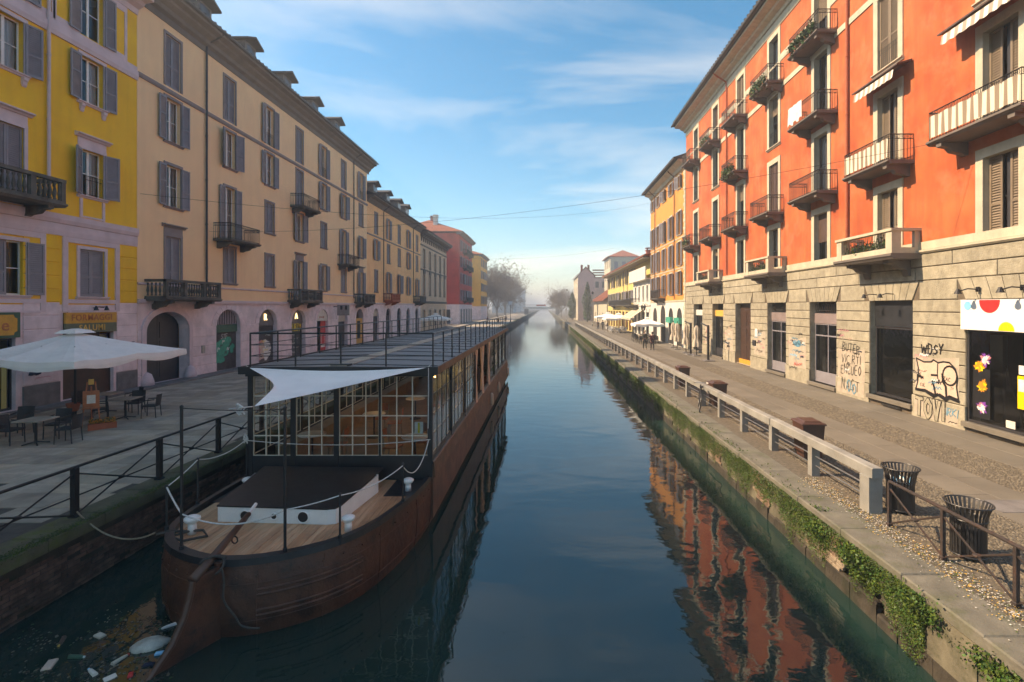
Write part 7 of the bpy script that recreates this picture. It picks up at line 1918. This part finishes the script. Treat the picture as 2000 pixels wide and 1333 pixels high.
for i, (x_, y_, l_) in enumerate(((-13.2, 118, 'far person in dark clothes on the shaded quay by the red house'), (-11.5, 126, 'far person with yellow top on the shaded quay'), (-10.6, 140, 'far person near the street lamp on the shaded quay'))): person(l_, x_, y_, i * 1.3, 1.72, ('cloth_black', 'paint_yellow', 'cloth_navy')[i], 'cloth_navy')
# ------------------------------------------------------------------ lamp posts and poles
def lamp_post(x, y, h, label, m='iron', box=False):
    t = thing('lamp_post', label, 'lamp post', (x, y, 0)); MB().lathe([(.16, 0), (.14, .5), (.07, .7), (.06, h)], 10).build('pole', m, t)
    if box: MB().tbox(-.5, .5, -.15, .15, h, h + .9, .05).build('lamp_head', 'boat_white', t)
    else: MB().lathe([(.1, 0), (.26, .35), (.28, .4), (.06, .6)], 8, (0, 0, h)).build('lamp_head', 'iron', t)
lamp_post(-9.1, 136, 4.6, 'dark post with white box at its top on the shaded quay', box=True); lamp_post(6.4, 148, 8.6, 'tall thin lamp post beside the bare shrubs on the sunlit quay', 'steel'); lamp_post(9.9, 106, 6.6, 'lamp post by the cypress on the sunlit quay', 'steel')
# ------------------------------------------------------------------ trees
def grow(seed, h, depth=4):
    """trunk, limbs and a broad crown of bare branchlets filling an uneven dome"""
    g_ = random.Random(seed); tr, tw, fine = MB(), MB(), MB(); cr_ = h * .33
    tr.tube([(0, 0, 0), (.1, .05, h * .15), (0, .1, h * .3)], h * .02, 8, h * .014, cap=False)
    def br_(p, tgt, r, lv):
        n = 3; pts = [p]
        for i in range(1, n + 1):
            q = p.lerp(tgt, i / n) + Vector((g_.gauss(0, .04), g_.gauss(0, .04), g_.gauss(0, .03))) * (tgt - p).length; pts.append(q)
        (tr if lv < 2 else tw).tube([tuple(v) for v in pts], r, 5 if lv < 2 else 3, r * .5, cap=False)
        if lv >= depth:
            for _ in range(36):
                o_ = pts[g_.randint(1, n)]; d = ((tgt - p).normalized() * .5 + Vector((g_.gauss(0, 1), g_.gauss(0, 1), g_.gauss(0, .8) + .35))).normalized() * g_.uniform(.5, 1.5) * h / 16
                s_ = Vector((g_.gauss(0, 1), g_.gauss(0, 1), g_.gauss(0, 1))).normalized() * .045; fine._add([o_ - s_, o_ + s_, o_ + d], [(0, 1, 2)])
            return
        for _ in range(4):
            d = ((tgt - p).normalized() * .8 + Vector((g_.gauss(0, .8), g_.gauss(0, .8), g_.gauss(0, .5) + .25))).normalized()
            br_(pts[g_.randint(1, n)], pts[-1] + d * (tgt - p).length * g_.uniform(.5, .75), r * .55, lv + 1)
    for k in range(7):
        a = k * 2.4 + g_.uniform(-.3, .3); z = h * g_.uniform(.55, .82); rad = cr_ * g_.uniform(.35, .75)
        br_(Vector((0, .1, h * g_.uniform(.22, .3))), Vector((rad * math.cos(a), rad * math.sin(a), z)), h * .009, 1)
    return tr.mesh('trunk', 'bark_grey'), tw.mesh('crown', 'twig'), fine.mesh('twigs', 'twig')
def bare_tree(label, x, y, h, seed, group):
    t = thing('bare_tree', label, 'tree', (x, y, 0), random.uniform(0, 6), group)
    for n_, me in zip(('trunk', 'crown', 'twigs'), cached(('gt', seed % 3, h), lambda: grow(seed % 3, h))): obj(n_, me, t)
for i, (x_, y_, h, l_) in enumerate(((-21.5, 193, 12, 'bare plane tree on the shaded quay just past the ochre house'), (-19.0, 206, 11, 'bare plane tree on the canal side past the ochre house'), (-21, 222, 12.5, 'bare plane tree, third past the ochre house'), (-18.5, 240, 11.5, 'bare hazy plane tree, fourth past the ochre house'), (-20.5, 262, 13, 'bare hazy plane tree, fifth past the ochre house'), (-18, 285, 12, 'faint bare plane tree, last but one before the far bridge'), (-20.5, 310, 13, 'faint bare plane tree beside the far bridge'),
                                      (6.6, 205, 6.5, 'bare brown bush on the sunlit bank nearest the lamp post'), (7.2, 222, 7, 'bare brown tree on the sunlit bank before the far bridge'), (6.0, 238, 6, 'bare brown bush on the sunlit bank at the far bridge'), (14, 330, 9, 'faint bare tree beyond the far bridge'), (20, 400, 11, 'faintest bare tree beyond the far bridge'))): bare_tree(l_, x_, y_, h, i, 'bare trees along the far canal')
def cypress(label, x, y, h, r, seed):
    t = thing('cypress', label, 'tree', (x, y, 0)); MB().tube([(0, 0, 0), (0, 0, h * .9)], .16, 7, .03).build('trunk', 'bark_grey', t)
    def fn(g_):
        z = g_.random(); a = g_.uniform(0, 6.28); rr_ = r * math.sin(PI * min(1, z * .8 + .2)) ** .8 * (.35 + .75 * g_.random()) * (1 + .22 * math.sin(3 * a + 9 * z) + .15 * math.sin(14 * z)); return (rr_ * math.cos(a), rr_ * math.sin(a), .5 + z * (h - .5))
    leaf_cloud(3600, fn, .2, seed, up=2.5).build('crown', ['leaf_dark', 'leaf'], t)
cypress('dark cypress tree standing before the pink gable', 11.3, 136, 10.6, 1.15, 3); cypress('pale green slender tree beside the pink house', 8.6, 160, 8.5, 1.3, 4)
# plants on the balconies of the orange house
def plant_row(label, Y, z, w, n, size, droop, seed, x=.9):
    t = thing('balcony_plants', label, 'plant', (RX - x, Y, z), 0, 'plants on the balconies of the orange house')
    for k in range(max(2, int(w / .5))): MB().lathe([(.09, 0), (.13, .2), (.14, .22), (.12, .2), (.01, .19)], 10).build('pot', 'terracotta', t, (0, -w / 2 + .3 + k * .5, 0))
    leaf_cloud(n, lambda g_: (g_.gauss(-.04, .09), g_.uniform(-w / 2, w / 2), .3 + g_.gauss(0, .14) - droop * g_.random()), size, seed).build('foliage', ['leaf', 'leaf_dark'], t)
plant_row('overflowing green plants on the top balcony beside the downpipe', 25.3, 16.98, 2.3, 1500, .07, .1, 81); plant_row('trailing plants on the top balcony, third from the shop end', 30.5, 16.98, 2.0, 900, .07, .3, 82); plant_row('trailing plants on the third floor balcony above the street door', 35.6, 13.24, 2.0, 1000, .07, .35, 83)
plant_row('green pot plants inside the nearest stone balcony', 20.3, 5.98, 2.6, 1200, .05, 0, 84, .75); plant_row('pot plants with red pots inside the middle stone balcony', 30.5, 5.98, 2.3, 900, .05, 0, 85, .75); plant_row('pot plants on the far stone balcony', 40.8, 5.98, 2.3, 700, .05, 0, 86, .75); plant_row('small plants on the lowest iron balcony by the amber house', 46.1, 9.5, 1.8, 500, .06, .1, 87); plant_row('plants on the top balcony second from the amber house', 40.8, 16.98, 1.8, 500, .06, .2, 88)
# laundry on a third floor balcony
t = thing('laundry', 'white sheet drying on the balcony railing above the grilled shop', 'laundry', (RX - .98, 25.9, 13.3)); MB().grid([[(-.02 + .03 * math.sin(i * 1.9), -.7 + 1.4 * i / 16, .05 + .08 * math.sin(i)), (-.03 + .02 * math.sin(i * 1.3), -.7 + 1.4 * i / 16, .92)] for i in range(17)]).build('sheet', 'paint_white', t, smooth=True)
# ------------------------------------------------------------------ overhead cables
def cable(label, a, b, s_, r=.016):
    o_ = MB().tube(sag(a, b, s_, 30), r, 4).build('overhead_cable', 'iron'); return tag(o_, label, 'cable', 'cables strung across the canal')
cable('thin cable from the beige house corner across to the amber house', (LX, 25.3, 9.6), (RX, 64.5, 17.2), 1.6, .008); cable('thin cable hung from the brown house across the canal', (LX, 90, 13), (RX, 100, 15.5), 1.2, .012); cable('thin cable along the orange house front towards the camera', (LX, 30.5, 8.5), (RX - .05, 16, 9.4), .9, .006)
# ------------------------------------------------------------------ haze over the whole place
mbh = MB().box(-3100, 3100, -700, 5500, -3.7, 29.5)
hm = bpy.data.materials.new('haze'); hm.use_nodes = True
hn = hm.node_tree.nodes; hn.remove(hn['Principled BSDF'])
pv = hn.new('ShaderNodeVolumePrincipled'); pv.inputs['Color'].default_value = (.86, .92, 1, 1); pv.inputs['Density'].default_value = .0019; pv.inputs['Anisotropy'].default_value = .2
hm.node_tree.links.new(pv.outputs[0], hn['Material Output'].inputs['Volume'])
MT['haze'] = hm
hz = mbh.build('haze', 'haze'); stuff(hz, 'thin pale winter haze filling the canal street', 'haze')
